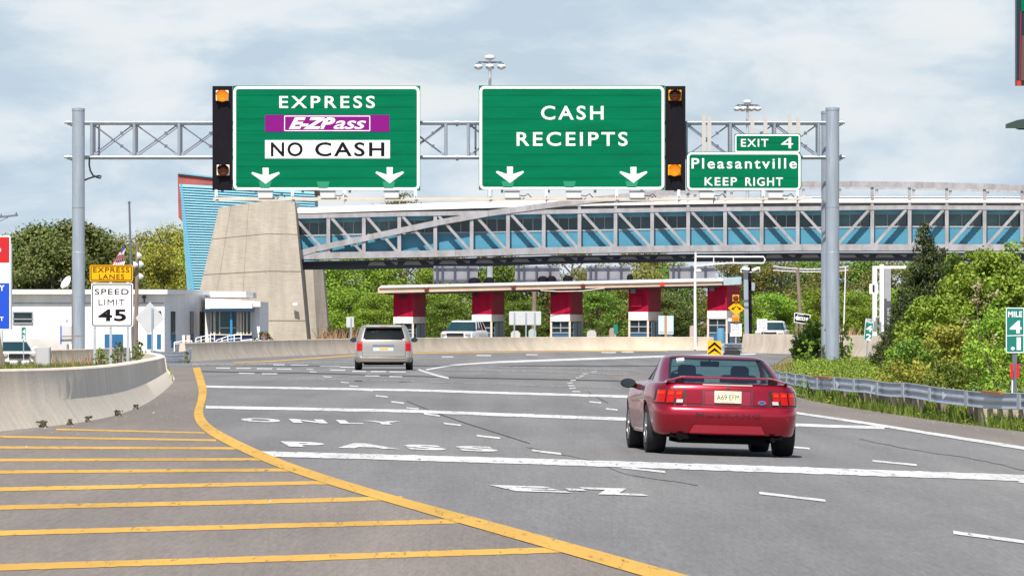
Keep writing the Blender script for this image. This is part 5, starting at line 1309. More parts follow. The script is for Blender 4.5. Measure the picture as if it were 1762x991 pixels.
# ------------------------------------------------------------------ sign structure cut by the right edge, nearer than the gantry
YN2 = 118.0
ns2 = thing('overhead_sign', 'dark edge of an overhead message board at the top right corner', 'road sign', W(1800, 147, YN2))
b = MB(); b.prism([W(1749, 147, YN2), W(1990, 147, YN2), W(1990, -60, YN2), W(1749, -60, YN2)], (0, .35, 0)); b.build('case', mat('dark navy case', (.006, .02, .035), .4), ns2)
b = MB(); b.prism([W(1756.5, 139, YN2 - .02), W(1985, 139, YN2 - .02), W(1985, 62, YN2 - .02), W(1758, 62, YN2 - .02)], (0, .03, 0)); b.build('brown_panel', mat('dull brown panel', (.10, .05, .04), .5), ns2)
b = MB(); b.prism([W(1757.5, 20, YN2 - .02), W(1985, 20, YN2 - .02), W(1985, -55, YN2 - .02), W(1757.5, -55, YN2 - .02)], (0, .03, 0)); b.build('green_panel', M_GREEN, ns2)
b = MB(); b.prism([W(1750, 147.5, YN2 - .03), W(1757, 147.5, YN2 - .03), W(1757, 139.5, YN2 - .03), W(1750, 139.5, YN2 - .03)], (0, .05, 0)); b.build('red_corner', mat('red corner', (.6, .02, .01), .5), ns2)
b = MB(); b.bar(W(1754.5, 139, YN2 - .012), W(1756.5, 20, YN2 - .012), .025, .03, up=(0, 1, 0)); b.build('red_edge', mat('dark red edge', (.2, .01, .03), .5), ns2)
lm2 = thing('sign_light', 'dark angled sign light arm below the message board at the right edge', 'sign light', W(1762, 215, YN2 - 1))
b = MB(); b.prism([W(1733, 220, YN2 - 1), W(1750, 220, YN2 - 1), W(1752, 221.5, YN2 - 1), W(1810, 221, YN2 - 1), W(1810, 203, YN2 - 1), W(1762, 205, YN2 - 1), W(1750, 207, YN2 - 1), W(1733, 213, YN2 - 1)], (0, .4, 0)); b.build('arm', mat('dark green grey arm', (.03, .05, .045), .5), lm2)
b = MB(); b.box(W(1790, 222, YN2 - .8), (.9, .3, .03)); b.build('lens', M_BLACK, lm2)
np_ = thing('sign_post', 'steel post of the message board just outside the right edge', 'post', (X_at(1880, YN2 + .6), YN2 + .6, zg(X_at(1880, YN2), YN2)))
b = MB(); b.lathe((X_at(1880, YN2 + .6), YN2 + .6, -.6), [(.25, 0), (.22, 8.2)], n=18); b.build('pole', M_GALV, np_, smooth=True)
b = MB(); b.bar(W(1800, 212, YN2 + .6), W(1880, 208, YN2 + .6), .15, .15); b.build('arm', M_GALV_D, np_)

# ------------------------------------------------------------------ vehicles
NRr, NCc, NSs = 8, 8, 54
def ring_xy(yr, yf, hw, rcx, rcy, bul_r, bul_f, nose):
    """right half outline of a vehicle at one height, rear centre round to front centre"""
    pts = []
    x1 = hw - rcx
    for i in range(NRr):
        x = x1 * i / NRr; pts.append((x, yr + bul_r * (x / hw) ** 2))
    y0 = yr + bul_r * (x1 / hw) ** 2
    for i in range(NCc):
        a = math.pi / 2 * i / NCc; pts.append((x1 + rcx * math.sin(a) ** .9, y0 + rcy * (1 - math.cos(a))))
    ys, ye = y0 + rcy, yf - bul_f - .35
    for i in range(NSs + 1):
        t = i / NSs; y = ys + (ye - ys) * t
        pts.append((hw * (1 - nose * ss((t - .55) / .45)), y))
    hx = hw * (1 - nose); x1 = hx - min(.30, hx * .4)
    for i in range(1, NCc + 1):
        a = math.pi / 2 * i / NCc; pts.append((x1 + (hx - x1) * math.cos(a), ye + .35 * math.sin(a) + bul_f * 0))
    for i in range(1, NRr + 1):
        x = x1 * (1 - i / NRr); pts.append((x, ye + .35 + bul_f * (1 - (x / max(x1, .01)) ** 2)))
    return pts
FLARE = []
_ring = ring_xy
def ring_xy(*a):
    return [(x * (1 + sum(m * math.exp(-((y - c) / w) ** 2) for c, m, w in FLARE)), y) for x, y in _ring(*a)]
NH = len(ring_xy(0, 4, .9, .2, .2, .05, .1, .05))
def loft(rows, arches=(), cap_top=True, cap_bot=False):
    """rows: (z, yr, yf, hw, rcx, rcy, bulge rear, bulge front, nose taper). returns verts, faces with (row, seg)"""
    V, Fc = [], []
    n = 2 * NH - 2
    for z, *r in rows:
        h = ring_xy(*r)
        full = h + [(-x, y) for x, y in h[-2:0:-1]]
        for x, y in full:
            zz = z
            for yw, zw, ra in arches:
                d = abs(y - yw)
                if d < ra and abs(x) > r[2] * .55:
                    zz = max(zz, min(zw + math.sqrt(max(0, ra * ra - d * d)), 99))
            V.append((x, y, zz))
    for i in range(len(rows) - 1):
        for k in range(n):
            Fc.append(((i * n + k, i * n + (k + 1) % n, (i + 1) * n + (k + 1) % n, (i + 1) * n + k), i, k if k < NH - 1 else n - 1 - k))
    return V, Fc, n
SEG_REAR_END, SEG_CORNER_END, SEG_SIDE_END = NRr, NRr + NCc, NRr + NCc + NSs
def loft_parts(rows, classify, arches=(), top=None):
    V, Fc, n = loft(rows, arches)
    groups = {}
    for f, i, k in Fc:
        groups.setdefault(classify(i, k, V[f[0]]), []).append(f)
    if top: groups.setdefault(top, []).append(tuple((len(rows) - 1) * n + k for k in range(n)))
    out = {}
    for key, fs in groups.items():
        used = sorted({v for f in fs for v in f}); ix = {v: a for a, v in enumerate(used)}
        b = MB(); b.add([V[v] for v in used], [tuple(ix[v] for v in f) for f in fs]); out[key] = b
    return out
def rows_at(rows, z):
    for a, b in zip(rows, rows[1:]):
        if a[0] <= z <= b[0]:
            t = (z - a[0]) / (b[0] - a[0]); return tuple(p + (q - p) * t for p, q in zip(a, b))
    return rows[0] if z < rows[0][0] else rows[-1]
def rear_y(rows, x, z):
    r = rows_at(rows, z); pts = ring_xy(*r[1:]); ax = abs(x)
    best = pts[0][1]
    for (x0, y0), (x1, y1) in zip(pts[:NRr + NCc], pts[1:NRr + NCc + 1]):
        if x0 <= ax <= x1 and x1 > x0: return y0 + (y1 - y0) * (ax - x0) / (x1 - x0)
        best = y1
    return best
def rear_patch(rows, x0, x1, z0, z1, d, nx=6, nz=3, skew=0.0, th=.02):
    """panel lying on the rear surface of a lofted body, proud by d"""
    b = MB(); F_ = []
    def pt(i, j, e):
        x = x0 + (x1 - x0) * i / nx; z = z0 + (z1 - z0) * j / nz
        xs = x + skew * (z - (z0 + z1) / 2) * (1 if x > 0 else -1)
        return (xs, rear_y(rows, xs, z) - e, z)
    for e in (d, d - th):
        for j in range(nz + 1):
            for i in range(nx + 1): b.v.append(pt(i, j, e))
    m = (nx + 1) * (nz + 1)
    for j in range(nz):
        for i in range(nx):
            a = j * (nx + 1) + i; b.f.append([a, a + 1, a + nx + 2, a + nx + 1]); b.mi.append(0)
            b.f.append([m + a, m + a + nx + 1, m + a + nx + 2, m + a + 1]); b.mi.append(0)
    rim = [i for i in range(nx + 1)] + [(j) * (nx + 1) + nx for j in range(1, nz + 1)] + [nz * (nx + 1) + i for i in range(nx - 1, -1, -1)] + [j * (nx + 1) for j in range(nz - 1, 0, -1)]
    for a, c in zip(rim, rim[1:] + rim[:1]): b.f.append([a, c, m + c, m + a]); b.mi.append(0)
    return b
def rear_text(rows, name, body, parent, m, x0, x1, z0, z1, d, bold=.02, space=1.1, shear=0.0):
    uv, fs = glyphs(body, bold, shear, space); b = MB()
    vs = []
    for u, v in uv:
        x, z = x0 + (x1 - x0) * u, z0 + (z1 - z0) * v; vs.append((x, rear_y(rows, x, z) - d, z))
    b.add(vs, fs); return b.build(name, m, parent)
def wheel(parent, x, y, r, w, side, m_rim, hub=.57):
    """side -1 left, +1 right"""
    b = MB(); h = w / 2
    b.lathe((x, y, r), [(r * .55, -h * .8), (r * .80, -h), (r * .95, -h * .92), (r, -h * .6), (r, h * .6), (r * .95, h * .92), (r * .80, h), (r * .55, h * .8)], n=36, axis='X')
    t = b.build('wheel', M_BLK2, parent, smooth=30)
    o = side
    b = MB(); b.lathe((x + o * h * .86, y, r), [(r * hub * 1.03, -.06 * o), (r * hub * 1.06, .012 * o), (r * hub * .98, .012 * o), (r * hub * .94, -.05 * o), (.01, -.05 * o)], n=30, axis='X', cap=False)
    for k in range(5):
        a = 2 * math.pi * k / 5 + .3
        b.bar((x + o * h * .84, y, r), (x + o * h * .84, y + math.cos(a) * r * hub * .97, r + math.sin(a) * r * hub * .97), .075, .03, up=(1, 0, 0))
    b.lathe((x + o * h * .86, y, r), [(.075, -.03 * o), (.07, .02 * o), (.01, .025 * o)], n=14, axis='X')
    b.build('rim', m_rim, t, smooth=30)
    return t
def mirror(parent, x, y, z, w, h, side, m, d=.16):
    b = MB(); b.sphere((x + side * w / 2, y, z), 1, 14, 8, (w / 2, d / 2, h / 2))
    b.bar((x - side * .10, y + .04, z - h * .28), (x + side * .05, y + .02, z - h * .2), .06, .07)
    o = b.build('mirror', m, parent, smooth=60)
    g = MB(); g.lathe((x + side * w / 2, y - d * .42, z), [(.45, 0), (.45, -.012)], n=16, axis='Y')
    for i, v in enumerate(g.v): g.v[i] = (x + side * w / 2 + (v[0] - x - side * w / 2) * w * .9, v[1], z + (v[2] - z) * h * .85)
    g.build('mirror_glass', M_DGLASS, o); return o
M_TYRE_RIM = mat('alloy rim', (.24, .24, .25), .35, metal=.6)
M_CARRED = mat('dark red metallic paint', (.36, .005, .020), .22, metal=.65, coat=.6)
M_CARRED2 = mat('dark red bumper paint', (.37, .006, .022), .25, metal=.62, coat=.7)
M_TAILRED = mat('red lamp lens', (.44, .004, .003), .2, spec=.2, coat=.15, emit=((1, .03, .01), .01))
M_TAILORG = mat('bright red lamp lens', (.66, .028, .006), .2, spec=.2, coat=.15, emit=((1, .08, .01), .03))
M_CLEARL = mat('clear lamp lens', (.50, .42, .40), .2, coat=.5)
M_UNDER = mat('underbody black', (.008, .008, .009), .9, spec=.0)
M_TRIM = mat('black trim', (.010, .010, .012), .45)
M_PLATE = mat('pale yellow plate', (.72, .66, .42), .5)
M_TINT = clear_glass('green tinted car glass', (.58, .84, .84), .20)
M_TINTS = clear_glass('side car glass', (.45, .55, .56))
M_SEAT = mat('dark seat cloth', (.035, .035, .040), .9)
M_CHROME = mat('chrome', (.80, .81, .83), .12, metal=1.0)

# ---- red coupe
car = thing('red_car', 'dark red two door coupe with rear wing driving away in the right lanes', 'car', (0, 0, 0))
R = 0.335
FLARE[:] = [(1.10, .065, .46), (3.6, .10, .8)]
RW = [  # z, yr, yf, hw, rcx, rcy, bulge rear, bulge front, nose
    (.255, .26, 4.45, .86, .22, .30, .10, .10, .05),
    (.285, .125, 4.52, .905, .26, .34, .10, .12, .06),
    (.32, .098, 4.56, .92, .28, .36, .11, .12, .06),
    (.42, .058, 4.60, .938, .28, .38, .12, .12, .06),
    (.52, .012, 4.62, .945, .28, .38, .12, .12, .06),
    (.55, .012, 4.63, .95, .28, .38, .12, .12, .06),
    (.575, .016, 4.63, .95, .28, .38, .12, .12, .06),
    (.600, .024, 4.63, .95, .28, .38, .12, .12, .06),
    (.620, .034, 4.63, .95, .28, .38, .12, .12, .06),
    (.637, .047, 4.63, .95, .28, .38, .12, .12, .06),
    (.649, .064, 4.63, .95, .28, .38, .12, .12, .06),
    (.655, .076, 4.62, .95, .27, .38, .12, .12, .06),
    (.658, .085, 4.62, .95, .27, .38, .12, .12, .06),
    (.662, .112, 4.62, .95, .26, .38, .12, .12, .06),
    (.70, .118, 4.60, .955, .25, .40, .12, .12, .07),
    (.78, .132, 4.56, .955, .25, .42, .12, .12, .08),
    (.86, .150, 4.50, .945, .25, .44, .12, .12, .09),
    (.905, .162, 4.40, .925, .25, .46, .12, .12, .10),
    (.935, .185, 4.20, .90, .25, .48, .12, .12, .12),
    (.952, .235, 3.95, .86, .25, .50, .12, .12, .14),
    (.962, .36, 3.6, .78, .25, .50, .10, .12, .14)]
AR = [(1.06, R, .375), (3.63, R, .375)]
def cls_red(i, k, v):
    if i < 13 and v[1] < .66: return 'rear_bumper'
    return 'body'
ps = loft_parts(RW, cls_red, AR, top='body')
ps['body'].build('body', M_CARRED, car, smooth=28)
bump = ps['rear_bumper'].build('rear_bumper', M_CARRED2, car, smooth=50)
# wheel housings and floor
b = MB(); b.box((0, 2.3, .40), (1.40, 4.2, .30)); b.box((-.05, .85, .26), (1.15, 1.3, .20)); b.box((0, .55, .30), (1.5, .7, .14)); b.build('underbody', M_UNDER, car)
b = MB(); b.box((0, 1.06, .5), (1.86, .72, .42)); b.box((0, 3.63, .5), (1.80, .72, .42)); b.build('wheel_housing', M_UNDER, car)
b = MB(); b.box((-.52, .42, .275), (.30, .5, .12)); b.tube([(-.62, .12, .225), (-.62, .6, .24)], .035, n=10); b.box((.15, .7, .22), (1.0, .5, .08)); b.tube([(.62, .14, .225), (.62, .6, .24)], .035, n=10); b.build('exhaust', M_UNDER, car)
for x, y, s in ((-.86, 1.06, -1), (.86, 1.06, 1), (-.845, 3.63, -1), (.845, 3.63, 1)): wheel(car, x, y, R, .27, s, M_TYRE_RIM)
# cabin
FLARE[:] = []
GH = [(.945, .62, 3.42, .86, .13, .30, .10, .25, .04), (.965, .70, 3.36, .85, .125, .30, .10, .25, .04), (1.02, .90, 3.20, .825, .12, .30, .10, .24, .04), (1.10, 1.18, 2.98, .79, .11, .28, .09, .22, .04), (1.18, 1.44, 2.86, .75, .10, .26, .08, .20, .04),
      (1.262, 1.70, 2.78, .705, .09, .24, .07, .18, .05), (1.278, 1.76, 2.76, .68, .10, .24, .07, .16, .05), (1.300, 1.83, 2.74, .63, .12, .24, .06, .12, .06), (1.312, 1.92, 2.72, .55, .15, .22, .06, .10, .06), (1.318, 2.06, 2.70, .42, .16, .14, .04, .08, .08)]
NG = 2 * NH - 2
def cls_gh(i, k, v):
    if i >= 6: return 'roof'
    if k < SEG_REAR_END and 0 <= i < 5: return 'rear_window'
    if k >= SEG_SIDE_END + 3 and 0 <= i < 5: return 'windscreen'
    if SEG_CORNER_END + 17 <= k < SEG_SIDE_END - 2 and 0 < i < 5:
        t = (k - SEG_CORNER_END) / NSs
        if .46 < t < .50: return 'roof'
        return ('side_window', v[0] > 0, t > .48)
    return 'roof'
ps = loft_parts(GH, cls_gh, (), top='roof')
ps['roof'].build('roof', M_CARRED, car, smooth=30)
rwn = ps['rear_window'].build('rear_window', M_TINT, car, smooth=True)
ps['windscreen'].build('windscreen', M_TINT, car, smooth=True); [ps[k].build('side_window', M_TINTS, car, smooth=True) for k in ps if isinstance(k, tuple)]
# dark band and seals round the rear glass
fr_ = MB()
def gh_pt(x_, z, d=.006):
    r = rows_at(GH, z); pts = ring_xy(*r[1:]); x1 = r[3] - r[4]
    return Vector((x_ * x1, rear_y(GH, x_ * x1, z) - d, z + d))
for sx in (-1, 1):
    L_ = [gh_pt(sx * .985, z) for z in (.955, 1.02, 1.10, 1.18, 1.265)]
    for p, q in zip(L_, L_[1:]): fr_.bar(p, q, .035, .012, up=(0, -1, .4))
T_ = [gh_pt(x / 10, 1.262) for x in range(-10, 11)]
for p, q in zip(T_, T_[1:]): fr_.bar(p, q, .035, .010, up=(0, -.4, 1))
fr_.build('window_seal', M_TRIM, rwn)
st = MB(); p = gh_pt(-.86, 1.235, .012); q = gh_pt(-.70, 1.25, .012); st.bar(p, q, .035, .006, up=(0, -1, .4)); st.build('sticker', M_WHITE, rwn)
# interior seen through the glass
for sx, nm in ((-.36, 'front_seat'), (.36, 'front_seat')):
    b = MB(); b.box((sx, 2.05, .70), (.50, .18, .72), rx=-.2); b.box((sx, 2.30, .42), (.5, .5, .2))
    so = b.build(nm, M_SEAT, car, bevel=.05)
    b = MB(); b.box((sx, 1.96, 1.10), (.25, .10, .17), rx=-.15); b.build('headrest', M_SEAT, so, bevel=.05)
b = MB(); b.box((0, 1.35, .72), (1.15, .2, .44), rx=-.35); b.build('rear_seat', M_SEAT, car, bevel=.06)
b = MB(); b.box((0, 1.02, .93), (1.20, .45, .03)); b.build('parcel_shelf', M_SEAT, car)
b = MB(); b.box((0, 3.1, .84), (1.3, .5, .22)); b.build('dashboard', M_SEAT, car, bevel=.05)
b = MB(); b.lathe((-.36, 2.78, .92), [(.185, -.014), (.2, 0), (.185, .014), (.17, 0), (.185, -.014)], n=20, axis='Y', cap=False); b.build('steering_wheel', M_TRIM, car, smooth=True)
b = MB(); b.box((.02, 2.62, 1.20), (.26, .03, .075)); b.bar((.02, 2.63, 1.22), (.02, 2.66, 1.29), .02, .02); b.build('rear_view_mirror', M_TRIM, car, bevel=.02)
FLARE[:] = [(1.10, .065, .46), (3.6, .10, .8)]
# wing on two posts
wg = MB(); n = 24; secs = []
for i in range(n + 1):
    t = -1 + 2 * i / n; x = t * .80; drop = .055 * ss((abs(t) - .72) / .28); fwd = .10 * t * t
    secs.append([(x, .20 + fwd, 1.018 - drop), (x, .215 + fwd, 1.036 - drop), (x, .32 + fwd, 1.046 - drop), (x, .46 + fwd, 1.030 - drop), (x, .46 + fwd, 1.014 - drop), (x, .30 + fwd, 1.016 - drop)])
for s_ in secs: wg.v += s_
for i in range(n):
    for j in range(6):
        a, c = i * 6 + j, i * 6 + (j + 1) % 6; wg.f.append([a, c, c + 6, a + 6]); wg.mi.append(0)
wg.f += [list(range(6)), [n * 6 + j for j in range(6)]]; wg.mi += [0, 0]
wing = wg.build('rear_wing', M_CARRED, car, smooth=40)
for sx in (-1, 1):
    b = MB(); b.box((sx * .62, .40, .985), (.10, .2, .07)); b.build('wing_post', M_TRIM, wing, bevel=.01)
    b = MB(); b.prism([(sx * .78, .26, .985), (sx * .78, .50, .98), (sx * .80, .56, .955), (sx * .80, .27, .945)], (sx * .015, 0, 0)); b.build('wing_tip', M_CARRED, wing)
# boot panel details
b = rear_patch(RW, -.33, .33, .93, .945, .012, 8, 1); b.build('boot_lip_strip', mat('pale strip', (.62, .55, .48), .3, metal=.3), car)  # pale strip across the middle of the boot lip
def seam(name, x0, x1, z0, z1, parent=car, d=.004, m=M_TRIM): rear_patch(RW, x0, x1, z0, z1, d, 6, 1, th=.012).build(name, m, parent)
for sx in (-1, 1): seam('shut_line', sx * .555 - .006, sx * .555 + .006, .67, .86)
seam('shut_line', -.93, .93, .662, .672, d=.006)
seam('boot_seam', -.33, .33, .862, .870); 
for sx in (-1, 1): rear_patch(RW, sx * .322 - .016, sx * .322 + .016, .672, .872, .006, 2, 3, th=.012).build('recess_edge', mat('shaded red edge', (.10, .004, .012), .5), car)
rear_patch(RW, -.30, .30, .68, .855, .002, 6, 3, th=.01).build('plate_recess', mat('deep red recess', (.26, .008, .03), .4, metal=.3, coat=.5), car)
for sx in (-1, 1): rear_patch(RW, min(sx * .345, sx * .545), max(sx * .345, sx * .545), .685, .855, .012, 6, 4, th=.016).build('boot_panel', M_CARRED, car, smooth=40)
rear_patch(RW, -.022, .022, .893, .925, .008, 2, 2).build('boot_lock', M_TRIM, car)
# tail lamps: three slanted lenses in a black surround
for sx in (-1, 1):
    o = rear_patch(RW, min(sx * .575, sx * .945), max(sx * .575, sx * .945), .672, .872, .010, 14, 4, skew=-.16, th=.03).build('tail_lamp', M_TRIM, car, smooth=50)
    for i, (a, c) in enumerate(((.600, .688), (.706, .800), (.820, .922))):
        lo, hi = min(sx * a, sx * c), max(sx * a, sx * c)
        rear_patch(RW, lo, hi, .69 if i else .738, .858, .026, 5, 5, skew=-.16, th=.024).build('lens', M_TAILRED, o, smooth=60)
        rear_patch(RW, lo + .012, hi - .012, .795, .835, .034, 5, 2, skew=-.16, th=.012).build('bulb_glow', M_TAILORG, o, smooth=60)
    rear_patch(RW, min(sx * .595, sx * .68), max(sx * .595, sx * .68), .690, .735, .026, 4, 2, skew=-.16, th=.024).build('reversing_lens', M_CLEARL, o)
# plate
pl_ = rear_patch(RW, -.178, .178, .702, .858, .020, 4, 2, th=.016).build('number_plate', M_PLATE, car)
rear_text(RW, 'lettering', 'A69·EFM', pl_, M_BLACK, -.150, .150, .742, .812, .023, -.005, 1.0)
rear_text(RW, 'lettering', 'New Jersey', pl_, M_GALV_D, -.10, .10, .828, .848, .023, 0.0, 1.0); rear_text(RW, 'lettering', 'Garden State', pl_, M_GALV_D, -.09, .09, .711, .727, .023, 0.0, 1.0)
b = MB(); c = Vector((.455, rear_y(RW, .455, .715) - .012, .715)); b.lathe(c, [(1, 0), (1, -.012)], n=24, axis='Y'); 
for i, v in enumerate(b.v): b.v[i] = (c.x + (v[0] - c.x) * .052, v[1], c.z + (v[2] - c.z) * .024)
bd_ = b.build('badge', M_CHROME, car)
b = MB(); b.lathe(c + Vector((0, -.013, 0)), [(1, 0), (1, -.004)], n=24, axis='Y')
for i, v in enumerate(b.v): b.v[i] = (c.x + (v[0] - c.x) * .044, v[1], c.z + (v[2] - c.z) * .018)
b.build('badge_field', mat('badge blue', (.02, .06, .30), .3), bd_)
# bumper: sunk lettering, dark slot and sloping lower lip
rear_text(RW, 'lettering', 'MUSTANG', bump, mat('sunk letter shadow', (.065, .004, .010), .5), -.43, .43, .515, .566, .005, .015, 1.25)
b = MB(); b.prism([(-.45, rear_y(RW, .45, .41) - .004, .405), (.45, rear_y(RW, .45, .41) - .004, .405), (.41, rear_y(RW, .41, .42) - .004, .432), (-.41, rear_y(RW, .41, .42) - .004, .432)], (0, .03, 0)); b.build('air_slot', M_TRIM, bump)
b = MB(); ps_ = []
nx = 10
for j, (z, e, hw_) in enumerate(((.288, .058, .50), (.30, .066, .50), (.405, .014, .445), (.408, .004, .44))):
    for i in range(nx + 1):
        x = -hw_ + 2 * hw_ * i / nx; b.v.append((x, rear_y(RW, x, max(z, .30)) - e, z))
for j in range(3):
    for i in range(nx):
        a = j * (nx + 1) + i; b.f.append([a, a + 1, a + nx + 2, a + nx + 1]); b.mi.append(0)
for e0 in (0, nx):
    b.v.append((b.v[e0][0] * 1.06, b.v[e0][1] + .09, .30)); k_ = len(b.v) - 1
    b.f.append([k_, e0, nx + 1 + e0]); b.f.append([k_, nx + 1 + e0, 2 * (nx + 1) + e0]); b.mi += [0, 0]
b.build('lower_lip', M_CARRED2, bump, smooth=30)
for sx in (-1, 1): mirror(car, sx * .955, 2.92, .905, .215, .13, sx, M_TRIM, .2)
# door seam, handle, side scoop
for y_ in (1.55, 2.9):
    for sx in (-1, 1):
        b = MB(); b.bar((sx * .956, y_, .34), (sx * .949, y_ + .04, .86), .01, .012, up=(1, 0, 0)); b.build('door_seam', M_TRIM, car)
for sx in (-1, 1):
    b = MB(); b.box((sx * .955, 1.78, .80), (.03, .2, .05)); b.build('door_handle', M_CARRED, car, bevel=.01)
    b = MB(); b.prism([(sx * .953, 1.42, .55), (sx * .953, 1.5, .82), (sx * .953, 1.54, .82), (sx * .953, 1.52, .55)], (sx * .012, 0, 0)); b.build('side_scoop', M_TRIM, car)
    b = MB(); b.box((sx * .925, 2.35, .285), (.05, 1.75, .05)); b.build('side_skirt', M_CARRED2, car, bevel=.01)
ax = G(1236, 784.5)
YAW = math.radians(4.3); BANK = math.atan(.033)
def place_vehicle(o, at, yaw, axle_y, bank=0.0):
    Rm = Matrix.Rotation(yaw, 4, 'Z') @ Matrix.Rotation(bank, 4, 'Y')
    loc = at - (Rm.to_3x3() @ Vector((0, axle_y, 0)))
    o.rotation_euler = Rm.to_euler(); o.location = loc
place_vehicle(car, Vector((ax.x, ax.y, ax.z + .022)), YAW, 1.06, BANK * .9)
car.scale = (1.0, 1.0, 1.0)

# ---- silver minivan
M_SILV = mat('champagne silver paint', (.35, .325, .285), .30, metal=.5, coat=.8)
M_SILV2 = mat('champagne lower paint', (.25, .222, .18), .34, metal=.45, coat=.8)
M_PRIV = mat('privacy glass', (.006, .008, .009), .05, spec=.35)
FLARE[:] = []
van = thing('minivan', 'champagne silver minivan driving away on the left of the red car', 'minivan', (0, 0, 0))
VW = [(.27, .12, 4.9, .95, .22, .3, .10, .1, .05), (.31, .04, 4.95, 1.0, .26, .34, .10, .12, .06), (.36, .03, 5.0, 1.03, .26, .36, .11, .12, .06), (.44, .03, 5.0, 1.05, .26, .38, .12, .12, .06), (.475, .04, 5.0, 1.055, .26, .38, .12, .12, .06), (.49, .11, 5.0, 1.055, .26, .36, .12, .12, .06),
      (.52, .12, 5.0, 1.055, .24, .36, .12, .12, .06), (.70, .13, 4.98, 1.05, .24, .36, .12, .12, .07), (.90, .16, 4.9, 1.035, .24, .36, .12, .12, .08), (1.0, .18, 4.75, 1.02, .24, .36, .12, .12, .09), (1.07, .20, 4.55, 1.0, .24, .36, .12, .12, .1)]
VAR = [(1.0, .34, .39), (4.05, .34, .39)]
ps = loft_parts(VW, lambda i, k, v: 'rear_bumper' if i < 5 and v[1] < .58 else 'body', VAR)
ps['body'].build('body', M_SILV, van, smooth=28); vb = ps['rear_bumper'].build('rear_bumper', M_SILV2, van, smooth=28)
VG = [(1.07, .20, 4.3, 1.0, .23, .34, .12, .3, .1), (1.10, .22, 4.2, .985, .22, .34, .12, .3, .1), (1.30, .34, 3.75, .93, .20, .32, .12, .3, .08), (1.50, .50, 3.30, .86, .19, .30, .11, .28, .06), (1.535, .53, 3.22, .845, .19, .30, .11, .26, .06), (1.60, .52, 3.10, .80, .20, .30, .10, .25, .06), (1.635, .58, 3.0, .74, .22, .30, .10, .2, .06), (1.655, .75, 2.8, .55, .22, .3, .1, .15, .06)]
def cls_van(i, k, v):
    if 0 < i < 4 and k < SEG_REAR_END: return 'rear_window'
    if 0 < i < 4 and k >= SEG_SIDE_END + 3: return 'windscreen'
    if 0 < i < 4 and SEG_CORNER_END + 4 <= k < SEG_SIDE_END - 2:
        t = (k - SEG_CORNER_END) / NSs
        return 'roof' if abs(t - .42) < .03 or abs(t - .75) < .03 else ('side_window', v[0] > 0, t > .42, t > .75)
    return 'roof'
ps = loft_parts(VG, cls_van, (), top='roof')
ps['roof'].build('roof', M_SILV, van, smooth=30)
vw = ps['rear_window'].build('rear_window', M_PRIV, van, smooth=True); ps['windscreen'].build('windscreen', M_PRIV, van, smooth=True); [ps[k].build('side_window', M_PRIV, van, smooth=True) for k in ps if isinstance(k, tuple)]
b = MB(); b.box((0, .50, 1.585), (1.30, .22, .035)); vs_ = b.build('roof_spoiler', M_SILV, van, bevel=.012)
b = MB(); b.box((0, .385, 1.583), (.26, .012, .02)); b.build('brake_light', M_TAILRED, vs_)
for sx in (-1, 1):
    b = MB(); b.tube([(sx * .66, .95, 1.665), (sx * .66, 1.0, 1.70), (sx * .66, 2.6, 1.70), (sx * .66, 2.65, 1.665)], .018, n=6); b.build('roof_rail', M_TRIM, van)
for sx in (-1, 1):
    o = rear_patch(VW, min(sx * .795, sx * .985), max(sx * .795, sx * .985), .70, 1.045, .010, 6, 5, th=.03).build('tail_lamp', M_TAILRED, van, smooth=60)
    rear_patch(VW, min(sx * .80, sx * .97), max(sx * .80, sx * .97), .955, 1.035, .022, 4, 2, th=.016).build('upper_lens', mat('pinkish lens', (.45, .05, .06), .2, coat=.5), o)
    rear_patch(VG, sx * .72 - .035, sx * .72 + .035, 1.105, 1.135, .006, 2, 1, th=.01).build('sticker', mat('pink sticker', (.75, .45, .65), .5), vw)
rear_patch(VW, -.41, .37, .862, .93, .030, 8, 3, th=.035).build('chrome_handle_strip', mat('dark chrome', (.35, .40, .45), .15, metal=.9), van, smooth=60)
rear_patch(VW, -.39, .35, .70, .855, .004, 8, 3, th=.01).build('plate_recess', mat('light recess paint', (.62, .60, .56), .3, metal=.3, coat=.6), van)
vp = rear_patch(VW, -.165, .155, .745, .85, .014, 4, 2, th=.012).build('number_plate', mat('orange buff plate', (.55, .36, .12), .5), van)
rear_patch(VW, -.80, -.47, .69, .715, .004, 4, 1, th=.006).build('script_badge', M_GREYP, van)
for z in (.495,): rear_patch(VW, -.80, .80, z, z + .012, .006, 8, 1, th=.012).build('tailgate_seam', M_TRIM, van)
for sx in (-1, 1): rear_patch(VW, sx * .785 - .006, sx * .785 + .006, .50, 1.05, .004, 1, 6, th=.012).build('tailgate_seam', M_TRIM, van)
rear_patch(VW, -.80, .80, .43, .475, .014, 10, 1, th=.02).build('bumper_step', M_SILV, vb); rear_patch(VW, -.85, .85, .315, .345, .010, 10, 1, th=.02).build('bumper_lower_lip', M_SILV, vb)
b = MB(); b.box((0, 2.5, .40), (1.60, 4.6, .30)); b.box((0, .55, .30), (1.45, .8, .22)); b.build('underbody', M_UNDER, van)
b = MB(); b.box((0, 1.0, .55), (2.0, .76, .42)); b.box((0, 4.05, .55), (2.0, .76, .42)); b.build('wheel_housing', M_UNDER, van)
for x, y, s in ((-.93, 1.0, -1), (.93, 1.0, 1), (-.93, 4.05, -1), (.93, 4.05, 1)): wheel(van, x, y, .34, .26, s, M_TYRE_RIM)
for sx in (-1, 1): mirror(van, sx * 1.0, 3.6, 1.09, .25, .17, sx, M_TRIM, .2)
for sx in (-1, 1):
    b = MB(); b.box((sx * 1.05, 2.2, .88), (.03, .2, .05)); b.build('door_handle', M_SILV, van)
vx = G(660.5, 637.5)
place_vehicle(van, Vector((vx.x, vx.y, vx.z + .022)), math.radians(1.2), 1.0, 0)

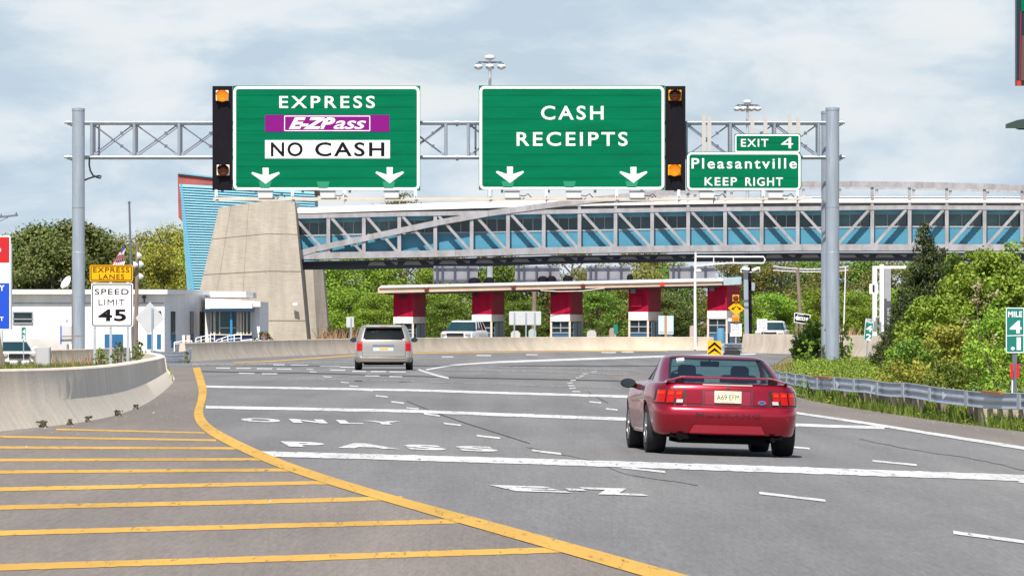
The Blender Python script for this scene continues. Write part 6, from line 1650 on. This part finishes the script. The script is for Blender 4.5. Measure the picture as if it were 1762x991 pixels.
# ---- three white vehicles seen from the front, mostly hidden
M_WCAR = mat('white car paint', (.80, .80, .80), .3, coat=.7)
M_DWIND = mat('dark windscreen', (.012, .035, .040), .05, spec=.7, coat=.3)
def front_car(name, label, cat, at, yaw, L, wid, zb, zh, roof, dims, grille=True, s=1.0):
    t = thing(name, label, cat, (0, 0, 0)); h = wid / 2
    A = [(.28, .2, L - .15, h * .93, .2, .3, .1, .1, .04), (.34, .05, L - .04, h * .98, .2, .3, .1, .12, .05), (.6, .0, L, h, .2, .3, .1, .14, .05), (zb * .8, .03, L - .02, h, .2, .3, .1, .16, .06), (zh, .06, L - .10, h * .985, .2, .3, .1, .18, .07), (zh + .05, .08, L - .22, h * .95, .2, .3, .1, .18, .08)]
    arch = [(.95, .36, .42), (L - .95, .36, .42)]
    # the bonnet lies lower than the belt line of the cabin
    ps = loft_parts(A, lambda i, k, v: 'body', arch, top='body'); ps['body'].build('body', M_WCAR, t, smooth=28)
    yr0, yf0, yr1, yf1 = dims
    B = [(zh + .01, yr0, yf0, h * .97, .2, .3, .05, .12, .06), (zb, yr0 + .02, yf0 - .1, h * .95, .2, .3, .05, .14, .06), (roof - .10, yr1, yf1 + .12, h * .80, .2, .25, .05, .16, .06), (roof - .03, yr1 + .06, yf1, h * .75, .2, .25, .05, .14, .06), (roof, yr1 + .3, yf1 - .25, h * .58, .2, .25, .05, .1, .06)]
    def c(i, k, v):
        if i in (0, 1) and k >= SEG_SIDE_END + 2: return 'windscreen' if i == 1 or zb - zh < .12 else 'windscreen'
        if i == 1 and SEG_CORNER_END + 3 <= k < SEG_SIDE_END - 1:
            q = (k - SEG_CORNER_END) / NSs; return 'roof' if abs(q - .42) < .04 or abs(q - .74) < .03 else ('side_window', v[0] > 0, q > .42, q > .74)
        if i == 1 and k < SEG_REAR_END: return 'rear_window'
        return 'roof'
    ps = loft_parts(B, c, (), top='roof')
    for k in ps:
        if isinstance(k, tuple): ps[k].build('side_window', M_PRIV, t, smooth=30)
    for k_, m_ in (('roof', M_WCAR), ('windscreen', M_DWIND), ('rear_window', M_PRIV)): ps[k_].build(k_, m_, t, smooth=30)
    for sx in (-1, 1):
        mirror(t, sx * h * .96, yf0 - .55, zb + .08, .26, .18, sx, M_TRIM if name != 'white_car' else M_WCAR, .16)
        b = MB(); b.box((sx * h * .72, L - .20, zh - .12), (.36, .3, .14)); o = b.build('headlamp', M_CHROME, t, bevel=.03)
        b = MB(); b.box((sx * h * .72, L - .05, zh - .12), (.28, .02, .09)); b.build('lens', M_CLEARL, o)
        for y in (.95, L - .95): wheel(t, sx * (h - .13), y, .36, .25, sx, M_TYRE_RIM)
    b = MB(); b.box((0, L - .02, zh - .16), (wid * .5, .3, .22)); b.build('grille', M_TRIM, t, bevel=.02)
    b = MB(); b.box((0, L - .02, .42), (wid * .7, .26, .16)); b.build('lower_grille', M_TRIM, t, bevel=.02)
    b = MB(); b.box((0, L / 2, .45), (wid * .78, L * .9, .3)); b.build('underbody', M_UNDER, t)
    Rm = Matrix.Rotation(yaw, 4, 'Z'); loc = at - (Rm.to_3x3() @ Vector((0, L, 0)))
    t.rotation_euler = Rm.to_euler(); t.location = loc
    return t
suv = front_car('white_suv', 'white off road vehicle facing the road behind the far barrier between two booths', 'car', Vector((X_at(783, 385), 385, 0)), math.radians(180 - 13), 5.1, 2.35, 1.20, 1.08, 1.87, (.3, 3.75, .7, 2.95))
for k, (y0, y1, ltr) in enumerate(((2.0, 2.35, 'D'), (1.6, 1.85, 'O'), (1.1, 1.35, 'T'))): pass
front_car('white_pickup', 'white pickup facing the road behind the small white sign right of the plaza', 'pickup', Vector((X_at(1323, 392), 392, 0)), math.radians(180 - 7), 5.2, 2.15, 1.26, 1.14, 1.84, (1.4, 3.6, 1.7, 3.0))
front_car('white_car', 'white car facing the road in front of the office beside the utility cabinet', 'car', Vector((X_at(33, 268), 268, -.60)), math.radians(180 + 14), 4.5, 1.95, 1.06, .94, 1.54, (.4, 3.3, 1.0, 2.5))

# ------------------------------------------------------------------ vegetation
def leafy(name, seed, clumps, leaf, per, m, up=.35, aspect=.62):
    """leaf sized faces gathered in clumps: (centre, radii)"""
    rnd = random.Random(seed); v, f = [], []
    for (cx, cy_, cz), (rx, ry, rz) in clumps:
        n = int(per * (rx * ry * rz) ** (2 / 3.0) * 1.0) if per > 0 else int(-per)
        for _ in range(max(6, n)):
            while True:
                d = Vector((rnd.gauss(0, 1), rnd.gauss(0, 1), rnd.gauss(0, 1)))
                if d.length > .1: break
            d.normalize(); r = rnd.random() ** .45
            p = Vector((cx + d.x * rx * r, cy_ + d.y * ry * r, cz + d.z * rz * r))
            nrm = (d * .8 + Vector((rnd.gauss(0, .5), rnd.gauss(0, .5), rnd.gauss(0, .5) + up))).normalized()
            t = nrm.cross(Vector((rnd.gauss(0, 1), rnd.gauss(0, 1), rnd.gauss(0, 1)))).normalized(); b_ = nrm.cross(t)
            s = leaf * rnd.uniform(.6, 1.3); k = len(v)
            v += [tuple(p - t * s * .5), tuple(p + b_ * s * aspect * .5), tuple(p + t * s * .5), tuple(p - b_ * s * aspect * .5)]
            f.append((k, k + 1, k + 2, k + 3))
    me = bpy.data.meshes.new(name); me.from_pydata(v, [], f); me.materials.append(m); me.update()
    return me
def mesh_part(name, me, parent):
    o = bpy.data.objects.new(name, me); COL.objects.link(o); o.parent = parent; ORG[o.name] = ORG.get(parent.name, Vector()); return o
def crown_clumps(seed, H, R, n, base=.25, flat=1.0):
    rnd = random.Random(seed); out = []
    for _ in range(n):
        a = rnd.uniform(0, 2 * math.pi); h = rnd.uniform(base, 1.0)
        prof = math.sin(math.pi * min(1, (h - base) / (1 - base) * .86 + .14)) ** .6
        r = R * prof * rnd.uniform(.35, 1.0); s = R * rnd.uniform(.20, .38)
        out.append(((r * math.cos(a), r * math.sin(a), H * h - s * .4), (s, s, s * rnd.uniform(.55, .85) * flat)))
    return out
def limbs(seed, H, R, n, r0, base=.25):
    rnd = random.Random(seed + 99); b = MB()
    b.tube([(0, 0, -.3), (.06 * R, .02, H * .3), (-.03 * R, .05 * R, H * .62), (.02, 0, H * .88)], [r0, r0 * .8, r0 * .5, r0 * .12], n=9)
    for i in range(n):
        a = rnd.uniform(0, 6.28); h0 = H * rnd.uniform(base * .8, .7); L_ = R * rnd.uniform(.5, .95)
        p = Vector((0, 0, h0)); e = p + Vector((math.cos(a) * L_, math.sin(a) * L_, L_ * rnd.uniform(.45, 1.0)))
        m_ = p.lerp(e, .5) + Vector((rnd.uniform(-.2, .2), rnd.uniform(-.2, .2), rnd.uniform(0, .3)))
        b.tube([p, m_, e], [r0 * .38, r0 * .25, r0 * .06], n=6)
        for k in range(2):
            q = m_ + Vector((rnd.uniform(-1, 1), rnd.uniform(-1, 1), rnd.uniform(.2, 1))) * L_ * .5; b.tube([m_, q], [r0 * .16, r0 * .03], n=5)
    return b
M_BARK = mat('bark', (.12, .095, .075), .9, var=.35, vscale=4)
L_MID = leaf_mat('mid green leaves', (.045, .11, .012), (.22, .31, .04))
L_BRIGHT = leaf_mat('spring green leaves', (.10, .20, .014), (.33, .45, .05))
L_YEL = leaf_mat('yellow green leaves', (.14, .17, .018), (.42, .40, .06))
L_DARK = leaf_mat('brownish dark leaves', (.035, .070, .012), (.20, .215, .055), .2)
L_OLIVE = leaf_mat('olive leaves', (.10, .115, .02), (.30, .27, .07))
L_CON = leaf_mat('conifer sprays', (.012, .032, .008), (.085, .098, .022), .1)
L_CREAM = leaf_mat('cream blossom', (.35, .33, .12), (.62, .56, .32), .25)
L_DRY = leaf_mat('dry grass blades', (.32, .20, .10), (.50, .36, .21), .2)
L_GRASS = leaf_mat('grass blades', (.07, .10, .015), (.30, .29, .07), .3)
L_WEED = leaf_mat('dark weeds', (.03, .06, .01), (.10, .14, .03), .2)
L_FLOWER = leaf_mat('red flowers', (.35, .02, .03), (.65, .08, .10), .2)
def tree(name, label, seed, H, R, lm, n, leaf, per, base=.25, r0=.22, group=None, nl=7):
    t = thing(name, label, 'tree', (0, 0, 0), group)
    limbs(seed, H, R, nl, r0, base).build('trunk', M_BARK, t, smooth=60)
    mesh_part('crown', leafy('crown', seed, crown_clumps(seed, H, R, n, base), leaf, per, lm), t)
    return t
def tree_at(o, px, Y, scale, rot=None, label=None, group=None, first=False, z=None):
    x = X_at(px, Y); loc = (x, Y, zg(x, Y) if z is None else z)
    if not first: o = copy_thing(o, label=label, group=group)
    elif label: o['label'] = label
    if group: o['group'] = group
    o.location = loc; o.rotation_euler[2] = rot if rot is not None else (px * 1.7 + Y) % 6.28
    o.scale = scale if hasattr(scale, '__len__') else (scale,) * 3
    return o
def hgt(ytop, Y): return Z_at(ytop, Y)
# prototypes, 10 m high with a 4 m crown radius
PT = {
 'dark': tree('dark_tree', 'x', 11, 10, 4.2, L_DARK, 105, .27, 150, .10, .30),
 'yellow': tree('yellow_green_tree', 'x', 23, 10, 4.0, L_YEL, 75, .23, 125, .18, .22),
 'bright': tree('bright_green_tree', 'x', 37, 10, 4.3, L_BRIGHT, 80, .25, 130, .08, .24),
 'mid': tree('green_tree', 'x', 41, 10, 4.1, L_MID, 85, .25, 125, .08, .24),
 'olive': tree('olive_tree', 'x', 53, 10, 4.0, L_OLIVE, 62, .22, 95, .2, .22, nl=12),
}
used = set()
rt = random.Random(5)
def put(kind, px, Y, ytop, wide, label, group):
    h = hgt(ytop, Y) / 10.0 + (.03 if Y > 300 else 0); sx = h * wide
    o = PT[kind]; first = kind not in used; used.add(kind)
    return tree_at(o, px, Y, (sx, sx, h), None, label, group, first)
G1 = 'dark brownish trees behind the office'
for px, Y, yt, w in ((62, 440, 378, 1.05), (118, 445, 371, 1.15), (20, 452, 400, 1.0), (165, 450, 385, .95), (90, 434, 400, 1.1), (-20, 455, 410, 1.0)):
    put('dark', px, Y, yt, w, 'dense dark brownish green tree in the clump behind the office roof', G1)
G2 = 'yellow green trees between the dark clump and the blue tower'
for px, Y, yt, w in ((205, 500, 396, .85), (252, 510, 388, .9), (292, 505, 377, .9), (325, 512, 381, .9), (228, 490, 412, .9), (275, 488, 410, 1.0), (310, 492, 420, 1.0)):
    put('yellow', px, Y, yt, w, 'loose yellow green tree between the dark clump and the blue clad tower', G2)
put('bright', 40, 470, 386, .8, 'bright green tree top showing at the left end of the dark clump', None)
G3 = 'bright green trees under the bridge left of the booths'
for px, Y, yt, w in ((575, 452, 448, 1.3), (628, 456, 440, 1.35), (668, 462, 452, 1.2), (600, 446, 500, 1.5), (652, 444, 510, 1.6), (560, 458, 470, 1.2)):
    put('bright', px, Y, yt, w, 'bright green tree under the bridge between the piers and the first booth', G3)
G4 = 'mixed trees behind the toll booths'
for px, Y, yt, w in ((745, 462, 462, 1.2), (790, 470, 470, 1.3), (858, 466, 455, 1.2), (905, 474, 470, 1.3), (1005, 466, 466, 1.2), (1050, 472, 470, 1.3), (1110, 468, 462, 1.3), (1160, 474, 458, 1.2), (770, 444, 520, 1.7), (895, 446, 522, 1.6), (1030, 448, 505, 1.5), (1150, 446, 510, 1.5)):
    put(('mid', 'bright', 'mid', 'olive', 'dark')[int(px) // 7 % 5], px, Y, yt, w, 'tree of the mixed green wood behind the gaps between the toll booths', G4)
G5 = 'olive trees behind the lane boards'
for px, Y, yt, w in ((720, 488, 430, 1.1), (765, 492, 425, 1.0), (855, 490, 430, 1.1), (985, 492, 425, 1.0), (1095, 490, 432, 1.2), (1130, 488, 440, 1.2), (690, 486, 338, .75)):
    put('olive', px, Y, yt, w, 'pale olive tree showing above the canopy between the lane boards' if px != 690 else 'bare topped olive tree just showing above the white bridge roof', G5 if px != 690 else None)
G6 = 'mixed trees of the wood right of the canopy'
for i, (px, Y, yt, w) in enumerate(((1255, 470, 448, 1.2), (1300, 476, 446, 1.2), (1345, 470, 452, 1.3), (1395, 478, 446, 1.2), (1440, 472, 455, 1.2), (1490, 478, 446, 1.2), (1535, 474, 452, 1.2), (1590, 478, 446, 1.2), (1650, 474, 450, 1.2), (1710, 480, 446, 1.2), (1770, 474, 450, 1.2))):
    put('mid' if i % 2 else 'olive', px, Y, yt, w, 'tree in the mixed wood right of the toll canopy', G6)
G7 = 'bushy trees along the front of the right hand wood'
for px, Y, yt, w in ((1325, 448, 508, 1.6), (1370, 450, 520, 1.7), (1420, 446, 500, 1.6), (1470, 448, 505, 1.6), (1275, 446, 520, 1.5), (1540, 450, 500, 1.6)):
    put('bright', px, Y, yt, w, 'low bright bushy tree along the front of the wood right of the canopy', G7)
_rw = random.Random(404); _cl = []
for _ in range(620):
    x = _rw.uniform(-130, 150); y = _rw.uniform(640, 690); s_ = _rw.uniform(1.2, 2.6); _cl.append(((x, y, _rw.uniform(.5, 4.8) + 2.2 * mnoise.noise(Vector((x * .06, 0, 3)))), (s_ * 1.3, s_, s_)))
fw = bpy.data.objects.new('far_wood', leafy('far_wood', 404, _cl, .75, 22, L_OLIVE)); COL.objects.link(fw); fw['kind'] = 'stuff'
# dry reeds on the bank left of the first booth, undergrowth
def blades(name, seed, spots, m, h0, h1, w, kind='stuff', spread=.15):
    rnd = random.Random(seed); b = MB()
    for x, y, k in spots:
        z = zg(x, y)
        for _ in range(k):
            px, py_ = x + rnd.gauss(0, spread), y + rnd.gauss(0, spread); h = rnd.uniform(h0, h1); a = rnd.uniform(0, 6.28); l = h * rnd.uniform(.1, .55)
            dx, dy = math.cos(a) * w, math.sin(a) * w; b_ = rnd.uniform(0, 6.28); lx, ly = math.cos(b_) * l, math.sin(b_) * l
            b.add([(px - dx, py_ - dy, z - .02), (px + dx, py_ + dy, z - .02), (px + lx * .4 + dx * .7, py_ + ly * .4 + dy * .7, z + h * .6), (px + lx * .4 - dx * .7, py_ + ly * .4 - dy * .7, z + h * .6), (px + lx, py_ + ly, z + h)], [(0, 1, 2, 3), (3, 2, 4)])
    me = bpy.data.meshes.new(name); me.from_pydata(b.v, [], b.f); me.materials.append(m); me.update()
    o = bpy.data.objects.new(name, me); COL.objects.link(o); o['kind'] = kind; return o
rnd = random.Random(77)
blades('dry_grass', 1, [(X_at(rnd.uniform(562, 685), 420) , 420 + rnd.uniform(-8, 8), 10) for _ in range(170)], L_DRY, .5, 1.5, .05, spread=.3)
blades('dry_grass', 2, [(X_at(rnd.uniform(1380, 1470), 405), 405 + rnd.uniform(-6, 6), 8) for _ in range(60)], L_DRY, .6, 1.6, .05, spread=.3)
# ---- verge on the right
def bush(name, label, px, Y, y0, y1, x0, x1, lm, n, leaf, per, seed, cat='shrub', group=None, depth=None, stems=3):
    x = X_at(px, Y); zb = zg(x, Y); t = thing(name, label, cat, (x, Y, zb), group)
    rr = random.Random(seed); hw = (x1 - x0) / 2 * Y / F; zt = Z_at(y0, Y); H = zt - zb; dp = depth or hw * .7
    cl = []
    for _ in range(n):
        h = rr.random() ** 1.15; lim = math.sin(math.pi * (.12 + .80 * h) ** .9) ** .7; u = rr.uniform(-1, 1) * lim
        s = min(hw, H) * rr.uniform(.15, .30)
        cl.append(((u * (hw - s * .5) + ((x0 + x1) / 2 - px) * Y / F, rr.uniform(-1, 1) * dp * lim, max(.1, h * (H - s * .6))), (s, s, s * rr.uniform(.6, .9))))
    mesh_part('foliage', leafy('foliage', seed, cl, leaf * .92, per * (1.0 if per > 1000 else 3.4), lm), t)
    b = MB()
    for _ in range(stems):
        c = cl[rr.randrange(n)][0]; b.tube([(rr.uniform(-.2, .2), rr.uniform(-.2, .2), -.1), (c[0] * .5, c[1] * .5, c[2] * .55), c], [.05, .035, .012], n=5)
    b.build('stem', M_BARK, t, org=(0, 0, 0))
    return t
def conifer(label, px, Y, ytop, hw_px, seed, tiers=34):
    x = X_at(px, Y); zb = zg(x, Y); t = thing('conifer', label, 'tree', (x, Y, zb)); rr = random.Random(seed)
    H = Z_at(ytop, Y) - zb; Rb = hw_px * Y / F; cl = []
    for i in range(tiers):
        h = .06 + .93 * (i / (tiers - 1)) ; r = Rb * (1 - h) ** .95 * (1.0 if i % 3 else .8) + .04
        for k in range(max(3, int(11 * (1 - h) + 3))):
            a = rr.uniform(0, 6.28); q = r * rr.uniform(.45, 1.05); s = .16 + .24 * (1 - h) * Rb
            cl.append(((q * math.cos(a), q * math.sin(a), H * h - q * .12 + rr.uniform(-.05, .05)), (s * 1.2, s * 1.2, s * .55)))
    mesh_part('crown', leafy('crown', seed, cl, .11, 1300, L_CON, .2, .42), t)
    b = MB(); b.tube([(0, 0, -.1), (0, 0, H * .5), (0, 0, H * .98)], [.13, .07, .01], n=8); b.build('trunk', M_BARK, t, org=(0, 0, 0))
conifer('tall dark conifer rising in front of the footbridge above the right hand shrubs', 1592, 196, 383, 74, 3, 46)
conifer('smaller dark conifer hanging back left of the tall one', 1553, 205, 498, 56, 8, 26)
conifer('dark conifer growing behind the shrubs right of the tall one', 1622, 202, 428, 60, 15, 30)
SH = 'leafy shrubs of the right verge'
bush('shrub', 'large bright green shrub mass behind the mile 4.1 marker', 1690, 178, 424, 640, 1605, 1800, L_BRIGHT, 150, .145, 330, 21)
bush('shrub', 'tall thin leaved bush with pale shoots at the right edge in front of the bridge', 1745, 168, 404, 640, 1690, 1830, L_BRIGHT, 40, .14, 300, 22)
bush('shrub', 'mid green bush right of the tall conifer in front of the bridge girder', 1660, 186, 428, 640, 1600, 1720, L_MID, 100, .14, 330, 23)
bush('shrub', 'shrub topped with cream blossom in the middle of the right verge', 1692, 164, 478, 640, 1640, 1745, L_CREAM, 34, .10, 160, 24)
bush('shrub', 'spreading light green shrub below the tall conifer', 1600, 168, 508, 650, 1535, 1690, L_BRIGHT, 130, .125, 330, 25)
bush('shrub', 'olive green shrub behind the mile 4.1 post', 1720, 140, 520, 680, 1650, 1800, L_BRIGHT, 120, .10, 300, 26)
bush('shrub', 'yellow green shrub lowest behind the guardrail in the middle of the verge', 1640, 146, 556, 672, 1565, 1725, L_YEL, 130, .10, 320, 27)
bush('shrub', 'mid green shrub leaning over the barrier end beside the mile 4.2 marker', 1570, 152, 580, 668, 1510, 1640, L_MID, 110, .095, 330, 28)
bush('shrub', 'low dark green bush right of the mile 4.2 marker', 1548, 172, 596, 656, 1500, 1600, L_BRIGHT, 80, .105, 330, 29)
bush('shrub', 'dark leafy bush round the foot of the thick gantry pole', 1405, 227, 548, 632, 1360, 1450, L_MID, 150, .15, 300, 30, depth=1.0)
bush('shrub', 'brighter leafy bush right against the foot of the thick gantry pole', 1448, 224, 556, 632, 1425, 1472, L_BRIGHT, 60, .15, 260, 31, depth=.6)
bush('shrub', 'small light green bush by the one way sign post', 1388, 220, 584, 634, 1366, 1412, L_BRIGHT, 24, .14, 240, 32, depth=.5)
bush('vine', 'thin dark vine climbing the back of the thick gantry pole', 1418, 223.6, 508, 600, 1408, 1430, L_MID, 12, .13, 220, 33, 'vine', depth=.25)
bush('flower_bush', 'red flowering bush beside the white ramp in front of the concrete pier', 455, 322, 570, 600, 430, 476, L_WEED, 30, .16, 260, 34, 'flowers', depth=.5)
bush('flower_bush', 'cluster of red blossoms topping the low bush by the ramp', 457, 321.5, 572, 592, 440, 474, L_FLOWER, 16, .12, 90, 35, 'flowers', depth=.5)
for px, Y, y0, seed, lb in ((172, 168, 606, 41, 'dark leafy weed between the legs of the speed sign'), (205, 168, 598, 42, 'tall dark weed behind the middle leg of the speed sign'), (237, 166, 592, 43, 'tallest weed right of the speed sign at the barrier bend')):
    bush('weed', lb, px, Y, y0 - 9, 645, px - 15, px + 15, L_MID, 60, .09, 420, seed, 'weed', depth=.4, stems=5)
bush('weed', 'dry ochre tuft at the end of the bent guardrail', 322, 243, 606, 636, 314, 331, L_OLIVE, 14, .12, 300, 44, 'weed', depth=.4)
for i, (px, py, s, lb) in enumerate(((74, 737, 11, 'dark weed tuft at the left foot of the near barrier'), (150, 728, 9, 'dark weed tuft at the middle foot of the near barrier'), (203, 717, 8, 'small weed right of the middle of the near barrier'), (233, 706, 6, 'tiny weed at the foot of the near barrier towards its end'), (120, 733, 5, 'tiny pale green weed between the two dark tufts of the near barrier'))):
    p = G(px, py + 1); H_ = s * 1.1 * p.y / F
    bush('weed', lb, px, p.y - .05, py - s * 1.3, py, px - s, px + s, L_WEED if i != 4 else L_MID, 12, .035, 2400, 50 + i, 'weed', depth=.12, stems=3)
bush('shrub', 'low leafy bank right behind the guardrail below the mile 4.1 marker', 1735, 116, 628, 700, 1680, 1800, L_BRIGHT, 90, .07, 330, 71)
bush('shrub', 'low mixed bank right behind the guardrail left of the mile 4.1 marker', 1640, 124, 618, 690, 1580, 1700, L_MID, 90, .075, 330, 72)
bush('shrub', 'low yellowish bank behind the middle of the guardrail', 1545, 140, 616, 680, 1490, 1610, L_YEL, 80, .08, 330, 73)
for px, Y, y0, seed, lb in ((1356, 150, 634, 81, 'tall green weed hiding the far end of the guardrail beside the red car'), (1385, 140, 652, 82, 'leafy weed in front of the far part of the guardrail right of the red car')):
    bush('weed', lb, px, Y, y0, 690, px - 17, px + 17, L_MID, 26, .06, 420, seed, 'weed', depth=.3, stems=4)
# grasses
def verge_x(y): return lerp_tab(t_verge, y)
sp_ = []
for _ in range(2300):
    y = rnd.uniform(84, 232); x = verge_x(y) + .15 + abs(rnd.gauss(0, 1.3)); sp_.append((x, y, 5 if mnoise.noise(Vector((x * .5, y * .09, 0))) > -.05 else 1))
blades('verge_grass', 3, sp_, L_GRASS, .04, .15, .012, spread=.2)
sp_ = [(verge_x(y) + .6 + rnd.uniform(.4, 3.4), y, 8) for y in [rnd.uniform(120, 232) for _ in range(800)]]
blades('verge_grass', 4, sp_, L_GRASS, .12, .40, .016, spread=.25)
sp_ = [(verge_x(y) + .5 + rnd.uniform(-.2, 1.8), y, 7) for y in [rnd.uniform(150, 228) for _ in range(130)]]
blades('ochre_grass', 5, sp_, leaf_mat('ochre grass', (.22, .15, .05), (.42, .32, .14), .25), .12, .36, .018, spread=.25)
sp_ = [(verge_x(y) + .2 + abs(rnd.gauss(0, .5)), y, 9) for y in [rnd.uniform(96, 150) for _ in range(520)]]
blades('verge_weeds', 6, sp_, L_MID, .08, .34, .022, spread=.15)
def cover(name, seed, spots, m, leaf):
    rr = random.Random(seed); cl = []
    for x, y, s in spots: cl.append(((x, y, zg(x, y) + s * .5), (s * 1.3, s * 1.3, s * .8)))
    me = leafy(name, seed, cl, leaf, 420, m); o = bpy.data.objects.new(name, me); COL.objects.link(o); o['kind'] = 'stuff'; return o
cover('ground_cover', 61, [(verge_x(y) + rnd.uniform(.9, 3.6), y, rnd.uniform(.14, .42)) for y in [rnd.uniform(112, 228) for _ in range(620)]], L_BRIGHT, .07)
cover('ground_cover', 62, [(verge_x(y) + rnd.uniform(.9, 4.2), y, rnd.uniform(.14, .42)) for y in [rnd.uniform(112, 228) for _ in range(420)]], L_MID, .07)
cover('ochre_ground_cover', 63, [(verge_x(y) + rnd.uniform(.8, 3.2), y, rnd.uniform(.10, .28)) for y in [rnd.uniform(150, 226) for _ in range(170)]], leaf_mat('ochre leaves', (.20, .16, .04), (.46, .34, .10), .3), .07)
cover('roadside_weeds', 64, [(verge_x(y) + rnd.uniform(.05, 1.1), y, rnd.uniform(.05, .19)) for y in [rnd.uniform(92, 190) for _ in range(620)]], L_MID, .05)
cover('roadside_weeds', 65, [(verge_x(y) + rnd.uniform(.1, 1.3), y, rnd.uniform(.05, .16)) for y in [rnd.uniform(92, 190) for _ in range(260)]], L_YEL, .05)
def lbx(y): return lerp_tab(t_barr, y)
sp_ = []
for _ in range(1500):
    y = rnd.uniform(96, max(t_barr)[0] - 1); sp_.append((lbx(y) - 1.0 - abs(rnd.gauss(0, 2.2)), y, 6))
blades('left_verge_grass', 7, sp_, L_GRASS, .10, .38, .018, spread=.2)
blades('left_verge_grass', 17, [(X_at(px, y), y, 7) for px, y in [(rnd.uniform(-20, 262), rnd.uniform(138, 200)) for _ in range(1500)]], L_GRASS, .12, .42, .02, spread=.25)
sp_ = [(X_at(px, 176), 176 + rnd.uniform(-3, 3), 9) for px in [rnd.uniform(60, 165) for _ in range(18)] ]
blades('dry_tufts', 8, sp_, L_DRY, .3, .75, .02, spread=.2)
sp_ = [(rnd.uniform(-48, -18), rnd.uniform(255, 322), 6) for _ in range(900)]
blades('office_lawn', 9, sp_, L_GRASS, .1, .3, .05, spread=.5)
# small stones and grit on the left shoulder
M_STONE = mat('pale grit', (.36, .33, .30), .9)
b = MB()
for _ in range(90):
    y = rnd.uniform(48, 130); x0 = lerp_tab(t_barr, y); x1 = lerp_tab(t_yel, y); x = x0 + (x1 - x0) * rnd.random() ** 1.6 + .1
    s = rnd.uniform(.004, .011) if rnd.random() < .97 else .022; z = zg(x, y) + .027
    b.add([(x - s, y, z), (x, y - s, z), (x + s, y, z), (x, y + s, z), (x + s * .2, y, z + s * 1.1)], [(0, 1, 4), (1, 2, 4), (2, 3, 4), (3, 0, 4)])
for _ in range(240):
    y = rnd.uniform(90, 200); x = verge_x(y) - abs(rnd.gauss(0, .45)) - .05
    s = rnd.uniform(.004, .014); z = zg(x, y) + .027
    b.add([(x - s, y, z), (x, y - s, z), (x + s, y, z), (x, y + s, z), (x + s * .2, y, z + s * 1.1)], [(0, 1, 4), (1, 2, 4), (2, 3, 4), (3, 0, 4)])
b.build('roadside_grit', M_STONE, kind='stuff')
